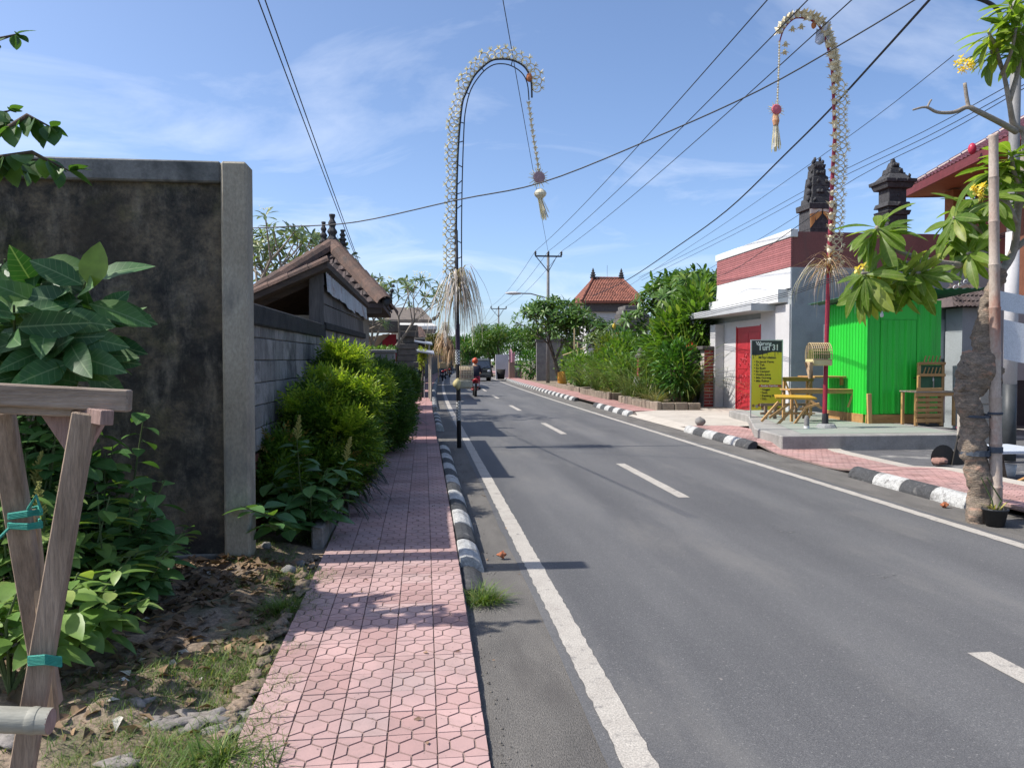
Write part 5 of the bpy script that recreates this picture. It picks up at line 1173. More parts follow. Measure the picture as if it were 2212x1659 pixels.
for i in range(nco):
    h = (zc1-zc0)/nco; MB().box((Xf-.03, Yc, zc0+h*i+.004), (Xf+.015, Yfar, zc0+h*(i+1)-.004)).build('cladding_course', m_clad, bd_, bevel=.003)
MB().box((Xf-.035, Yc-.005, z_(622)), (Xf+6, Yfar, z_(577.5))).build('white_band', m_wht, bd_)
MB().box((Xf-.26, Yc+.25, z_(652)), (Xf+.2, Yfar+.1, z_(622.5))).build('white_fascia', m_wht, bd_, bevel=.006)
MB().box((Xf+.0, Yc-.012, .1), (Xf+7, Yc+.015, z_(577.5)-.005)).build('side_wall', m_plast, bd_)
MB().box((Xf+.02, Yc+.017, .05), (Xf+7, Yfar+2.5, z_(622)-.01)).build('core', m_plast, bd_)
MB().box((Xf+.9, Yc-.05, zP), (Xf+1.05, Yc-.013, 2.6)).build('wall_buttress', m_plast, bd_, bevel=.01)
# canopy
Xc = Xf-.75; yc0 = onx(1622, 660, Xc).y; MB().box((Xc, yc0, at(1622,671,yc0).z), (Xf+.1, Yfar+1.3, at(1622,655,yc0).z)).build('canopy', M('canopy_concrete', (.42,.43,.44), (.34,.35,.36), .85, 2), bd_, bevel=.008)
# road-facing ground-floor wall with door
Xd = Xf+.0; d0 = onx(1645, 800, Xd).y; d1 = onx(1593, 800, Xd).y; zd = at(1645, 703, d0).z
MB().box((Xd-.04, Yc+.02, .05), (Xd+.018, d0, z_(655)-.02)).build('front_wall', m_lplast, bd_); MB().box((Xd-.04, d1, .05), (Xd+.018, Yfar+2.4, 2.85)).build('front_wall', m_lplast, bd_)
MB().box((Xd-.038, d0, zd), (Xd+.018, d1, 2.85)).build('lintel', m_lplast, bd_)
MB().box((Xd-.35, d1+1.0, .05), (Xd-.045, d1+1.45, 2.8)).build('wall_pier', m_lplast, bd_, bevel=.01)
m_door = M('red_door_paint', (.42,.03,.04), (.33,.022,.03), .45, 6, .1, 30)
dr = MB().box((Xd-.02, d0+.02, .12), (Xd+.012, d1-.02, zd)).build('door', m_door, bd_)
for k in range(4):
    z0 = .2+k*(zd-.3)/4; z1 = z0+(zd-.3)/4-.08
    for j in range(2):
        y0 = lerp(d0+.06, d1-.06, j/2)+.02; y1 = lerp(d0+.06, d1-.06, (j+1)/2)-.02
        MB().box((Xd-.032, y0, z0), (Xd-.02, y1, z1)).build('door_panel', m_door, dr, bevel=.005)
        if k < 3:
            mb = MB(); rg = random.Random(k*5+j)
            for q in range(9):
                cy = rg.uniform(y0+.1,y1-.1); cz = rg.uniform(z0+.1,z1-.1); rr = rg.uniform(.05,.1)
                mb.tube([V(Xd-.036, cy+rr*math.cos(a*.7)*(1-a*.1), cz+rr*math.sin(a*.7)*(1-a*.1)) for a in range(9)], .022, 5)
            mb.build('carving', m_door, dr)
for fq in (0, 1): y = d0 if fq == 0 else d1; MB().box((Xd-.05, y-.03, .1), (Xd+.01, y+.03, zd+.03)).build('door_frame', m_door, bd_)
# brick gate pier at the far corner
p0 = at(1521, 750, Yfar-.6); p1 = at(1546, 750, Yfar-.6)
bp = thing('brick_pier', 'red brick pier with pale joints beside the shop wall', 'pier', (p0.x, Yfar-.6, .1))
m_rb = M('red_brick', (.34,.06,.05), (.25,.045,.04), .85, 8, .4, 60, per=.2)
zb0 = at(1530, 886, Yfar-.6).z; zb1 = at(1530, 756, Yfar-.6).z
MB().box((p0.x+.01, Yfar-.59, zb0-.1), (p1.x+.3, Yfar-.2, zb1)).build('mortar', M('pale_mortar', (.52,.47,.42), (.45,.4,.36), .9), bp)
h = (zb1-zb0)/19; wb = (p1.x-p0.x)
for i in range(19):
    cuts = (0, 1) if i % 2 else (0, .5, 1)
    for c0, c1 in zip(cuts, cuts[1:]): MB().box((p0.x+wb*c0+.012, Yfar-.61, zb0+h*i+.014), (p0.x+wb*c1-.012, Yfar-.55, zb0+h*(i+1)-.014)).build('brick', m_rb, bp)
MB().box((p0.x-.1, Yfar-.7, zb1), (p1.x+.35, Yfar-.1, zb1+.12)).build('cap', m_gs, bp, bevel=.02); MB().box((p0.x-.15, Yfar-.75, 0), (p1.x+.4, Yfar-.1, zb0)).build('plinth', m_conc, bp)
MB().box((p1.x+.28, Yfar-.55, .05), (Xf+.02, Yfar+.3, 2.2)).build('wing_wall', m_lplast, bp)
# ---- sign stand
Ys = 17.6; s0 = at(1621, 917, Ys); s1 = at(1690, 735, Ys)
sg = thing('menu_sign', 'yellow menu sign board on a slim frame reading Warung Turi 31', 'sign', (s0.x, Ys, zP))
m_alu = M('aluminium', (.6,.6,.6), (.52,.52,.52), .35, metal=.6)
zs0 = at(1650, 886, Ys).z; ze = zP
for x in (s0.x, s1.x): MB().box((x-.012, Ys-.012, ze), (x+.012, Ys+.012, s1.z+.01)).build('frame_post', m_alu, sg)
for z in (ze+.02, s1.z): MB().box((s0.x, Ys-.011, z-.01), (s1.x, Ys+.011, z+.01)).build('frame_rail', m_alu, sg)
MB().box((s0.x+.013, Ys-.012, zs0), (s1.x-.013, Ys+.004, s1.z-.012)).build('panel', M('sign_yellow', (.72,.60,.04), (.72,.60,.04), .5, grain=0, lo=0, hi=1), sg)
sgW = s1.x-s0.x-.03; sgH = s1.z-zs0; L0 = s0.x+.015
def SX(t): return L0+sgW*t
def SZ(t): return s1.z-.012-sgH*t
m_char = M('sign_charcoal', (.045,.047,.052), (.045,.047,.052), .5, grain=0)
hp = [V(SX(0),Ys-.0145,SZ(0)), V(SX(0),Ys-.0145,SZ(.215))]; rg = random.Random(2)
for i in range(13):
    t = i/12; hp.append(V(SX(t), Ys-.0145, SZ(.205-.045*t+.012*math.sin(t*7))))
hp.append(V(SX(1), Ys-.0145, SZ(0))); MB().extr(hp, (0,.0015,0)).build('sign_header', m_char, sg)
for t, l in ((.05,.06), (.12,.035), (.35,.05), (.5,.03), (.76,.06), (.86,.03)): MB().box((SX(t), Ys-.0145, SZ(.20-.045*t+l)), (SX(t)+.012, Ys-.013, SZ(.15))).build('paint_drip', m_char, sg)
def text(body, x, z, size, mat, parent, y, nm='lettering', align='LEFT', bold=0, shear=0, wide=1):
    cu = bpy.data.curves.new('txt', 'FONT'); cu.body = body; cu.size = size; cu.extrude = .0006; cu.offset = bold; cu.align_x = align; cu.shear = shear
    to = bpy.data.objects.new('txt', cu); COL.objects.link(to); dg = bpy.context.evaluated_depsgraph_get(); dg.update()
    me = bpy.data.meshes.new_from_object(to.evaluated_get(dg)); bpy.data.objects.remove(to); me.name = nm; me.materials.clear(); me.materials.append(mat)
    return link(nm, me, parent, (x, y, z), (R(90), 0, 0), (wide, 1, 1))
m_wp = M('white_print', (.72,.72,.70), (.72,.72,.70), .6, grain=0); m_bp = M('black_print', (.03,.03,.03), (.03,.03,.03), .6, grain=0)
yT = Ys-.0165
text('Warung', SX(.13), SZ(.062), .115, m_wp, sg, yT, bold=.003); text('Turi 31', SX(.2), SZ(.135), .19, m_wp, sg, yT-.0015, bold=.005, wide=.9)
text('Menyediakan', SX(.22), SZ(.255), .075, m_char, sg, yT, bold=.002, wide=1.1)
for i, s in enumerate(('Es Jeruk Peras', 'Es Teh', 'Es Buah', 'Es Campur', 'Aneka Juice', 'Mie Goreng', 'Mie Rebus')):
    z = SZ(.315+.0455*i); text(s, SX(.14), z, .068, m_bp, sg, yT, bold=.0015, wide=1.12); MB().box((SX(.08), yT, z+.02), (SX(.11), yT+.002, z+.036)).build('bullet', m_bp, sg)
MB().box((SX(.24), Ys-.0145, SZ(.665)), (SX(1), Ys-.0128, SZ(.628))).build('red_label', M('sign_red', (.5,.10,.05), (.5,.10,.05), .5, grain=0), sg); text('Aneka Camilan', SX(.30), SZ(.657), .066, m_wp, sg, yT, bold=.001, wide=1.05)
for i, s in enumerate(('Nugget', 'Sosis', 'Kentang Goreng', 'DLL.')):
    z = SZ(.71+.0445*i); text(s, SX(.35), z, .066, m_bp, sg, yT, bold=.0015, wide=1.0); MB().box((SX(.3), yT, z+.02), (SX(.325), yT+.002, z+.036)).build('bullet', m_bp, sg)
for i in range(16):
    t = rg.uniform(.04,.93); zz = rg.uniform(.90,.985); c = rg.choice([(.4,.1,.05), (.3,.22,.05), (.12,.2,.05), (.45,.4,.35), (.12,.05,.08), (.5,.25,.06)]); w_ = rg.uniform(.05,.09)
    MB().lathe(V(SX(t), Ys-.0125-.0004*i, SZ(zz)), [(w_*.5,0), (w_*.45,-.0006)], 9, 'Y').build('food_picture', M('food_%d' % i, c, None, .6, 30), sg)
# ---- tables and benches of raw timber
m_yel = wood('yellow_varnish', (.60,.36,.04), (.50,.28,.03), 'x', .4, 9, .1)
def leg_table(name, label, cat, u0, u1, vt, Y, dep, vb, thick=.06, mat=None, split=True):
    a, b = at(u0, vt, Y), at(u1, vt, Y); t = thing(name, label, cat, (a.x, Y, zP)); mat = mat or m_newwood; zz = a.z
    n = 3
    for i in range(n): MB().box((a.x, Y+dep*i/n, zz-.03), (b.x, Y+dep*(i+1)/n-.008, zz)).build('top_plank', mat, t, bevel=.003)
    MB().box((a.x+.02, Y+.005, zz-.1), (b.x-.02, Y+.03, zz-.031)).build('apron', mat, t, bevel=.003)
    for x in (a.x+.05, b.x-.09):
        for y in (Y+.035, Y+dep-.08): MB().box((x, y, zP+.004), (x+.055, y+.055, zz-.031)).build('leg', m_newwoodz, t, bevel=.003)
    MB().beam(V(a.x+.09, Y+.02, zz-.1), V(a.x+.2, Y+.02, zz-.4), .04, .03).build('brace', m_newwoodz, t); MB().beam(V(b.x-.09, Y+.02, zz-.1), V(b.x-.2, Y+.02, zz-.4), .04, .03).build('brace', m_newwoodz, t)
    return t
leg_table('timber_table', 'long raw timber table against the green kiosk side', 'table', 1706, 1852, 841, 16.3, .5, 920)
leg_table('timber_counter', 'narrow timber counter shelf behind the long table', 'counter', 1690, 1760, 815, 18.0, .3, 900, mat=wood('olive_board', (.38,.24,.06), (.28,.17,.04), 'x'))
a, b = at(1760, 813, 16.5), at(1862, 816, 16.5); ws = thing('wall_shelf', 'thin timber shelf fixed to the kiosk side', 'shelf', a); MB().box((a.x, 16.5, a.z-.035), (kc.x-.04, 17.3, a.z)).build('board', m_newwood, ws, bevel=.003); MB().box((kc.x-.12, 16.6, a.z-.2), (kc.x-.06, 16.65, a.z-.036)).build('bracket', m_newwood, ws)
# upturned folding bench with splayed legs
a, b = at(1676, 858, 15.9), at(1757, 862, 15.9); be = thing('folded_bench', 'yellow bench tipped with its splayed legs pointing down left', 'bench', (a.x, 15.9, zP))
zz = a.z; MB().add([V(a.x,15.9,zz), V(b.x+.08,15.9,zz-.02), V(b.x+.02,16.1,zz+.03), V(a.x+.06,16.1,zz+.05), V(a.x,15.9,zz-.04), V(b.x+.08,15.9,zz-.06), V(b.x+.02,16.1,zz-.01), V(a.x+.06,16.1,zz+.01)], [(0,1,2,3),(7,6,5,4),(0,4,5,1),(1,5,6,2),(2,6,7,3),(3,7,4,0)]).build('seat', m_yel, be)
for (u0,v0,u1,v1) in ((1682,868,1645,910), (1748,870,1712,922), (1705,872,1662,902), (1715,880,1672,925), (1752,888,1735,930), (1745,862,1775,882), (1728,884,1770,872)):
    MB().beam(at(u0,v0,15.93), at(u1,v1,15.86), .05, .04, up=(0,-1,0)).build('leg', m_newwoodz, be, bevel=.003)
MB().beam(at(1690,893,16.0), at(1760,893,16.0), .05, .03).build('stretcher', m_newwoodz, be)
pf = thing('pallet_frame', 'low pallet-like timber frame on the platform beside the sign', 'frame', (at(1650,900,17.2).x, 17.2, zP))
for u in (1655, 1675, 1720, 1738): p = at(u, 900, 17.2); MB().box((p.x-.03, 17.2, zP+.004), (p.x+.03, 17.26, zP+.36)).build('upright', wood('grey_pine', (.32,.24,.17), (.22,.16,.12), 'z'), pf)
for z in (.1, .3): MB().box((at(1650,0,17.2).x, 17.17, zP+z), (at(1745,0,17.2).x, 17.2, zP+z+.06)).build('rail', MATS['grey_pine'], pf)
# ---- wash stand of slats
Yw = 15.0; a = at(1977, 935, Yw); b = at(2066, 845, Yw); wsd = thing('wash_stand', 'slatted timber wash stand with tap and rack right of the kiosk door', 'wash stand', (a.x, Yw, zP)); zt_ = b.z
for x in (a.x, a.x+.56, b.x-.06):
    MB().box((x, Yw, zP+.004), (x+.055, Yw+.055, zt_-.03)).build('leg', m_newwoodz, wsd, bevel=.003); MB().box((x, Yw+.45, zP+.004), (x+.055, Yw+.505, zt_-.03)).build('leg', m_newwoodz, wsd, bevel=.003)
for i in range(7): z = zP+.08+i*.105; MB().box((a.x+.01, Yw-.018, z), (a.x+.57, Yw-.001, z+.075)).build('slat', m_newwood, wsd, bevel=.003)
MB().box((a.x-.02, Yw-.03, zt_-.029), (b.x+.02, Yw+.53, zt_)).build('top', M('steel_top', (.22,.22,.2), (.3,.22,.14), .5, 4), wsd, bevel=.004); MB().box((a.x-.01, Yw-.02, zt_-.1), (b.x+.01, Yw-.0, zt_-.03)).build('apron', m_newwood, wsd, bevel=.003)
r0 = at(1984, 845, Yw+.5); r1 = at(2036, 783, Yw+.5)
for x in (r0.x-.03, r1.x-.03): MB().box((x, Yw+.47, zt_), (x+.06, Yw+.52, r1.z)).build('rack_post', m_newwoodz, wsd, bevel=.003)
for z in (r1.z-.05, lerp(zt_, r1.z, .5)): MB().box((r0.x-.03, Yw+.43, z), (r1.x+.03, Yw+.47, z+.06)).build('rack_rail', m_newwood, wsd, bevel=.003)
MB().box((r0.x+.03, Yw+.485, zt_+.01), (r1.x-.03, Yw+.5, r1.z-.06)).build('rack_back', M('dull_green_board', (.05,.13,.07), (.04,.1,.05), .8), wsd)
for z in (r1.z+.01, lerp(zt_, r1.z, .5)+.06):
    for k in range(5): x = lerp(r0.x+.08, r1.x-.12, k/4); MB().beam(V(x, Yw+.45, z), V(x+.04, Yw+.45, z+.13), .02, .015).build('rack_peg', m_newwoodz, wsd)
MB().tube([V(r1.x-.25,Yw+.42,zt_+.05), V(r1.x-.25,Yw+.42,zt_+.24), V(r1.x-.30,Yw+.36,zt_+.27), V(r1.x-.33,Yw+.32,zt_+.2)], .012, 7).build('tap', m_alu, wsd, True); MB().tube([V(a.x+.72,Yw+.2,zP+.05), V(a.x+.72,Yw+.2,zt_-.03)], .05, 10).build('drain_pipe', m_alu, wsd, True)
# ---- rock, cone, small bits
q = gnd(1512, 918, .12); tag(MB().blob(V(q.x,q.y,.12+.08), (.12,.11,.105), 7, .15, 14, 10).build('boulder', m_rock, None, True), 'dark round rock on the pavement by the driveway', 'rock')
q = at(1745, 936, 14.7); jr = thing('paint_tin', 'small white-based tin at the platform edge left of the red pole', 'tin', V(q.x,14.7,zP)); MB().lathe(V(q.x,14.75,zP), [(.055,0), (.055,.05)], 12).build('base', m_wht, jr); MB().lathe(V(q.x,14.75,zP+.051), [(.05,0), (.05,.14), (.03,.2)], 12).build('body', m_rock, jr)
# ---- shrines
def shrine(label, u, Y, lv, orn, cloth):
    p = at(u, lv[0][2], Y); t = thing('stone_shrine', label, 'shrine', (p.x, Y, 0), 'carved stone shrines above the shop'); zz = lambda v: at(u, v, Y).z; k = wid(1, Y)
    MB().box((p.x-lv[0][0]*k, Y-lv[0][0]*k, .1), (p.x+lv[0][0]*k, Y+lv[0][0]*k, zz(lv[0][1])-.002)).build('plinth', m_blk, t)
    for w0, v0, v1, w1 in lv:
        a, b = w0*k, w1*k; z0, z1 = zz(v0), zz(v1)-.004
        MB().add([(p.x+sx*a, Y+sy*a, z0) for sx, sy in ((-1,-1),(1,-1),(1,1),(-1,1))]+[(p.x+sx*b, Y+sy*b, z1) for sx, sy in ((-1,-1),(1,-1),(1,1),(-1,1))], [(0,3,2,1),(4,5,6,7),(0,1,5,4),(1,2,6,5),(2,3,7,6),(3,0,4,7)]).build('stone_tier', m_blk, t, bevel=.012)
    mb = MB()
    for i, (du, v, r) in enumerate(orn):
        for sx in (-1,1): mb.blob(V(p.x+sx*du*k, Y-du*k*.5, zz(v)), (r*k*.7, r*k*.8, r*k), i, .35, 8, 6)
    for i in range(14): rg = random.Random(i); j = rg.choice(lv[2:-1]); mb.blob(V(p.x+rg.uniform(-.8,.8)*j[0]*k, Y-j[0]*k, zz((j[1]+j[2])/2)), (.05,.04,.06), i, .4, 6, 5)
    mb.build('carving', m_blk, t, True)
    if cloth:
        W_ = lv[0][0]*k
        for sx in (-1,1):
            MB().grid(lambda p_, q_: (p.x+sx*W_*(.06+1.02*p_*(1-.05*q_)), Y-W_*1.03-.02*math.sin(p_*9), zz(460)-q_*(.10+.42*p_)), 8, 6).build('cloth_drape', M('orange_cloth_drape', (.62,.33,.12), (.55,.25,.08), .85, 3), t, True)
            MB().grid(lambda p_, q_: (p.x+sx*W_*(.04+1.06*p_), Y-W_*1.06-.02*math.sin(p_*9), zz(457)-q_*(.06+.10*p_)), 8, 3).build('cloth_border', M('white_cloth', (.7,.66,.56), (.6,.55,.42), .85, 3), t, True)
shrine('black carved shrine dressed in orange and white cloth above the parapet', 1763, 22.5, [(28,500,457,27), (32,457,444,33), (25,444,430,24), (21,430,405,19), (19,405,385,17), (15,385,368,14), (13,368,358,15), (11,358,350,7)], [(26,432,7), (24,420,8), (22,402,8), (18,388,6), (15,372,5), (11,352,5), (6,346,5)], True)
shrine('black stone shrine with pointed cap beside the red-roofed house', 1927, 22.5, [(23,520,468,23), (26,468,458,29), (21,458,450,22), (29,450,440,26), (21,440,411,21), (29,411,400,33), (36,400,392,37), (30,392,378,18), (17,378,366,15), (11,366,352,7), (5,352,343,3)], [(20,382,7), (13,368,5), (32,396,5)], False)
# ---- red-roofed house at the upper right: eave runs along the road side, roof rises away from it
e0_ = at(1955, 410, 24); ez = e0_.z; dq = ray(2230, 268); e1_ = EYE+dq*((ez-EYE.z)/dq.z); dE = (e1_-e0_).normalized(); e2_ = e1_+dE*3.5; inn = V(-dE.y, dE.x, 0); inn = inn if inn.x > 0 else -inn
pv = thing('red_roof_house', 'house with glossy dark red tiled roof and orange eaves at the upper right', 'house', (e0_.x+2, 24, 0))
m_redt = M('glazed_red_tile', (.13,.036,.038), (.085,.026,.028), .38, 8, .2, 40, per=.3, spec=.6)
g0_ = e0_+inn*3.2+dE*3.0+V(0,0,2.0); g1_ = e2_+inn*3.2+V(0,0,2.0); h0 = e0_+inn*6.4
rfv = MB().add([e0_, e2_, g1_, g0_, h0, h0+dE*12, e0_-V(0,0,.1), e2_-V(0,0,.1), h0-V(0,0,.1)], [(0,1,2,3), (0,3,4), (3,2,5,4), (6,8,4,0), (0,1,7,6)]).build('roof', m_redt, pv)
tmr = tile_mesh2('roof_tile', m_redt, .22, .3); bud = [300]; jn = []; tile_face(rfv, e0_, e2_, g0_, g1_, .22, .24, tmr, bud, jn); join_tiles(rfv, jn, tmr, m_redt)
rt4 = ridge_tile_mesh('ridge_tile', m_redt, .34, .10); n = 13
for i in range(n): link('ridge_tile', rt4, rfv, lerp(e0_, g0_, (i+.5)/n)+V(0,0,.03), axes(g0_-e0_, (0,0,1)))
MB().extr([e0_+V(0,0,-.02), e2_+V(0,0,-.02), e2_+V(0,0,-.26), e0_+V(0,0,-.26)], -inn*.05).build('fascia', M('red_board', (.17,.035,.04), (.12,.028,.03), .65, 4), pv)
MB().extr([e0_+V(0,0,-.02), h0+V(0,0,-.02), h0+V(0,0,-.26), e0_+V(0,0,-.26)], -dE*.05).build('fascia', MATS['red_board'], pv)
MB().extr([e0_+V(0,0,-.2), e2_+V(0,0,-.2), e2_+inn*1.5+V(0,0,-.14), e0_+inn*1.5+V(0,0,-.14)], (0,0,-.06)).build('soffit', wood('orange_soffit', (.33,.14,.05), (.22,.09,.035), 'x'), pv)
c = e0_+inn*1.1+dE*1.0; MB().box((c.x-.2, c.y-.2, 0), (c.x+.2, c.y+.2, ez-.27)).build('post', MATS['orange_soffit'], pv)
MB().extr([e0_+inn*1.5+dE*1.4-V(0,0,ez), e2_+inn*1.5-V(0,0,ez), e2_+inn*1.5-V(0,0,.2), e0_+inn*1.5+dE*1.4-V(0,0,.2)], inn*.3).build('wall', M('dark_red_wall', (.22,.09,.055), (.16,.065,.04), .8), pv)
MB().blob(at(2100,322,e1_.y+2.2), (.10,.10,.15), 2, .05, 14, 10).build('eave_finial', M('red_finial', (.5,.04,.08), (.42,.03,.06), .35), pv, True)
# ---- small tiled gate roof
q = at(2090, 625, 17.2); gg = thing('tiled_gate', 'small gate with weathered tile cap and white scroll crest behind the tree', 'gate', (q.x, 17.2, 0))
x0, x1 = at(2052,0,17.2).x, at(2150,0,17.2).x; zg = at(0,648,17.2).z; zh = at(0,590,17.2).z
gr = MB().add([V(x0,16.9,zg), V(x1,16.9,zg), V(x1-.1,17.5,zh), V(x0+.35,17.5,zh), V(x0,18.1,zg), V(x1,18.1,zg)], [(0,1,2,3), (4,3,2,5), (0,3,4), (1,5,2)]).build('roof', m_oldtile, gg)
tile_face(gr, V(x0,16.9,zg), V(x1,16.9,zg), V(x0+.35,17.5,zh), V(x1-.1,17.5,zh), .1, .2, tile_mesh2('roof_tile', m_oldtile, .1, .24), [60], [])
for i in range(5): mb = MB(); c = V(x0+.1+i*.13, 17.35, lerp(zg, zh, .45+.13*i)+.08); mb.tube([c+V(math.cos(a*.6)*.07*(1-a*.08), 0, math.sin(a*.6)*.07*(1-a*.08)) for a in range(11)], .014, 5); mb.build('scroll', m_wht, gg)
MB().box((x0+.45, 17.2, 0), (x1+.1, 17.8, zg)).build('wall', m_plast, gg)
# ---- back wall and the bits along the right edge
ew = thing('side_building', 'grey shop wall running behind the frangipani at the right edge', 'building', (10.6, 17.5, 0))
MB().box((k2.x+.5, 17.9, 1.15), (20, 18.1, 3.05)).build('wall', m_plast, ew); MB().box((k2.x+.5, 17.92, 0), (20, 18.08, 1.148)).build('dado', M('dark_dado', (.05,.052,.055), (.035,.035,.04), .8, 3), ew)
p = at(2040, 690, 17.85); MB().box((k2.x+.52, 17.84, at(0,775,17.85).z), (p.x+.02, 17.898, at(0,678,17.85).z)).build('plaster_patch', M('patch_plaster', (.45,.47,.47), (.37,.39,.4), .9, 3, .6, 12), ew)
cl_ = at(2184, 700, 11.5); cm = thing('porch_column', 'round porch column, pale above and dark below, at the right edge', 'column', (cl_.x, 11.5, 0)); zc = at(0, 838, 11.5).z
MB().lathe((cl_.x,11.5,zc), [(.098,0), (.098,2.4)], 20).build('upper_shaft', m_lplast, cm, True); MB().lathe((cl_.x,11.5,.05), [(.102,0), (.102,zc-.05)], 20).build('lower_shaft', M('dark_grey_paint', (.05,.055,.06), (.035,.04,.042), .5), cm, True)
cb = thing('drawer_cabinet', 'beige drawer cabinet partly hidden by the trunk and bamboo', 'cabinet', (at(2130,900,12).x, 12, .06)); x0, x1 = at(2128,0,12).x, at(2172,0,12).x
MB().box((x0, 12, .06), (x1, 12.5, at(0,812,12).z)).build('carcass', M('beige_melamine', (.42,.38,.32), (.36,.32,.27), .6), cb)
for i in range(4): z0 = .12+i*.27; MB().box((x0+.02, 11.98, z0), (x1-.02, 11.999, z0+.24)).build('drawer', MATS['beige_melamine'], cb, bevel=.005)
for i, (v0, v1, lab) in enumerate(((628,668,'upper white plastic sheet hanging at the right edge'), (690,775,'lower broad white plastic sheet at the right edge'))):
    Y = 10.2-.3*i; t = MB().grid(lambda p, q: at(lerp(2156+12*i,2270,p), lerp(v0,v1,q)+22*p*(.6+.4*(1-q))+4*p*(1-p)*q*4, Y+.03*math.sin(p*4+i)), 24, 12).build('plastic_sheet', M('white_plastic', (.62,.65,.70), (.52,.55,.6), .4, 4), None, True); tag(t, lab, 'sheet', 'white plastic sheets')
# pole with lamp arm
pp0 = at(2191, 300, 12.2); lp_ = thing('lamp_post', 'grey steel post with curved lamp arm behind the frangipani crown', 'lamp post', (pp0.x, 12.2, 0))
MB().tube([V(pp0.x,12.2,0), V(pp0.x,12.2,9.2)], [.09,.08], 14).build('post', M('galvanised', (.25,.245,.24), (.18,.175,.17), .6, 5, sc=(1,1,.3)), lp_, True); MB().tube(smooth_pts([at(2166,90,12.1), at(2164,50,12.1), at(2155,22,12.1), at(2130,4,12.1), at(2090,-8,12.1), at(2040,-14,12.1)], 4), .035, 8).build('lamp_arm', m_steel, lp_, True); MB().box((pp0.x-.2,12.05,6.4), (pp0.x-.08,12.15,6.5)).build('clamp', m_steel, lp_)
# ================================================================= NEAR FRANGIPANI AT THE RIGHT KERB
Yt = 8.2
ft_ = gnd(2112, 1122, .03); Yt = ft_.y
nf = thing('frangipani_tree', 'gnarled frangipani with drooping leaves and yellow flowers at the right kerb', 'tree', (ft_.x, Yt, 0), 'frangipani trees')
m_gn = M('gnarled_bark', (.36,.28,.21), (.16,.135,.11), .92, 14, 1.0, 26, grain=.3, gscale=70, sc=(1,1,2.6), dirt=(.42,.25,.18), dscale=7, dlo=.56, dhi=.7)
tk = [(2112,1130,26), (2117,1060,26), (2106,1000,23), (2098,960,27), (2105,920,24), (2093,885,22), (2090,855,26), (2100,818,37), (2115,785,39), (2126,760,28), (2124,735,21), (2129,700,18), (2135,660,16), (2144,625,16), (2160,590,17)]
pts = [at(u, v, Yt) for u, v, w in tk]; mbt = MB(); sp_ = smooth_pts(pts, 4); wr = []
for i in range(len(sp_)): k = i/4; j = min(int(k), len(tk)-2); wr.append(wid(lerp(tk[j][2], tk[j+1][2], min(1,k-j)), Yt)*(1+.05*math.sin(i*1.3)))
mbt.tube(smooth_pts(sp_, 3), [wr[min(len(wr)-1, i//3)] for i in range(3*(len(sp_)-1)+1)], 22); rough(rough(mbt, .035, 4.5), .024, 11, 34)
mbt.build('trunk', m_gn, nf, True)
for (u, v, r, s) in ((2084,806,.07,1), (2079,838,.055,2), (2142,806,.09,3), (2096,884,.05,5)): rough(MB().blob(at(u,v,Yt-.04), (r,r,r*1.05), s, .35, 22, 16), .035, 9, 26).build('burl', m_gn, nf, True)
fork = at(2160, 590, Yt); brn = MB(); leafs = []
def branch(px, r0, r1):
    P = smooth_pts([at(u, v, Y) for u, v, Y in px], 4); brn.tube(P, [lerp(r0, r1, i/(len(P)-1)) for i in range(len(P))], 8); return P[-1], (P[-1]-P[-3]).normalized()
T = []
def tip(px, r0, r1, n=11, L=.33, fl=None): p, d = branch(px, r0, r1); T.append((p, d, n, L, fl))
tip([(2160,590,8.2), (2110,575,8.1), (2060,572,7.9), (1990,560,7.7), (1930,535,7.5), (1893,490,7.4)], .05, .018, 13, .36)
tip([(2010,565,7.75), (1960,568,7.6), (1905,590,7.4), (1862,590,7.3)], .025, .014, 13, .34, 'tip')
tip([(1990,562,7.7), (1950,572,7.9), (1900,612,7.7), (1870,625,7.6)], .02, .014, 11, .34, 'y')
tip([(2050,572,7.9), (2010,585,7.6), (1980,590,7.4)], .022, .014, 12, .36)
tip([(2060,572,7.9), (2040,585,7.7), (1950,600,7.5), (1930,605,7.5)], .02, .013, 10, .33)
tip([(2160,590,8.2), (2140,540,8.2), (2110,520,8.3), (2080,500,8.3)], .045, .018, 13, .33)
tip([(2110,520,8.3), (2090,470,8.2), (2100,430,8.1)], .03, .016, 13, .33, 'y')
tip([(2110,520,8.3), (2070,540,8.5), (2040,520,8.5)], .025, .015, 12, .33)
tip([(2160,590,8.2), (2190,540,8.3), (2200,450,8.2), (2212,380,8.2)], .05, .03, 14, .33)
tip([(2195,480,8.2), (2170,440,8.0), (2140,420,7.9)], .03, .016, 13, .33)
tip([(2200,450,8.2), (2215,300,8.3), (2190,270,8.3), (2180,220,8.2), (2165,150,8.2), (2140,110,8.2)], .045, .016, 13, .30, 'y2')
tip([(2180,220,8.2), (2200,150,8.2), (2205,100,8.3)], .03, .016, 13, .30)
tip([(2165,160,8.2), (2185,110,8.0), (2195,60,8.0)], .025, .015, 11, .3)
tip([(2140,540,8.2), (2120,500,8.0), (2060,470,7.9)], .03, .016, 13, .34)
tip([(2195,480,8.2), (2160,400,8.1), (2150,360,8.1)], .03, .016, 14, .32)
tip([(2150,560,8.2), (2120,545,7.9), (2090,548,7.8)], .03, .016, 12, .32)
tip([(2205,420,8.2), (2190,370,8.0), (2185,330,8.0)], .03, .016, 13, .32)
tip([(2165,150,8.2), (2150,100,8.1), (2135,70,8.1)], .022, .014, 12, .3)
tip([(2195,60,8.0), (2190,30,8.0), (2180,5,8.0)], .02, .014, 12, .3)
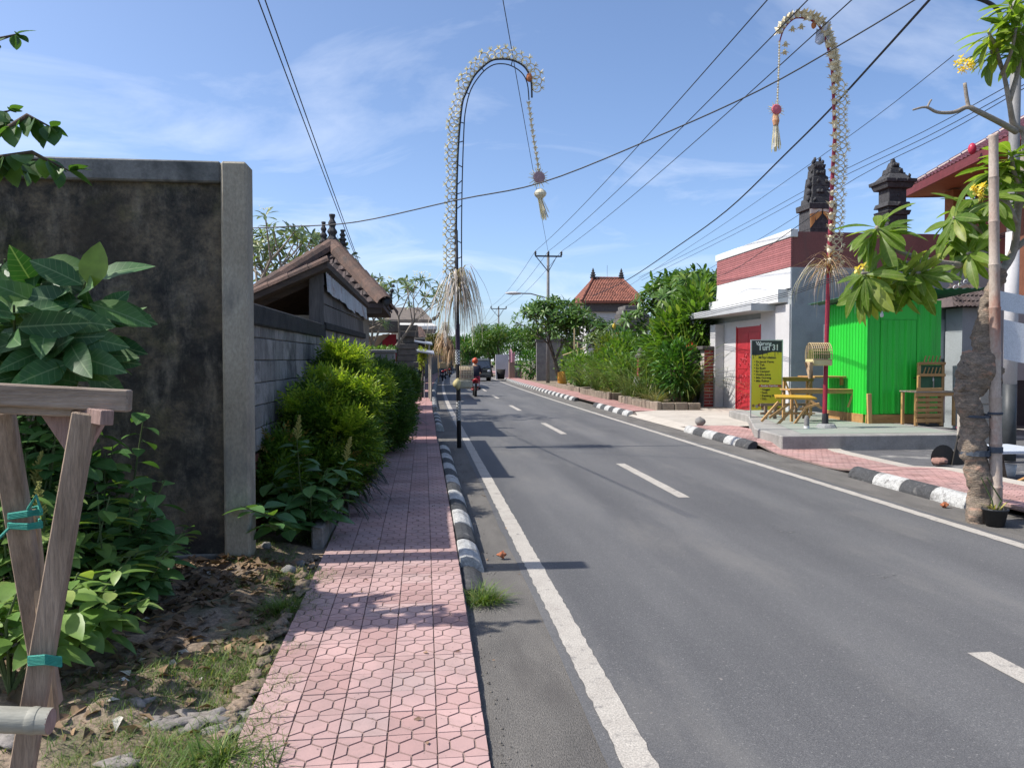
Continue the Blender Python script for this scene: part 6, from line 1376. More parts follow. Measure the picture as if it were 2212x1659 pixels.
tip([(2205,100,8.3), (2215,60,8.3), (2222,30,8.2)], .02, .014, 12, .3)
branch([(2195,285,8.3), (2160,265,8.2), (2110,240,8.1), (2090,232,8.1), (2060,243,8.1), (2025,243,8.1), (2000,232,8.1), (1972,238,8.1)], .036, .010); branch([(2092,232,8.1), (2088,210,8.1), (2084,180,8.1)], .022, .018); branch([(2003,233,8.1), (2008,222,8.1), (2012,216,8.1)], .012, .010)
tip([(2190,540,8.3), (2230,500,8.3), (2240,430,8.3)], .04, .02, 12, .33)
brn.build('branches', m_fbark, nf, True)
m_nl = ML('near_frangipani_leaf', (.11,.20,.025), (.20,.30,.045), (.36,.40,.08), .58, .42, obj=True, vein=(.30,.36,.12))
tv, tf = leaf_tp(.27, ((0,.05),(.12,.22),(.3,.62),(.5,.95),(.66,1),(.82,.8),(.93,.45),(1,.04)), .28, .30); nlm = np_mesh('leaf', np.array(tv), np.array(tf), m_nl, True)
rg = random.Random(17); fw = leaf_tp(.6, ((0,.2),(.6,1),(1,.25)), .3, .15)
m_yf = ML('yellow_flower', (.85,.60,.08), (.88,.75,.30), (.9,.85,.6), .35, .6)
for p, d, n, L, fl in T:
    z = (Vector(d)+V(0,0,.35)).normalized(); x = z.orthogonal().normalized(); y = z.cross(x)
    for i in range(int(n*1.9)):
        a = 2.4*i+rg.uniform(-.3,.3); e_ = rg.uniform(-.55,.7); w = (x*math.cos(a)+y*math.sin(a))*math.cos(e_)+z*math.sin(e_)+V(0,0,-.12)
        link('leaf', nlm, nf, p-z*rg.uniform(0,.12), dirm(w, z+V(0,0,.2), rg.uniform(-.3,.3)), L*rg.uniform(.75,1.3))
    if fl:
        c = {'y': p+V(-.02,-.12,.04), 'y2': at(2085,140,8.05), 'tip': p+V(-.05,-.1,-.02)}[fl]; ps = []; ds = []
        for q in range(13 if fl != 'tip' else 4):
            o = c+V(rg.uniform(-.08,.08), rg.uniform(-.06,.06), rg.uniform(-.08,.08))
            for k in range(5): a = k*1.256; ps.append(o); ds.append((math.cos(a), -.5, math.sin(a)))
        f = Fol(); f.add(scatter(fw, np.array(ps), np.array(ds), .052)); f.build('flower_cluster', m_yf, nf)
# bamboo prop with ties
m_bam = M('weathered_bamboo', (.48,.42,.36), (.36,.27,.22), .7, 3, .2, 40, sc=(1,1,.5), dirt=(.30,.12,.08), dscale=1.6, dlo=.55, dhi=.7)
bo = gnd(2152, 1128, .02); bt = at(2146, 292, bo.y); bb = thing('bamboo_prop', 'upright weathered bamboo pole tied beside the frangipani trunk', 'bamboo pole', (bo.x, bo.y, 0))
prev = V(bo.x, bo.y, 0); n = 9; cut = [0,.10,.21,.33,.445,.56,.67,.78,.89,1]
for i in range(n):
    a, b = lerp(prev, bt, cut[i]), lerp(prev, bt, cut[i+1]); r = lerp(.06,.042,cut[i]); MB().tube([a, a+(b-a)*.04, a+(b-a)*.5, a+(b-a)*.95, b], [r*1.1, r, r*.97, r*.98, r*1.1], 12, i in (0, n-1)).build('culm_section', m_bam, bb, True)
for v in (972, 890):
    mb = MB(); c0 = at(2150, v, bo.y); c1 = at(2106, v+4, Yt)
    for k in range(5 if v > 950 else 2):
        z = -.02+.012*k; mb.tube([c0+V(.065*math.cos(a), .065*math.sin(a), z) for a in [6.283*j/14 for j in range(15)]], .006, 5, False); mb.tube([c1+V(.14*math.cos(a), .14*math.sin(a), z+.01*math.sin(a)) for a in [6.283*j/16 for j in range(17)]], .006, 5, False); mb.tube([c0+V(-.05,-.03,z), c1+V(.12,-.05,z)], .006, 5, False)
    mb.build('rope_tie', M('blue_grey_rope', (.08,.10,.13), (.05,.06,.08), .8), bb)
# pot with dying plant
q = gnd(2141, 1132, .01); po = thing('plant_pot', 'black plastic pot with yellowing onion-like plant at the tree foot', 'pot', (q.x-.0, q.y-.05, 0)); c = V(q.x, q.y-.05, .012)
mb = MB(); mb.lathe(c, [(.085,0), (.115,.15), (.122,.15), (.122,.17), (.108,.17), (.105,.12), (.02,.118)], 20); mb.build('pot', M('black_plastic', (.035,.037,.04), (.025,.026,.028), .55, 8), po, True)
rgn = np.random.default_rng(2); n = 16; a = rgn.uniform(0,6.28,n); f = Fol(); f.add(scatter(blade_tp(.09,.6,5), np.tile(np.array(c)+[0,0,.11],(n,1))+rgn.normal(0,.02,(n,3))*[1,1,0], np.stack([np.cos(a)*.5,np.sin(a)*.5,np.ones(n)],1), rgn.uniform(.15,.3,n))); f.build('leaves', ML('yellowing_leaf', (.35,.36,.06), (.48,.44,.12), (.4,.28,.15), .3, .6), po)
for s in (-1,1): MB().tube([c+V(0,0,.1), c+V(-.05*s,-.02,.25), c+V(-.14-.03*s,-.02,.48)], [.01,.008,.006], 6).build('stalk', m_stem, po)
# dark sheet panel and round plate by the tree
q = gnd(2050, 1008, .1); sp0 = thing('sheet_panel', 'dark sheet-metal panel with a round plate leaning left of the trunk', 'panel', (q.x, 11.6, .06)); y_ = 11.3
P = [at(u, v, y_) for u, v in ((2056,1008), (2070,940), (2078,932), (2098,925), (2098,1000))]; MB().extr(P, (0,.03,0)).build('panel', M('brown_black_metal', (.04,.036,.03), (.03,.027,.024), .7, 5), sp0, bevel=.004)
c = at(2035, 988, y_+.05); MB().lathe(c, [(.19,.0), (.20,-.02), (.01,-.03)], 22, 'Y').build('round_plate', MATS['brown_black_metal'], sp0)
q = at(2030, 1008, 11.2); tag(MB().blob(V(q.x,11.2,.10), (.14,.1,.06), 4, .2).build('brick_rubble', M('rubble', (.36,.2,.16), (.25,.15,.12), .95, 9, .6)), 'brick rubble lump on the pavement below the dark panel', 'rubble')
# white-topped table at the right edge
tx0, tx1 = at(2148, 985, 9.6).x, at(2260, 985, 9.6).x; zt_ = at(2170, 972, 9.6).z; wt = thing('white_table', 'white-topped wooden table cut off by the right edge', 'table', (tx0, 9.6, .06))
MB().box((tx0, 9.5, zt_-.045), (tx1, 10.3, zt_)).build('top', M('white_laminate', (.62,.66,.72), (.55,.6,.66), .35), wt, bevel=.006)
for x in (at(2190,0,9.6).x, tx1-.2):
    MB().beam(V(x,9.6,.06), V(x-.06,9.62,zt_-.045), .06, .05).build('leg', m_darkwood, wt); MB().beam(V(x,10.2,.06), V(x-.06,10.2,zt_-.045), .06, .05).build('leg', m_darkwood, wt)
MB().beam(at(2160,1058,9.3), at(2240,1022,9.3), .05, .03).build('brace', m_newwood, wt)
wb_ = at(2180, 1025, 9.9); bk_ = tag(MB().lathe(V(wb_.x,9.9,.062), [(.07,0), (.09,.16), (.085,.16), (.07,.02)], 14).build('white_bucket', m_wht, None, True), 'small white bucket under the white-topped table', 'bucket')
pk_ = at(2085, 932, 14.4); tag(MB().extr([V(pk_.x-.12,14.4,zP+.004), V(pk_.x+.12,14.4,zP+.004), V(pk_.x+.10,14.4,zP+.2)], (0,.12,0)).build('pink_dustpan', M('pink_plastic', (.6,.06,.16), (.5,.05,.13), .5)), 'bright pink plastic dustpan at the platform end', 'dustpan')
q = gnd(2040, 1095, .01); tag(MB().blob(q+V(0,0,.025), (.045,.03,.025), 5, .5).build('orange_peel', MATS['orange_scrap']), 'orange scrap on the ground beside the right kerb', 'litter')
# ================================================================= RIGHT MIDDLE DISTANCE: GARDEN AND HOUSES
m_pl = M('planter_wall', (.30,.25,.19), (.2,.165,.13), .95, 5, .7, 40, dirt=(.14,.12,.09), dscale=3)
def planter(label, x0, x1, y0, y1, h, seed):
    t = thing('garden_planter', label, 'planter', (x0, y0, .1), 'low planters along the right pavement'); rg = random.Random(seed)
    MB().box((x0+.12, y0+.12, .05), (x1, y1, .1+h-.05)).build('soil', m_soil, t)
    Y = y0
    while Y < y1-.2: MB().box((x0+rg.uniform(-.015,.015), Y+.01, .05), (x0+.14, min(y1, Y+.42), .12+h+rg.uniform(-.04,.02))).build('stone', m_pl, t, bevel=.02); Y += .43
    X = x0+.145
    while X < x1-.1: MB().box((X+.01, y0+rg.uniform(-.015,.015), .05), (min(x1, X+.4), y0+.118, .12+h+rg.uniform(-.04,.02))).build('stone', m_pl, t, bevel=.02); X += .41
planter('nearest low stone planter beside the brick pier', 7.0, 8.35, 23.0, 27.8, .26, 1); planter('middle low stone planter along the right pavement', 7.05, 8.3, 29.5, 35.2, .28, 2); planter('farthest low stone planter below the dark-trunked tree', 7.3, 8.6, 36.6, 43, .25, 3)
m_strap = ML('strap_leaf', (.06,.12,.025), (.16,.23,.06), (.36,.36,.12), .3, .5); m_strapd = ML('strap_leaf_dry', (.16,.18,.06), (.32,.30,.13), (.45,.38,.2), .3, .6)
def clump(label, x, y, n, L, mat, seed, w=.022, r=.25, droop=.85, z=.25):
    rg = np.random.default_rng(seed); t = thing('strap_grass', label, 'plant', (x, y, z), 'arching strap-leaved clumps'); a = rg.uniform(0,6.283,n); s = rg.uniform(.1,.75,n)
    pos = np.stack([x+np.cos(a)*r*rg.uniform(0,1,n), y+np.sin(a)*r*rg.uniform(0,1,n), np.full(n,z)],1)
    f = Fol(); f.add(scatter(blade_tp(w,droop,7), pos, np.stack([np.cos(a)*s, np.sin(a)*s, np.ones(n)],1), rg.uniform(.45,1.1,n)*L)); f.build('blades', mat, t)
    return t
clump('arching strap-leaved clump in the middle planter left end', 7.6, 33.5, 165, 3.0, m_strap, 1, .014, .3, .75); clump('strap-leaved clump at the near end of the middle planter', 7.7, 31.2, 165, 2.9, m_strap, 2, .014, .3, .75); clump('strap-leaved clump behind the middle planter', 8.3, 31.5, 121, 3.3, m_strap, 3, .014, .3, .75)
clump('tall strap-leaved clump in the nearest planter', 7.75, 26.8, 143, 3.0, m_strap, 4, .014, .3, .75); clump('tallest arching clump against the shop corner', 9.3, 26.8, 300, 4.0, m_strap, 5, .016, .35, .8); clump('dry-tipped strap clump at the nearest planter front', 7.4, 24.5, 160, 1.1, m_strapd, 6); clump('dry strap clump at the pavement edge of the middle planter', 7.35, 30.4, 120, .9, m_strapd, 7)
clump('arching clump leaning over the nearest planter', 8.6, 25.2, 220, 2.9, m_strap, 9, .02, .3, .9); clump('strap clump in front of the garden gate post', 7.6, 28.4, 121, 2.6, m_strap, 10, .014, .3, .75); clump('strap-leaved clump in the farthest planter', 7.9, 38.2, 220, 2.2, m_strap, 8)
m_glossy = ML('glossy_leaf', (.03,.10,.015), (.07,.18,.025), (.16,.28,.05), .35, .35)
def leafbush(label, c, r, n, mat, seed, s, stems=4, group='leafy bushes in the right garden'):
    rg = np.random.default_rng(seed); t = thing('garden_bush', label, 'bush', (c[0], c[1], .1), group); f = Fol(); cc = np.array(c)
    d = rdir(n, rg, .1); pos = cc+d*np.array(r)*rg.uniform(.35,1.03,(n,1)); f.add(scatter(leaf_tp(.36,((0,.06),(.4,1),(.75,.75),(1,.05)),.3,.2), pos, d+np.array([0,0,.25])+rg.normal(0,.3,(n,3)), rg.uniform(.7,1.2,n)*s, None, rg)); stuff(f.build('foliage', mat, t)); mb = MB()
    for k in range(stems): q = Vector(c)+V(rg.uniform(-1,1)*r[0]*.6, rg.uniform(-1,1)*r[1]*.6, r[2]*.5); mb.tube([V(c[0]+rg.uniform(-.15,.15), c[1], .05), lerp(V(c[0],c[1],.05), q, .6), q], [.03,.025,.012], 6)
    mb.build('stems', m_bark, t)
leafbush('glossy broad-leaved bush in the nearest planter', (8.1, 24.6, 1.35), (.65,.7,.95), 1000, m_glossy, 1, .24); leafbush('dark bush behind the brick pier', (9.2, 27.5, 1.7), (.8,.8,1.4), 900, m_glossy, 2, .24)
leafbush('yellow-green bush behind the middle planter', (8.3, 34.5, 1.7), (.8,1.0,1.1), 1500, ML('yellowish_leaf', (.07,.13,.02), (.17,.22,.03), (.32,.3,.05)), 3, .2); leafbush('mid green bush beneath the red-tiled house', (9.2, 36, 1.9), (.9,1.0,1.2), 1500, m_glossy, 4, .22); leafbush('low bush at the garden gate post', (8.6, 29.0, 1.2), (.6,.6,1.0), 800, m_glossy, 5, .2)
leafbush('dense shaded bush filling the garden between the planters', (9.2, 30.5, 1.6), (.8,1.2,1.2), 1300, m_glossy, 6, .24)
leafbush('dark hedge mass behind the nearest planter', (9.0, 25.9, 1.5), (.6,.9,1.3), 900, m_fl, 7, .22)
frangi('wide frangipani with dark twin trunk near the street lamp', (7.9, 44, .1), 5.9, 5, .75, 21, .42, m_fbarkd, m_fl, 0, (2,3), .26, (-.5,0)); frangi('second dark-trunked frangipani in the farthest planter', (8.15, 42.5, .1), 4.9, 5, .72, 22, .42, m_fbarkd, m_fl, 0, (2,3), .28, (.3,0)); frangi('slim frangipani growing behind the middle planter', (8.7, 36.5, .1), 3.3, 5, .6, 23, .34, m_fbark, m_flp, 0, (2,3), .3)
frangi('tall frangipani rising beside the shop parapet', (10.6, 30.5, .1), 5.9, 5, .55, 24, .46, m_fbark, m_fl, .0, (2,3), .3); frangi('frangipani between the red-tiled house and the shop', (9.9, 31.0, .1), 4.6, 5, .6, 25, .42, m_fbark, m_fl, 0, (2,3), .25); frangi('frangipani at the shop corner with pale stems', (9.75, 28.2, .1), 4.9, 4, .6, 26, .46, m_fbark, m_fl, 0, (2,3), .3)
m_bright = ML('bright_leaf', (.06,.14,.02), (.14,.26,.035), (.28,.36,.07), .4, .4)
leafbush('bright leafy shrub at the left end of the middle planter', (7.75, 34.2, 1.15), (.6,1.0,.85), 900, m_bright, 11, .24); leafbush('bright leafy shrub in the middle of the middle planter', (7.9, 32.2, 1.3), (.6,.9,1.0), 900, m_bright, 12, .24); leafbush('tall bright shrub rising behind the middle planter', (8.7, 33.6, 1.7), (.75,1.0,1.1), 1200, m_bright, 13, .26); leafbush('leafy shrub in the farthest planter', (7.9, 39.4, 1.2), (.6,1.3,.9), 800, m_bright, 14, .26); leafbush('bright shrub hiding the near end of the middle planter', (7.8, 30.2, 1.1), (.5,.7,.8), 700, m_bright, 15, .22); leafbush('tall shrub between the gate post and the nearest planter', (8.5, 27.6, 1.9), (.7,.8,1.3), 900, m_bright, 16, .26)
leafbush('tall broad-leaved plant rising against the shop corner', (9.35, 26.0, 2.9), (.75,.8,1.5), 800, m_bright, 17, .36); leafbush('broad-leaved plant behind the nearest planter', (8.7, 26.6, 2.3), (.7,.8,1.4), 800, m_bright, 18, .34); leafbush('leafy shrub before the grey garden wall', (8.9, 47, 1.4), (.9,.8,1.2), 700, m_bright, 19, .3)
# small carved offerings shrine, brick gate post and bamboo rack in the garden
gp = thing('garden_gate_post', 'slender brick and stone gate post between the planters', 'gate post', (8.0, 28.7, .1)); 
for i in range(16): MB().box((8.0, 28.7, .15+i*.1), (8.22, 28.92, .23+i*.1)).build('brick', m_rb, gp)
MB().box((8.01, 28.71, .1), (8.21, 28.91, 1.74)).build('mortar', MATS['pale_mortar'], gp); MB().lathe((8.11,28.81,1.74), [(.2,0), (.22,.08), (.12,.16), (.14,.22), (.03,.4)], 8).build('cap', m_gs, gp); MB().beam(V(7.75,28.6,.1), V(8.0,28.75,1.0), .3, .12).build('slanting_stone', m_conc, gp, bevel=.02)
qg = at(1327, 705, 36.5); fx = thing('offering_stand', 'red and gold offering ornament among the garden leaves', 'ornament', (qg.x, 36.5, .1)); MB().tube([V(qg.x,36.5,.1), qg], .02, 6).build('stake', m_bamb, fx); MB().blob(qg, (.07,.06,.15), 3, .4).build('gold_figure', MATS['gold_cloth'], fx, True); MB().blob(at(1337,721,36.2), (.14,.08,.07), 4, .4).build('red_cloth', M('bright_red', (.6,.04,.03), (.5,.03,.02), .7), fx, True)
fx = thing('flower_pot_post', 'stone post topped with red blossoms near the brick pier', 'post', (9.0, 26, .1)); MB().lathe((8.85,25.3,.1), [(.2,0), (.2,1.3), (.28,1.35), (.28,1.5), (.12,1.55), (.16,1.75)], 10).build('post', m_gs, fx); MB().blob((8.85,25.3,2.05), (.15,.14,.14), 3, .6).build('red_blossom', MATS['bright_red'], fx, True)
rk = thing('bamboo_rack', 'thin leaning bamboo rack in front of the dark-trunked tree', 'rack', (7.6, 41, .1))
for a, b in (((7.75,40,.1), (7.75,40,3.3)), ((7.2,40.3,1.9), (8.3,39.7,2.3)), ((7.9,39.9,.1), (7.9,39.9,2.6))): MB().tube([a, b], .035, 6).build('pole', m_bamb, rk)
MB().tube([V(7.83,44,.12), V(7.80,44,.55), V(7.74,44,1.0)], [.27,.25,.24], 12).build('orange_wrap', M('orange_wrap', (.6,.3,.04), (.5,.22,.03), .8), rk, True)
# red-tiled house
Yh2 = 56; q = lambda u, v: at(u, v, Yh2)
rh = thing('red_tiled_house', 'white house with orange-red hip roof and black ridge finials', 'house', (q(1320,700).x, Yh2, 0)); m_rt = M('orange_roof_tile', (.32,.12,.075), (.20,.075,.055), .8, 5, .3, 40, per=.35, dirt=(.13,.06,.05), dscale=1.2, dlo=.5, dhi=.7)
e0, e1, ra, rb = q(1256,650), q(1392,650), q(1281,602), q(1342,602); ra.y = rb.y = Yh2+2.6; ra.z = rb.z = at(1310,602,Yh2+2.6).z; ra.x = at(1281,602,Yh2+2.6).x; rb.x = at(1342,602,Yh2+2.6).x
e3 = V(e0.x, Yh2+5.2, e0.z); e2 = V(e1.x, Yh2+5.2, e1.z)
rr_ = MB().add([e0,e1,e2,e3,ra,rb]+[p-V(0,0,.15) for p in (e0,e1,e2,e3)], [(0,1,5,4),(1,2,5),(2,3,4,5),(3,0,4),(9,8,7,6),(0,6,7,1),(1,7,8,2),(2,8,9,3),(3,9,6,0)]).build('roof', m_rt, rh)
tm5 = tile_mesh2('roof_tile', m_rt, .19, .24); bud = [300]; jn = []; tile_face(rr_, e0, e1, ra, rb, .19, .2, tm5, bud, jn); tile_face(rr_, e3, e0, ra, ra, .19, .2, tm5, bud, jn); join_tiles(rr_, jn, tm5, m_rt)
rt6 = ridge_tile_mesh('ridge_tile', m_rt, .3, .11)
for a, b in ((e0,ra), (e1,rb), (ra,rb)):
    n = int((b-a).length/.27)
    for i in range(n): link('ridge_tile', rt6, rr_, lerp(a,b,(i+.5)/n)+V(0,0,.03), axes(b-a, (0,0,1)))
for p in (ra, rb): MB().lathe(p, [(.2,0), (.26,.1), (.14,.16), (.24,.26), (.12,.32), (.18,.42), (.08,.5), (.1,.58), (.01,.8)], 8).build('finial', m_blk, rh)
MB().tube([lerp(ra,rb,.5), lerp(ra,rb,.5)+V(0,0,1.0)], .012, 5).build('lightning_rod', m_steel, rh)
MB().box((e0.x+.5, Yh2+.6, 0), (e1.x-.5, Yh2+4.6, e0.z-.14)).build('wall', m_white, rh); MB().box((e0.x+.3, Yh2+.35, e0.z-.75), (e1.x-.3, Yh2+.58, e0.z-.16)).build('cornice', M('dark_cornice', (.12,.11,.10), (.08,.07,.07), .9), rh)
for k in range(2): MB().box((q(1295+k*45,0).x, Yh2+.52, 3.1), (q(1315+k*45,0).x, Yh2+.59, 4.4)).build('window', m_dark, rh)
MB().box((e1.x-.9, Yh2+.2, 3.4), (e1.x-.65, Yh2+.5, e0.z-.15)).build('red_column', M('brick_red', (.3,.06,.05), (.22,.05,.04), .85), rh)
gw = thing('garden_pavilion', 'brown carved stone pavilion wall under the red-tiled house', 'pavilion', (q(1370,0).x, 50, 0)); a, b = at(1345,705,50), at(1400,660,50); MB().box((a.x,50,0), (b.x,52,a.z)).build('wall', m_gs, gw)
for k in range(5): z = lerp(a.z, b.z, k/5); MB().box((a.x-.3+.12*k, 49.7+.1*k, z), (b.x+.3-.12*k, 52, z+(b.z-a.z)/5-.01)).build('stone_course', m_gs, gw, bevel=.03)
for i in range(3): MB().lathe((b.x+1.0+i*.5, 50.5, a.z), [(.3,0), (.35,.5), (.2,.7), (.25,1.0), (.03,1.7-.3*i)], 8).build('brick_finial', M('brick_finial', (.3,.1,.07), (.2,.07,.05), .9, 8), gw)
# grey garden wall behind the dark-trunked tree, with bits in front
gy = thing('garden_wall', 'grey rendered garden wall behind the dark-trunked frangipani', 'wall', (8.6, 50, 0)); a, b = at(1170,740,58), at(1255,740,58)
MB().box((at(1160,0,58).x, 58, 0), (at(1260,0,58).x, 58.3, at(0,735,58).z)).build('wall', M('weathered_render', (.22,.21,.195), (.13,.125,.12), .9, 2.5, .4, 20), gy); MB().box((at(1158,0,58).x, 57.9, at(0,735,58).z), (at(1262,0,58).x, 58.4, at(0,729,58).z)).build('coping', m_gs, gy)
MB().add([V(10.4,58.31,0), V(12.5,90,0), V(12.5,90,2.6), V(10.4,58,2.6), V(10.7,58,0), V(12.8,90,0), V(12.8,90,2.6), V(10.7,58,2.6)], [(0,1,2,3),(7,6,5,4),(3,2,6,7),(0,3,7,4)]).build('side_wall', MATS['weathered_render'], gy)
st_ = thing('roadside_stall', 'small stall with pink cloth and dark drinks cooler by the far right kerb', 'stall', (at(1108,0,66).x, 66, .1)); zz = lambda v: at(0,v,66).z; xx = lambda u: at(u,0,66).x
MB().box((xx(1100), 66, .1), (xx(1112), 66.5, zz(782))).build('cabinet', M('tan_cabinet', (.30,.22,.17), (.24,.17,.13), .8), st_); MB().grid(lambda p, q: (lerp(xx(1099),xx(1112),p), 65.9+.05*math.sin(p*9), lerp(zz(757),zz(783),q)+.2*math.sin(p*6)*(1-q)), 8, 6).build('pink_cloth', M('pink_cloth', (.62,.33,.36), (.5,.25,.28), .85), st_)
MB().box((xx(1113), 65.8, .1), (xx(1124), 66.3, zz(786))).build('cooler', M('cooler_black', (.05,.055,.055), (.12,.12,.12), .4, 9), st_); MB().box((xx(1114), 65.78, zz(800)), (xx(1122), 65.797, zz(793))).build('label_panel', m_wht, st_); MB().box((xx(1124)+.02, 65.8, .1), (xx(1128), 66.1, zz(806))).build('pink_panel', MATS['pink_cloth'], st_)
MB().box((xx(1075), 68, 0), (xx(1104), 68.3, zz(765))).build('back_wall', m_lplast, st_)
bn = thing('rubbish_bin', 'dark bin standing at the end of the far right kerb', 'bin', (at(1082,0,64).x, 64, .1)); c = at(1082, 822, 64); MB().lathe((c.x, 64, .1), [(.28,0), (.38,.8), (.36,.8), (.26,.05)], 14).build('drum', m_dark, bn, True)
# trees closing the street
m_mango = ML('mango_leaf', (.04,.11,.015), (.10,.20,.025), (.26,.28,.05), .35, .4)
b = at(1062, 800, 74); broadtree('mango_tree', 'rounded mango tree over the road bend', (b.x+.6, 74, .1), 5, (b.x, 74, 3.7), (2.7,2.4,1.55), 5200, m_mango, 31, .34, 'trees closing the street', trunks=3, tp=leaf_tp(.26,((0,.08),(.5,1),(1,.05)),.3,.35))
b = at(1018, 800, 92); broadtree('roadside_tree', 'darker tree just left of the mango tree', (b.x, 92, .1), 4.4, (b.x, 92, 3.0), (2.4,2.2,1.5), 3000, m_glossy, 32, .36, 'trees closing the street', trunks=2)
b = at(985, 800, 120); broadtree('roadside_tree', 'far tree in the middle of the street end', (b.x, 120, .1), 5, (b.x, 120, 3.0), (3.2,2.5,2.2), 2600, m_glossy, 33, .5, 'trees closing the street')
b = at(940, 800, 100); broadtree('roadside_tree', 'brownish tree behind the far penjor on the left', (b.x-1.0, 100, .1), 5, (b.x-1.0, 100, 3.6), (2.6,2.2,1.9), 2600, ML('olive_leaf', (.08,.09,.03), (.15,.15,.05), (.25,.2,.08)), 34, .42, 'trees closing the street')
b = at(1125, 800, 84); broadtree('roadside_tree', 'dark tree behind the roadside stall', (b.x, 84, .1), 5, (b.x, 84, 3.6), (2.2,2,1.6), 2400, m_glossy, 35, .38, 'trees closing the street'); b = at(1170, 800, 70); broadtree('roadside_tree', 'shadowed tree behind the grey garden wall', (b.x, 70, .1), 6, (b.x, 70, 3.7), (2.4,2,1.7), 2400, m_fl, 36, .36, 'trees closing the street')
leafbush('bushy shrub between the roadside stall and the grey garden wall', (at(1148,800,62).x, 62, 1.3), (1.2,1.0,1.2), 700, m_glossy, 8, .32)
for i, (u, Y, h, lab) in enumerate(((1010,150,6,'hazy far tree at the road end'), (1060,160,6.5,'farthest tree behind the mango crown'), (1300,110,6,'tree behind the red-tiled house, left'), (1440,90,5.5,'tree behind the shop, farther right'), (900,130,7,'distant tree behind the white house'), (955,170,6.5,'farthest tree at the left of the road end'))):
    b = at(u, 800, Y); broadtree('distant_tree', lab, (b.x, Y, .1), h, (b.x, Y, h*.62), (h*.62,h*.5,h*.42), 1800, m_glossy, 50+i, .6, 'distant trees')
f = Fol(); ng = np.random.default_rng(91); n = 9000; x = ng.uniform(-120,160,n); hh = 6.5+2.2*np.sin(x*.09)+1.5*np.sin(x*.31); z = ng.uniform(0,1,n)**.8*hh
f.add(scatter(LEAF_FAR, np.stack([x, 235+ng.uniform(-4,4,n), z],1), rdir(n, ng, 0), ng.uniform(1.0,2.0,n), None, ng))
stuff(tag(f.build('far_woods', m_glossy), 'far belt of trees closing the horizon behind the road', 'woods'))
# ================================================================= UTILITY POLES AND WIRES
m_wire = M('black_cable', (.02,.022,.028), (.015,.016,.02), .6, grain=0)
m_pole = M('weathered_pole', (.22,.21,.2), (.15,.145,.14), .8, 4)
def upole(label, u, vt, Y, arm, lamp=False, r=.13):
    tp_ = at(u, vt, Y); t = thing('utility_pole', label, 'utility pole', (tp_.x, Y, 0), 'utility poles'); x = tp_.x
    MB().tube([V(x,Y,0), V(x,Y,tp_.z)], [r, r*.7], 10).build('pole', m_pole, t, True); z = tp_.z-.25; MB().box((x-arm, Y-.16, z), (x+arm, Y-.08, z+.1)).build('cross_arm', m_steel, t)
    ends = []
    for k in (-.97, 0, .97): c = V(x+arm*k, Y-.12, z+.11); MB().lathe(c, [(.05,0), (.09,.08), (.05,.12), (.09,.2), (.04,.28)], 8).build('insulator', m_steel, t); ends.append(c+V(0,0,.28))
    MB().beam(V(x-arm*.9,Y-.12,z), V(x,Y-.12,z-1.0), .05, .05).build('brace', m_steel, t); MB().beam(V(x+arm*.6,Y-.12,z), V(x,Y-.12,z-1.0), .04, .04).build('brace', m_steel, t)
    if lamp:
        p = at(1180, 645, Y); q_ = at(1120, 634, Y-3); MB().tube([V(x,Y,p.z), lerp(V(x,Y,p.z), q_, .6)+V(0,0,.12), q_], .04, 7).build('lamp_arm', m_pole, t, True); MB().blob(q_+V(-.35,-.4,-.03), (.55,.2,.1), 2, .05, 12, 8).build('lamp_head', m_lplast, t, True)
    return ends
E1 = upole('utility pole with three insulators and street lamp near the far frangipani', 1184, 548, 53, 1.35*.68, True)
E2 = upole('second utility pole behind the mango tree', 1077, 664, 100, 1.0); E3 = upole('farthest utility pole down the street', 1045, 700, 170, 1.2, r=.12)
wn = [0]
def wire(label, pts, r=.011, n=10):
    P = smooth_pts([Vector(p) for p in pts], n) if len(pts) > 2 else [Vector(pts[0]), lerp(Vector(pts[0]), Vector(pts[1]), .5), Vector(pts[1])]
    wn[0] += 1; return tag(MB().tube(P, r, 5).build('overhead_cable', m_wire), label, 'cable', 'overhead cables')
def sag(a, b, s, k=6): return [lerp(a, b, i/k)-V(0,0,s*4*(i/k)*(1-i/k)) for i in range(k+1)]
for i, (u, lab) in enumerate(((1662,'upper-left cable from the three-insulator pole to the top edge'), (1752,'middle cable from the three-insulator pole to the top edge'), (1850,'right-hand cable from the three-insulator pole to the top edge'))):
    wire(lab, sag(E1[i], at(u+18, -25, 13), .25), .012)
for i in range(3): wire(('left', 'middle', 'right')[i]+' cable running on from the near insulators to the second pole', sag(E1[i], E2[i], .5), .014)
for i in range(3): wire(('left', 'middle', 'right')[i]+' cable between the two farthest poles', sag(E2[i], E3[i], .6), .018)
wire('thin cable dropping from the top centre to the three-insulator pole', sag(at(1081,-30,16), E1[1]+V(0,0,-.1), .1), .010)
wire('left of the twin cables falling to the shed roof', sag(at(552,-15,8), at(770,560,19), .02), .007); wire('right of the twin cables falling to the shed roof', sag(at(567,-15,8), at(782,585,19), .02), .007)
wire('long sagging cable crossing the whole street', [at(u, v, Y) for u, v, Y in ((520,494,15), (620,490,14.6), (770,480,14), (990,432,13), (1170,395,12.3), (1400,304,11.4), (1640,196,10.6), (1850,77,10), (1990,-8,9.6))], .011, 5)
wire('thick bundled cable climbing to the upper right', [at(u, v, Y) for u, v, Y in ((1280,640,50), (1355,605,42), (1460,535,33), (1570,455,26), (1700,330,20), (1790,240,16.5), (1900,120,13.5), (2015,-8,11.5))], .022, 5)
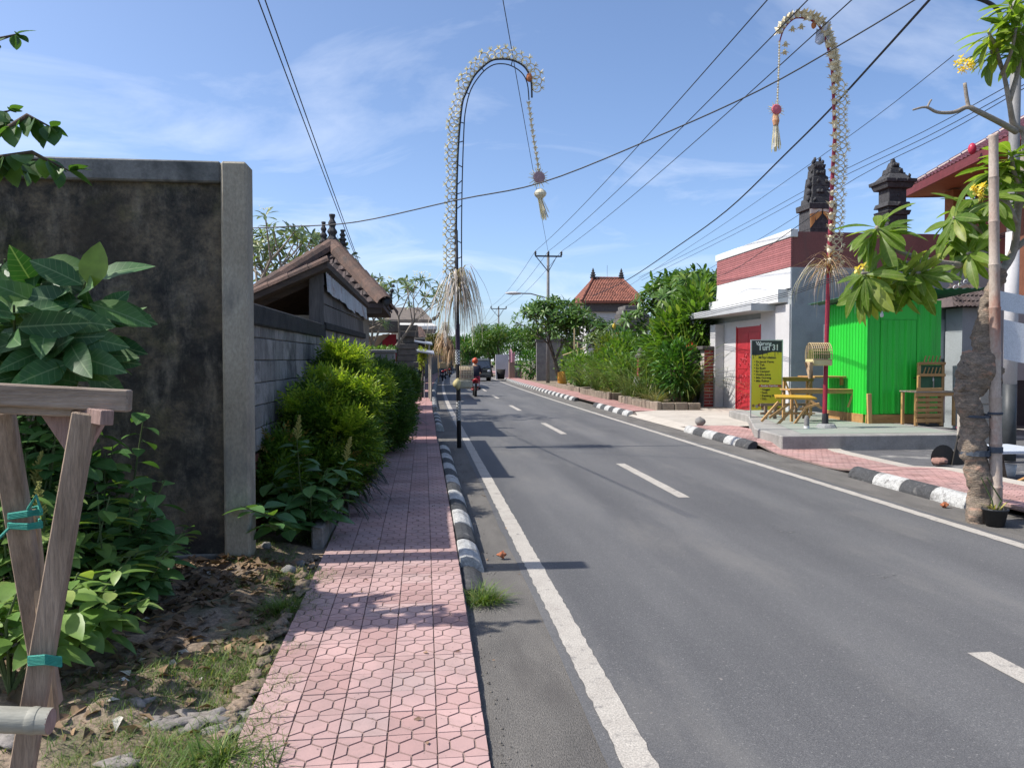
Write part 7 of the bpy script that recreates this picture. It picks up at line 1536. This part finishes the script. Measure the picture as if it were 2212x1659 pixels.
for i, (a, b, c, lab) in enumerate((((1340,630,46), (1720,376,24), (2060,120,13.5), 'thin cable above the shrine running to the frangipani top'), ((1380,600,44), (1780,390,24), (2210,168,13), 'upper of two parallel cables behind the red pole'), ((1385,606,44), (1785,400,24), (2215,182,13), 'lower of two parallel cables behind the red pole'), ((1500,600,38), (1850,385,22), (2215,190,13), 'cable passing the pointed shrine cap'))):
    wire(lab, [at(*a), at((a[0]+b[0])/2, (a[1]+b[1])/2+4, (a[2]+b[2])/2), at(*b), at((b[0]+c[0])/2, (b[1]+c[1])/2+6, (b[2]+c[2])/2), at(*c)], .009 if i else .008, 4)
for i in range(3): wire(('top', 'middle', 'lowest')[i]+' service cable sagging across the shop front', [at(u, v+i*4, Y) for u, v, Y in ((1190,668,50), (1330,690,36), (1450,690,28), (1560,664,22), (1700,632,17), (1800,600,14), (1960,572,12), (2180,500,11.9))], .008, 5)
for i in range(2): wire(('upper', 'lower')[i]+' thin cable behind the frangipani left of the street', [at(780,605+i*9,30), at(860,628+i*6,45), at(960,640+i*8,70), at(1045,655+i*8,100)], .010, 4)
wire('black cable from the red pole down to the shop parapet', [at(1545,600,24), at(1600,575,22), at(1700,505,17), at(1770,455,14.5)], .008, 4)
# ================================================================= VEHICLES AND RIDERS
m_olive = M('olive_car_paint', (.055,.062,.05), (.05,.055,.045), .3, 2, spec=.5, grain=.02); m_glass = M('dark_glass', (.03,.04,.055), (.025,.035,.05), .08, spec=.8, grain=0); m_tyre = M('tyre', (.02,.02,.02), (.015,.015,.015), .85); m_chrome = M('chrome', (.6,.6,.6), (.5,.5,.5), .15, metal=.9, grain=0); m_lens = M('clear_lens', (.55,.57,.6), (.45,.47,.5), .1, spec=.7); m_redl = M('red_lens', (.6,.02,.03), (.5,.015,.02), .2, spec=.6)
def wheel(parent, c, r, w, nm='wheel'):
    t = MB().lathe(c, [(r*.62,-w/2), (r*.95,-w/2), (r,-w*.3), (r,w*.3), (r*.95,w/2), (r*.62,w/2)], 20, 'X').build(nm, m_tyre, parent, True); MB().lathe(c, [(r*.1,-w*.42), (r*.6,-w*.40), (r*.62,-w*.3), (r*.62,w*.3), (r*.6,w*.4), (r*.1,w*.42)], 14, 'X').build('rim', m_chrome, t)
vb = at(1038, 823, 61); vx = at(1041, 820, 61).x
vn = thing('minivan', 'dark olive boxy minivan coming towards the camera', 'van', (vx, 61, 0)); X_ = lambda x: vx+x; hw_ = .74
pf_ = [(0,.28), (-.02,.55), (.03,.92), (.10,1.0), (.62,1.66), (.85,1.76), (2.6,1.78), (3.25,1.70), (3.35,1.0), (3.35,.28)]
mb = MB()
rings = []
for sx, k in ((-1,.96), (-.93,1.0), (.93,1.0), (1,.96)):
    rings.append([V(X_(sx*hw_*(1 if z < 1.0 else 1-.16*(z-1)/.78)), 61+y*(1 if abs(sx) < .95 else 1)+(.03 if abs(sx) > .95 else 0), z*(1 if abs(sx) < .95 else .985)+(.0)) for y, z in pf_])
n = len(pf_)
for r_ in rings: mb.v += r_
for i in range(3):
    for k in range(n): mb.f.append([i*n+k, i*n+(k+1)%n, (i+1)*n+(k+1)%n, (i+1)*n+k])
mb.f += [list(range(n)), list(range(3*n, 4*n))]
mb.build('body', m_olive, vn)
MB().add([V(X_(-.64),61.10,1.035), V(X_(.64),61.10,1.035), V(X_(.58),61.565,1.61), V(X_(-.58),61.565,1.61)], [(0,1,2,3)]).build('windscreen', m_glass, vn).location.y -= .03
MB().tube([V(X_(-.5),61.06,1.06), V(X_(-.05),61.16,1.22)], .012, 4).build('wiper', m_steel, vn); MB().tube([V(X_(.1),61.06,1.06), V(X_(.5),61.16,1.22)], .012, 4).build('wiper', m_steel, vn)
for s in (-1, 1):
    MB().blob((X_(s*.55), 60.99, .80), (.14,.04,.09), 1, .02, 12, 8).build('headlight', m_lens, vn, True)
    for k in range(2): y0 = 61.75+k*.8; MB().add([V(X_(s*.735),y0,1.05), V(X_(s*.735),y0+.7,1.05), V(X_(s*.665),y0+.7,1.6), V(X_(s*.665),y0,1.6)], [(0,1,2,3)]).build('side_window', m_glass, vn)
    MB().cbox((X_(s*.86), 61.45, 1.15), (.16,.07,.2)).build('mirror', m_steel, vn, bevel=.02); MB().tube([V(X_(s*.72),61.45,1.12), V(X_(s*.86),61.45,1.14)], .015, 5).build('mirror_arm', m_steel, vn)
    for y in (61.55, 63.6): wheel(vn, V(X_(s*.64), y, .29), .29, .17)
MB().box((X_(-.4), 60.955, .72), (X_(.4), 60.985, .86)).build('grille', m_steel, vn); MB().box((X_(-.72), 60.91, .32), (X_(.72), 61.0, .56)).build('bumper', M('bumper_grey', (.07,.075,.07), (.06,.06,.06), .5), vn, bevel=.02); MB().box((X_(-.22), 60.89, .38), (X_(.22), 60.908, .5)).build('number_plate', m_steel, vn); MB().box((X_(-.55), 61.5, 1.72), (X_(.55), 61.56, 1.75)).build('sun_visor_strip', m_white, vn)
def scooter(label, x, y, col, group='motor scooters'):
    t = thing('motor_scooter', label, 'scooter', (x, y, 0), group); m = M('scooter_'+'%d' % int(col[0]*1000), col, None, .3, spec=.5)
    wheel(t, V(x,y,.26), .26, .11); wheel(t, V(x,y+1.25,.26), .26, .09)
    def loft(secs, mat, nm):
        mb = MB(); k = 10
        for (yy, zz, w, h) in secs: mb.v += [V(x+w*math.cos(6.283*i/k), y+yy, zz+h*math.sin(6.283*i/k)) for i in range(k)]
        for j in range(len(secs)-1):
            for i in range(k): mb.f.append([j*k+i, j*k+(i+1)%k, (j+1)*k+(i+1)%k, (j+1)*k+i])
        mb.f += [list(range(k)), list(range((len(secs)-1)*k, len(secs)*k))]; return mb.build(nm, mat, t, True)
    loft([(-.38,.80,.06,.05), (-.28,.74,.13,.10), (0,.66,.17,.13), (.35,.55,.17,.13), (.55,.42,.13,.10)], m, 'tail_body'); loft([(-.3,.86,.10,.03), (.0,.82,.15,.05), (.35,.74,.14,.05), (.5,.74,.10,.04)], m_tyre, 'seat'); loft([(.45,.30,.16,.05), (.8,.30,.17,.05), (.95,.34,.15,.06)], m, 'footboard'); loft([(.88,.35,.17,.10), (.98,.65,.2,.2), (1.06,.92,.15,.14), (1.05,1.02,.10,.06)], m, 'front_shield')
    MB().tube([V(x-.33,y+.92,1.03), V(x-.12,y+1.0,1.0), V(x+.12,y+1.0,1.0), V(x+.33,y+.92,1.03)], .018, 6).build('handlebar', m_steel, t, True); MB().tube([V(x,y+1.25,.28), V(x,y+1.02,.9)], .035, 7).build('fork', m_steel, t)
    for s in (-1,1): MB().tube([V(x+s*.25,y+.95,1.02), V(x+s*.33,y+.93,1.2)], .008, 5).build('mirror_stem', m_steel, t); MB().blob((x+s*.35,y+.92,1.24), (.07,.02,.045), 1, .02, 10, 7).build('mirror', m_steel, t, True)
    MB().blob((x,y-.36,.78), (.11,.04,.055), 2, .02, 12, 8).build('tail_light', m_redl, t, True); MB().cbox((x,y-.40,.55), (.24,.012,.11)).build('number_plate', m_wht, t); MB().box((x-.05,y-.42,.40), (x+.05,y-.30,.62)).build('rear_fender', m_steel, t, bevel=.01); MB().tube([V(x+.17,y+.4,.3), V(x+.18,y-.15,.36), V(x+.18,y-.32,.42)], [.025,.05,.045], 8).build('exhaust', m_steel, t, True); return t
def rider(label, x, y, top, bottom, helm, group='riders'):
    J = {0:((0,.05,.88),.15), 1:((0,.03,1.05),.15), 2:((0,.08,1.27),.165), 3:((0,.12,1.42),.07), 4:((0,.15,1.52),.08), 5:((0,.16,1.62),.09),
         6:((-.17,.09,1.36),.075), 7:((-.30,.3,1.12),.05), 8:((-.31,.68,1.05),.036), 9:((-.30,.86,1.05),.034), 10:((.17,.09,1.36),.075), 11:((.30,.3,1.12),.05), 12:((.31,.68,1.05),.036), 13:((.30,.86,1.05),.034),
         14:((-.12,.12,.86),.105), 15:((-.2,.52,.80),.075), 16:((-.16,.60,.42),.05), 17:((-.16,.72,.37),.045), 18:((.12,.12,.86),.105), 19:((.2,.52,.80),.075), 20:((.16,.60,.42),.05), 21:((.16,.72,.37),.045)}
    Ed = [(0,1),(1,2),(2,3),(3,4),(4,5),(2,6),(6,7),(7,8),(8,9),(2,10),(10,11),(11,12),(12,13),(0,14),(14,15),(15,16),(16,17),(0,18),(18,19),(19,20),(20,21)]
    me = bpy.data.meshes.new('tmp'); me.from_pydata([J[i][0] for i in range(22)], Ed, []); o = bpy.data.objects.new('tmp', me); COL.objects.link(o); o.modifiers.new('s', 'SKIN'); sv = me.skin_vertices[0].data
    for i in range(22): sv[i].radius = (J[i][1],)*2; sv[i].use_root = (i == 0)
    ss = o.modifiers.new('u', 'SUBSURF'); ss.levels = 1; ss.render_levels = 1
    dg = bpy.context.evaluated_depsgraph_get(); dg.update(); bm_ = bpy.data.meshes.new_from_object(o.evaluated_get(dg)); bpy.data.objects.remove(o); bm_.name = 'person'
    bm_.materials.clear(); skin = M('skin', (.36,.21,.14), (.3,.17,.11), .6)
    for m in (top, bottom, skin): bm_.materials.append(m)
    for pl_ in bm_.polygons:
        c = pl_.center; pl_.use_smooth = True; pl_.material_index = 1 if c.z < .97 and abs(c.x) < .26 and c.y < .72 and c.z > .45 else (2 if c.z > 1.40 and abs(c.x) < .11 or c.z <= .45 or c.y > .62 and abs(c.x) > .2 else 0)
    t = link('person', bm_, None, (x, y, 0)); tag(t, label, 'person', group); ORG[t.name] = Vector((x, y, 0))
    MB().blob((x, y+.15, 1.62), (.135,.15,.145), 1, .02, 14, 10).build('helmet', helm, t, True); MB().box((x-.1, y+.28, 1.56), (x+.1, y+.3, 1.66)).build('visor', m_glass, t)
    for s in (-1,1):
        mb = MB()
        for k in range(4): mb.tube([V(x+s*(.26+.024*k), y+.86, 1.06), V(x+s*(.26+.024*k), y+.95-.004*k, 1.06), V(x+s*(.26+.024*k), y+.965, 1.025), V(x+s*(.26+.024*k), y+.93, 1.005)], .010, 5)
        mb.tube([V(x+s*.25,y+.86,1.04), V(x+s*.24,y+.92,1.01)], .011, 5); mb.build('hand', skin, t, True)
    return t
navy = M('navy_jacket', (.03,.03,.05), (.02,.02,.035), .8); pinks = M('magenta_cloth', (.50,.05,.13), (.4,.04,.1), .8); grn = M('drab_jacket', (.07,.075,.06), (.05,.05,.045), .85)
p1_ = gnd(1027, 857, 0); scooter('black and red scooter ridden away behind the penjor basket', p1_.x, p1_.y, (.30,.02,.03)); rider('rider in navy top and red helmet on the nearer scooter', p1_.x, p1_.y, navy, pinks, M('red_helmet', (.55,.09,.03), (.5,.07,.02), .35))
p2_ = at(971, 812, 76); scooter('dark scooter far ahead near the left kerb', p2_.x, 76, (.05,.05,.06)); rider('distant rider in drab jacket and dark helmet on the far scooter', p2_.x, 76, grn, navy, m_steel)

for i, (u, Y, c, lab) in enumerate(((951, 62, (.02,.03,.06), 'dark blue scooter parked by the far left pavement'), (957, 69, (.09,.09,.1), 'grey scooter parked behind the dark blue one'))):
    p_ = at(u, 815, Y); scooter(lab, p_.x+.2, Y, c)
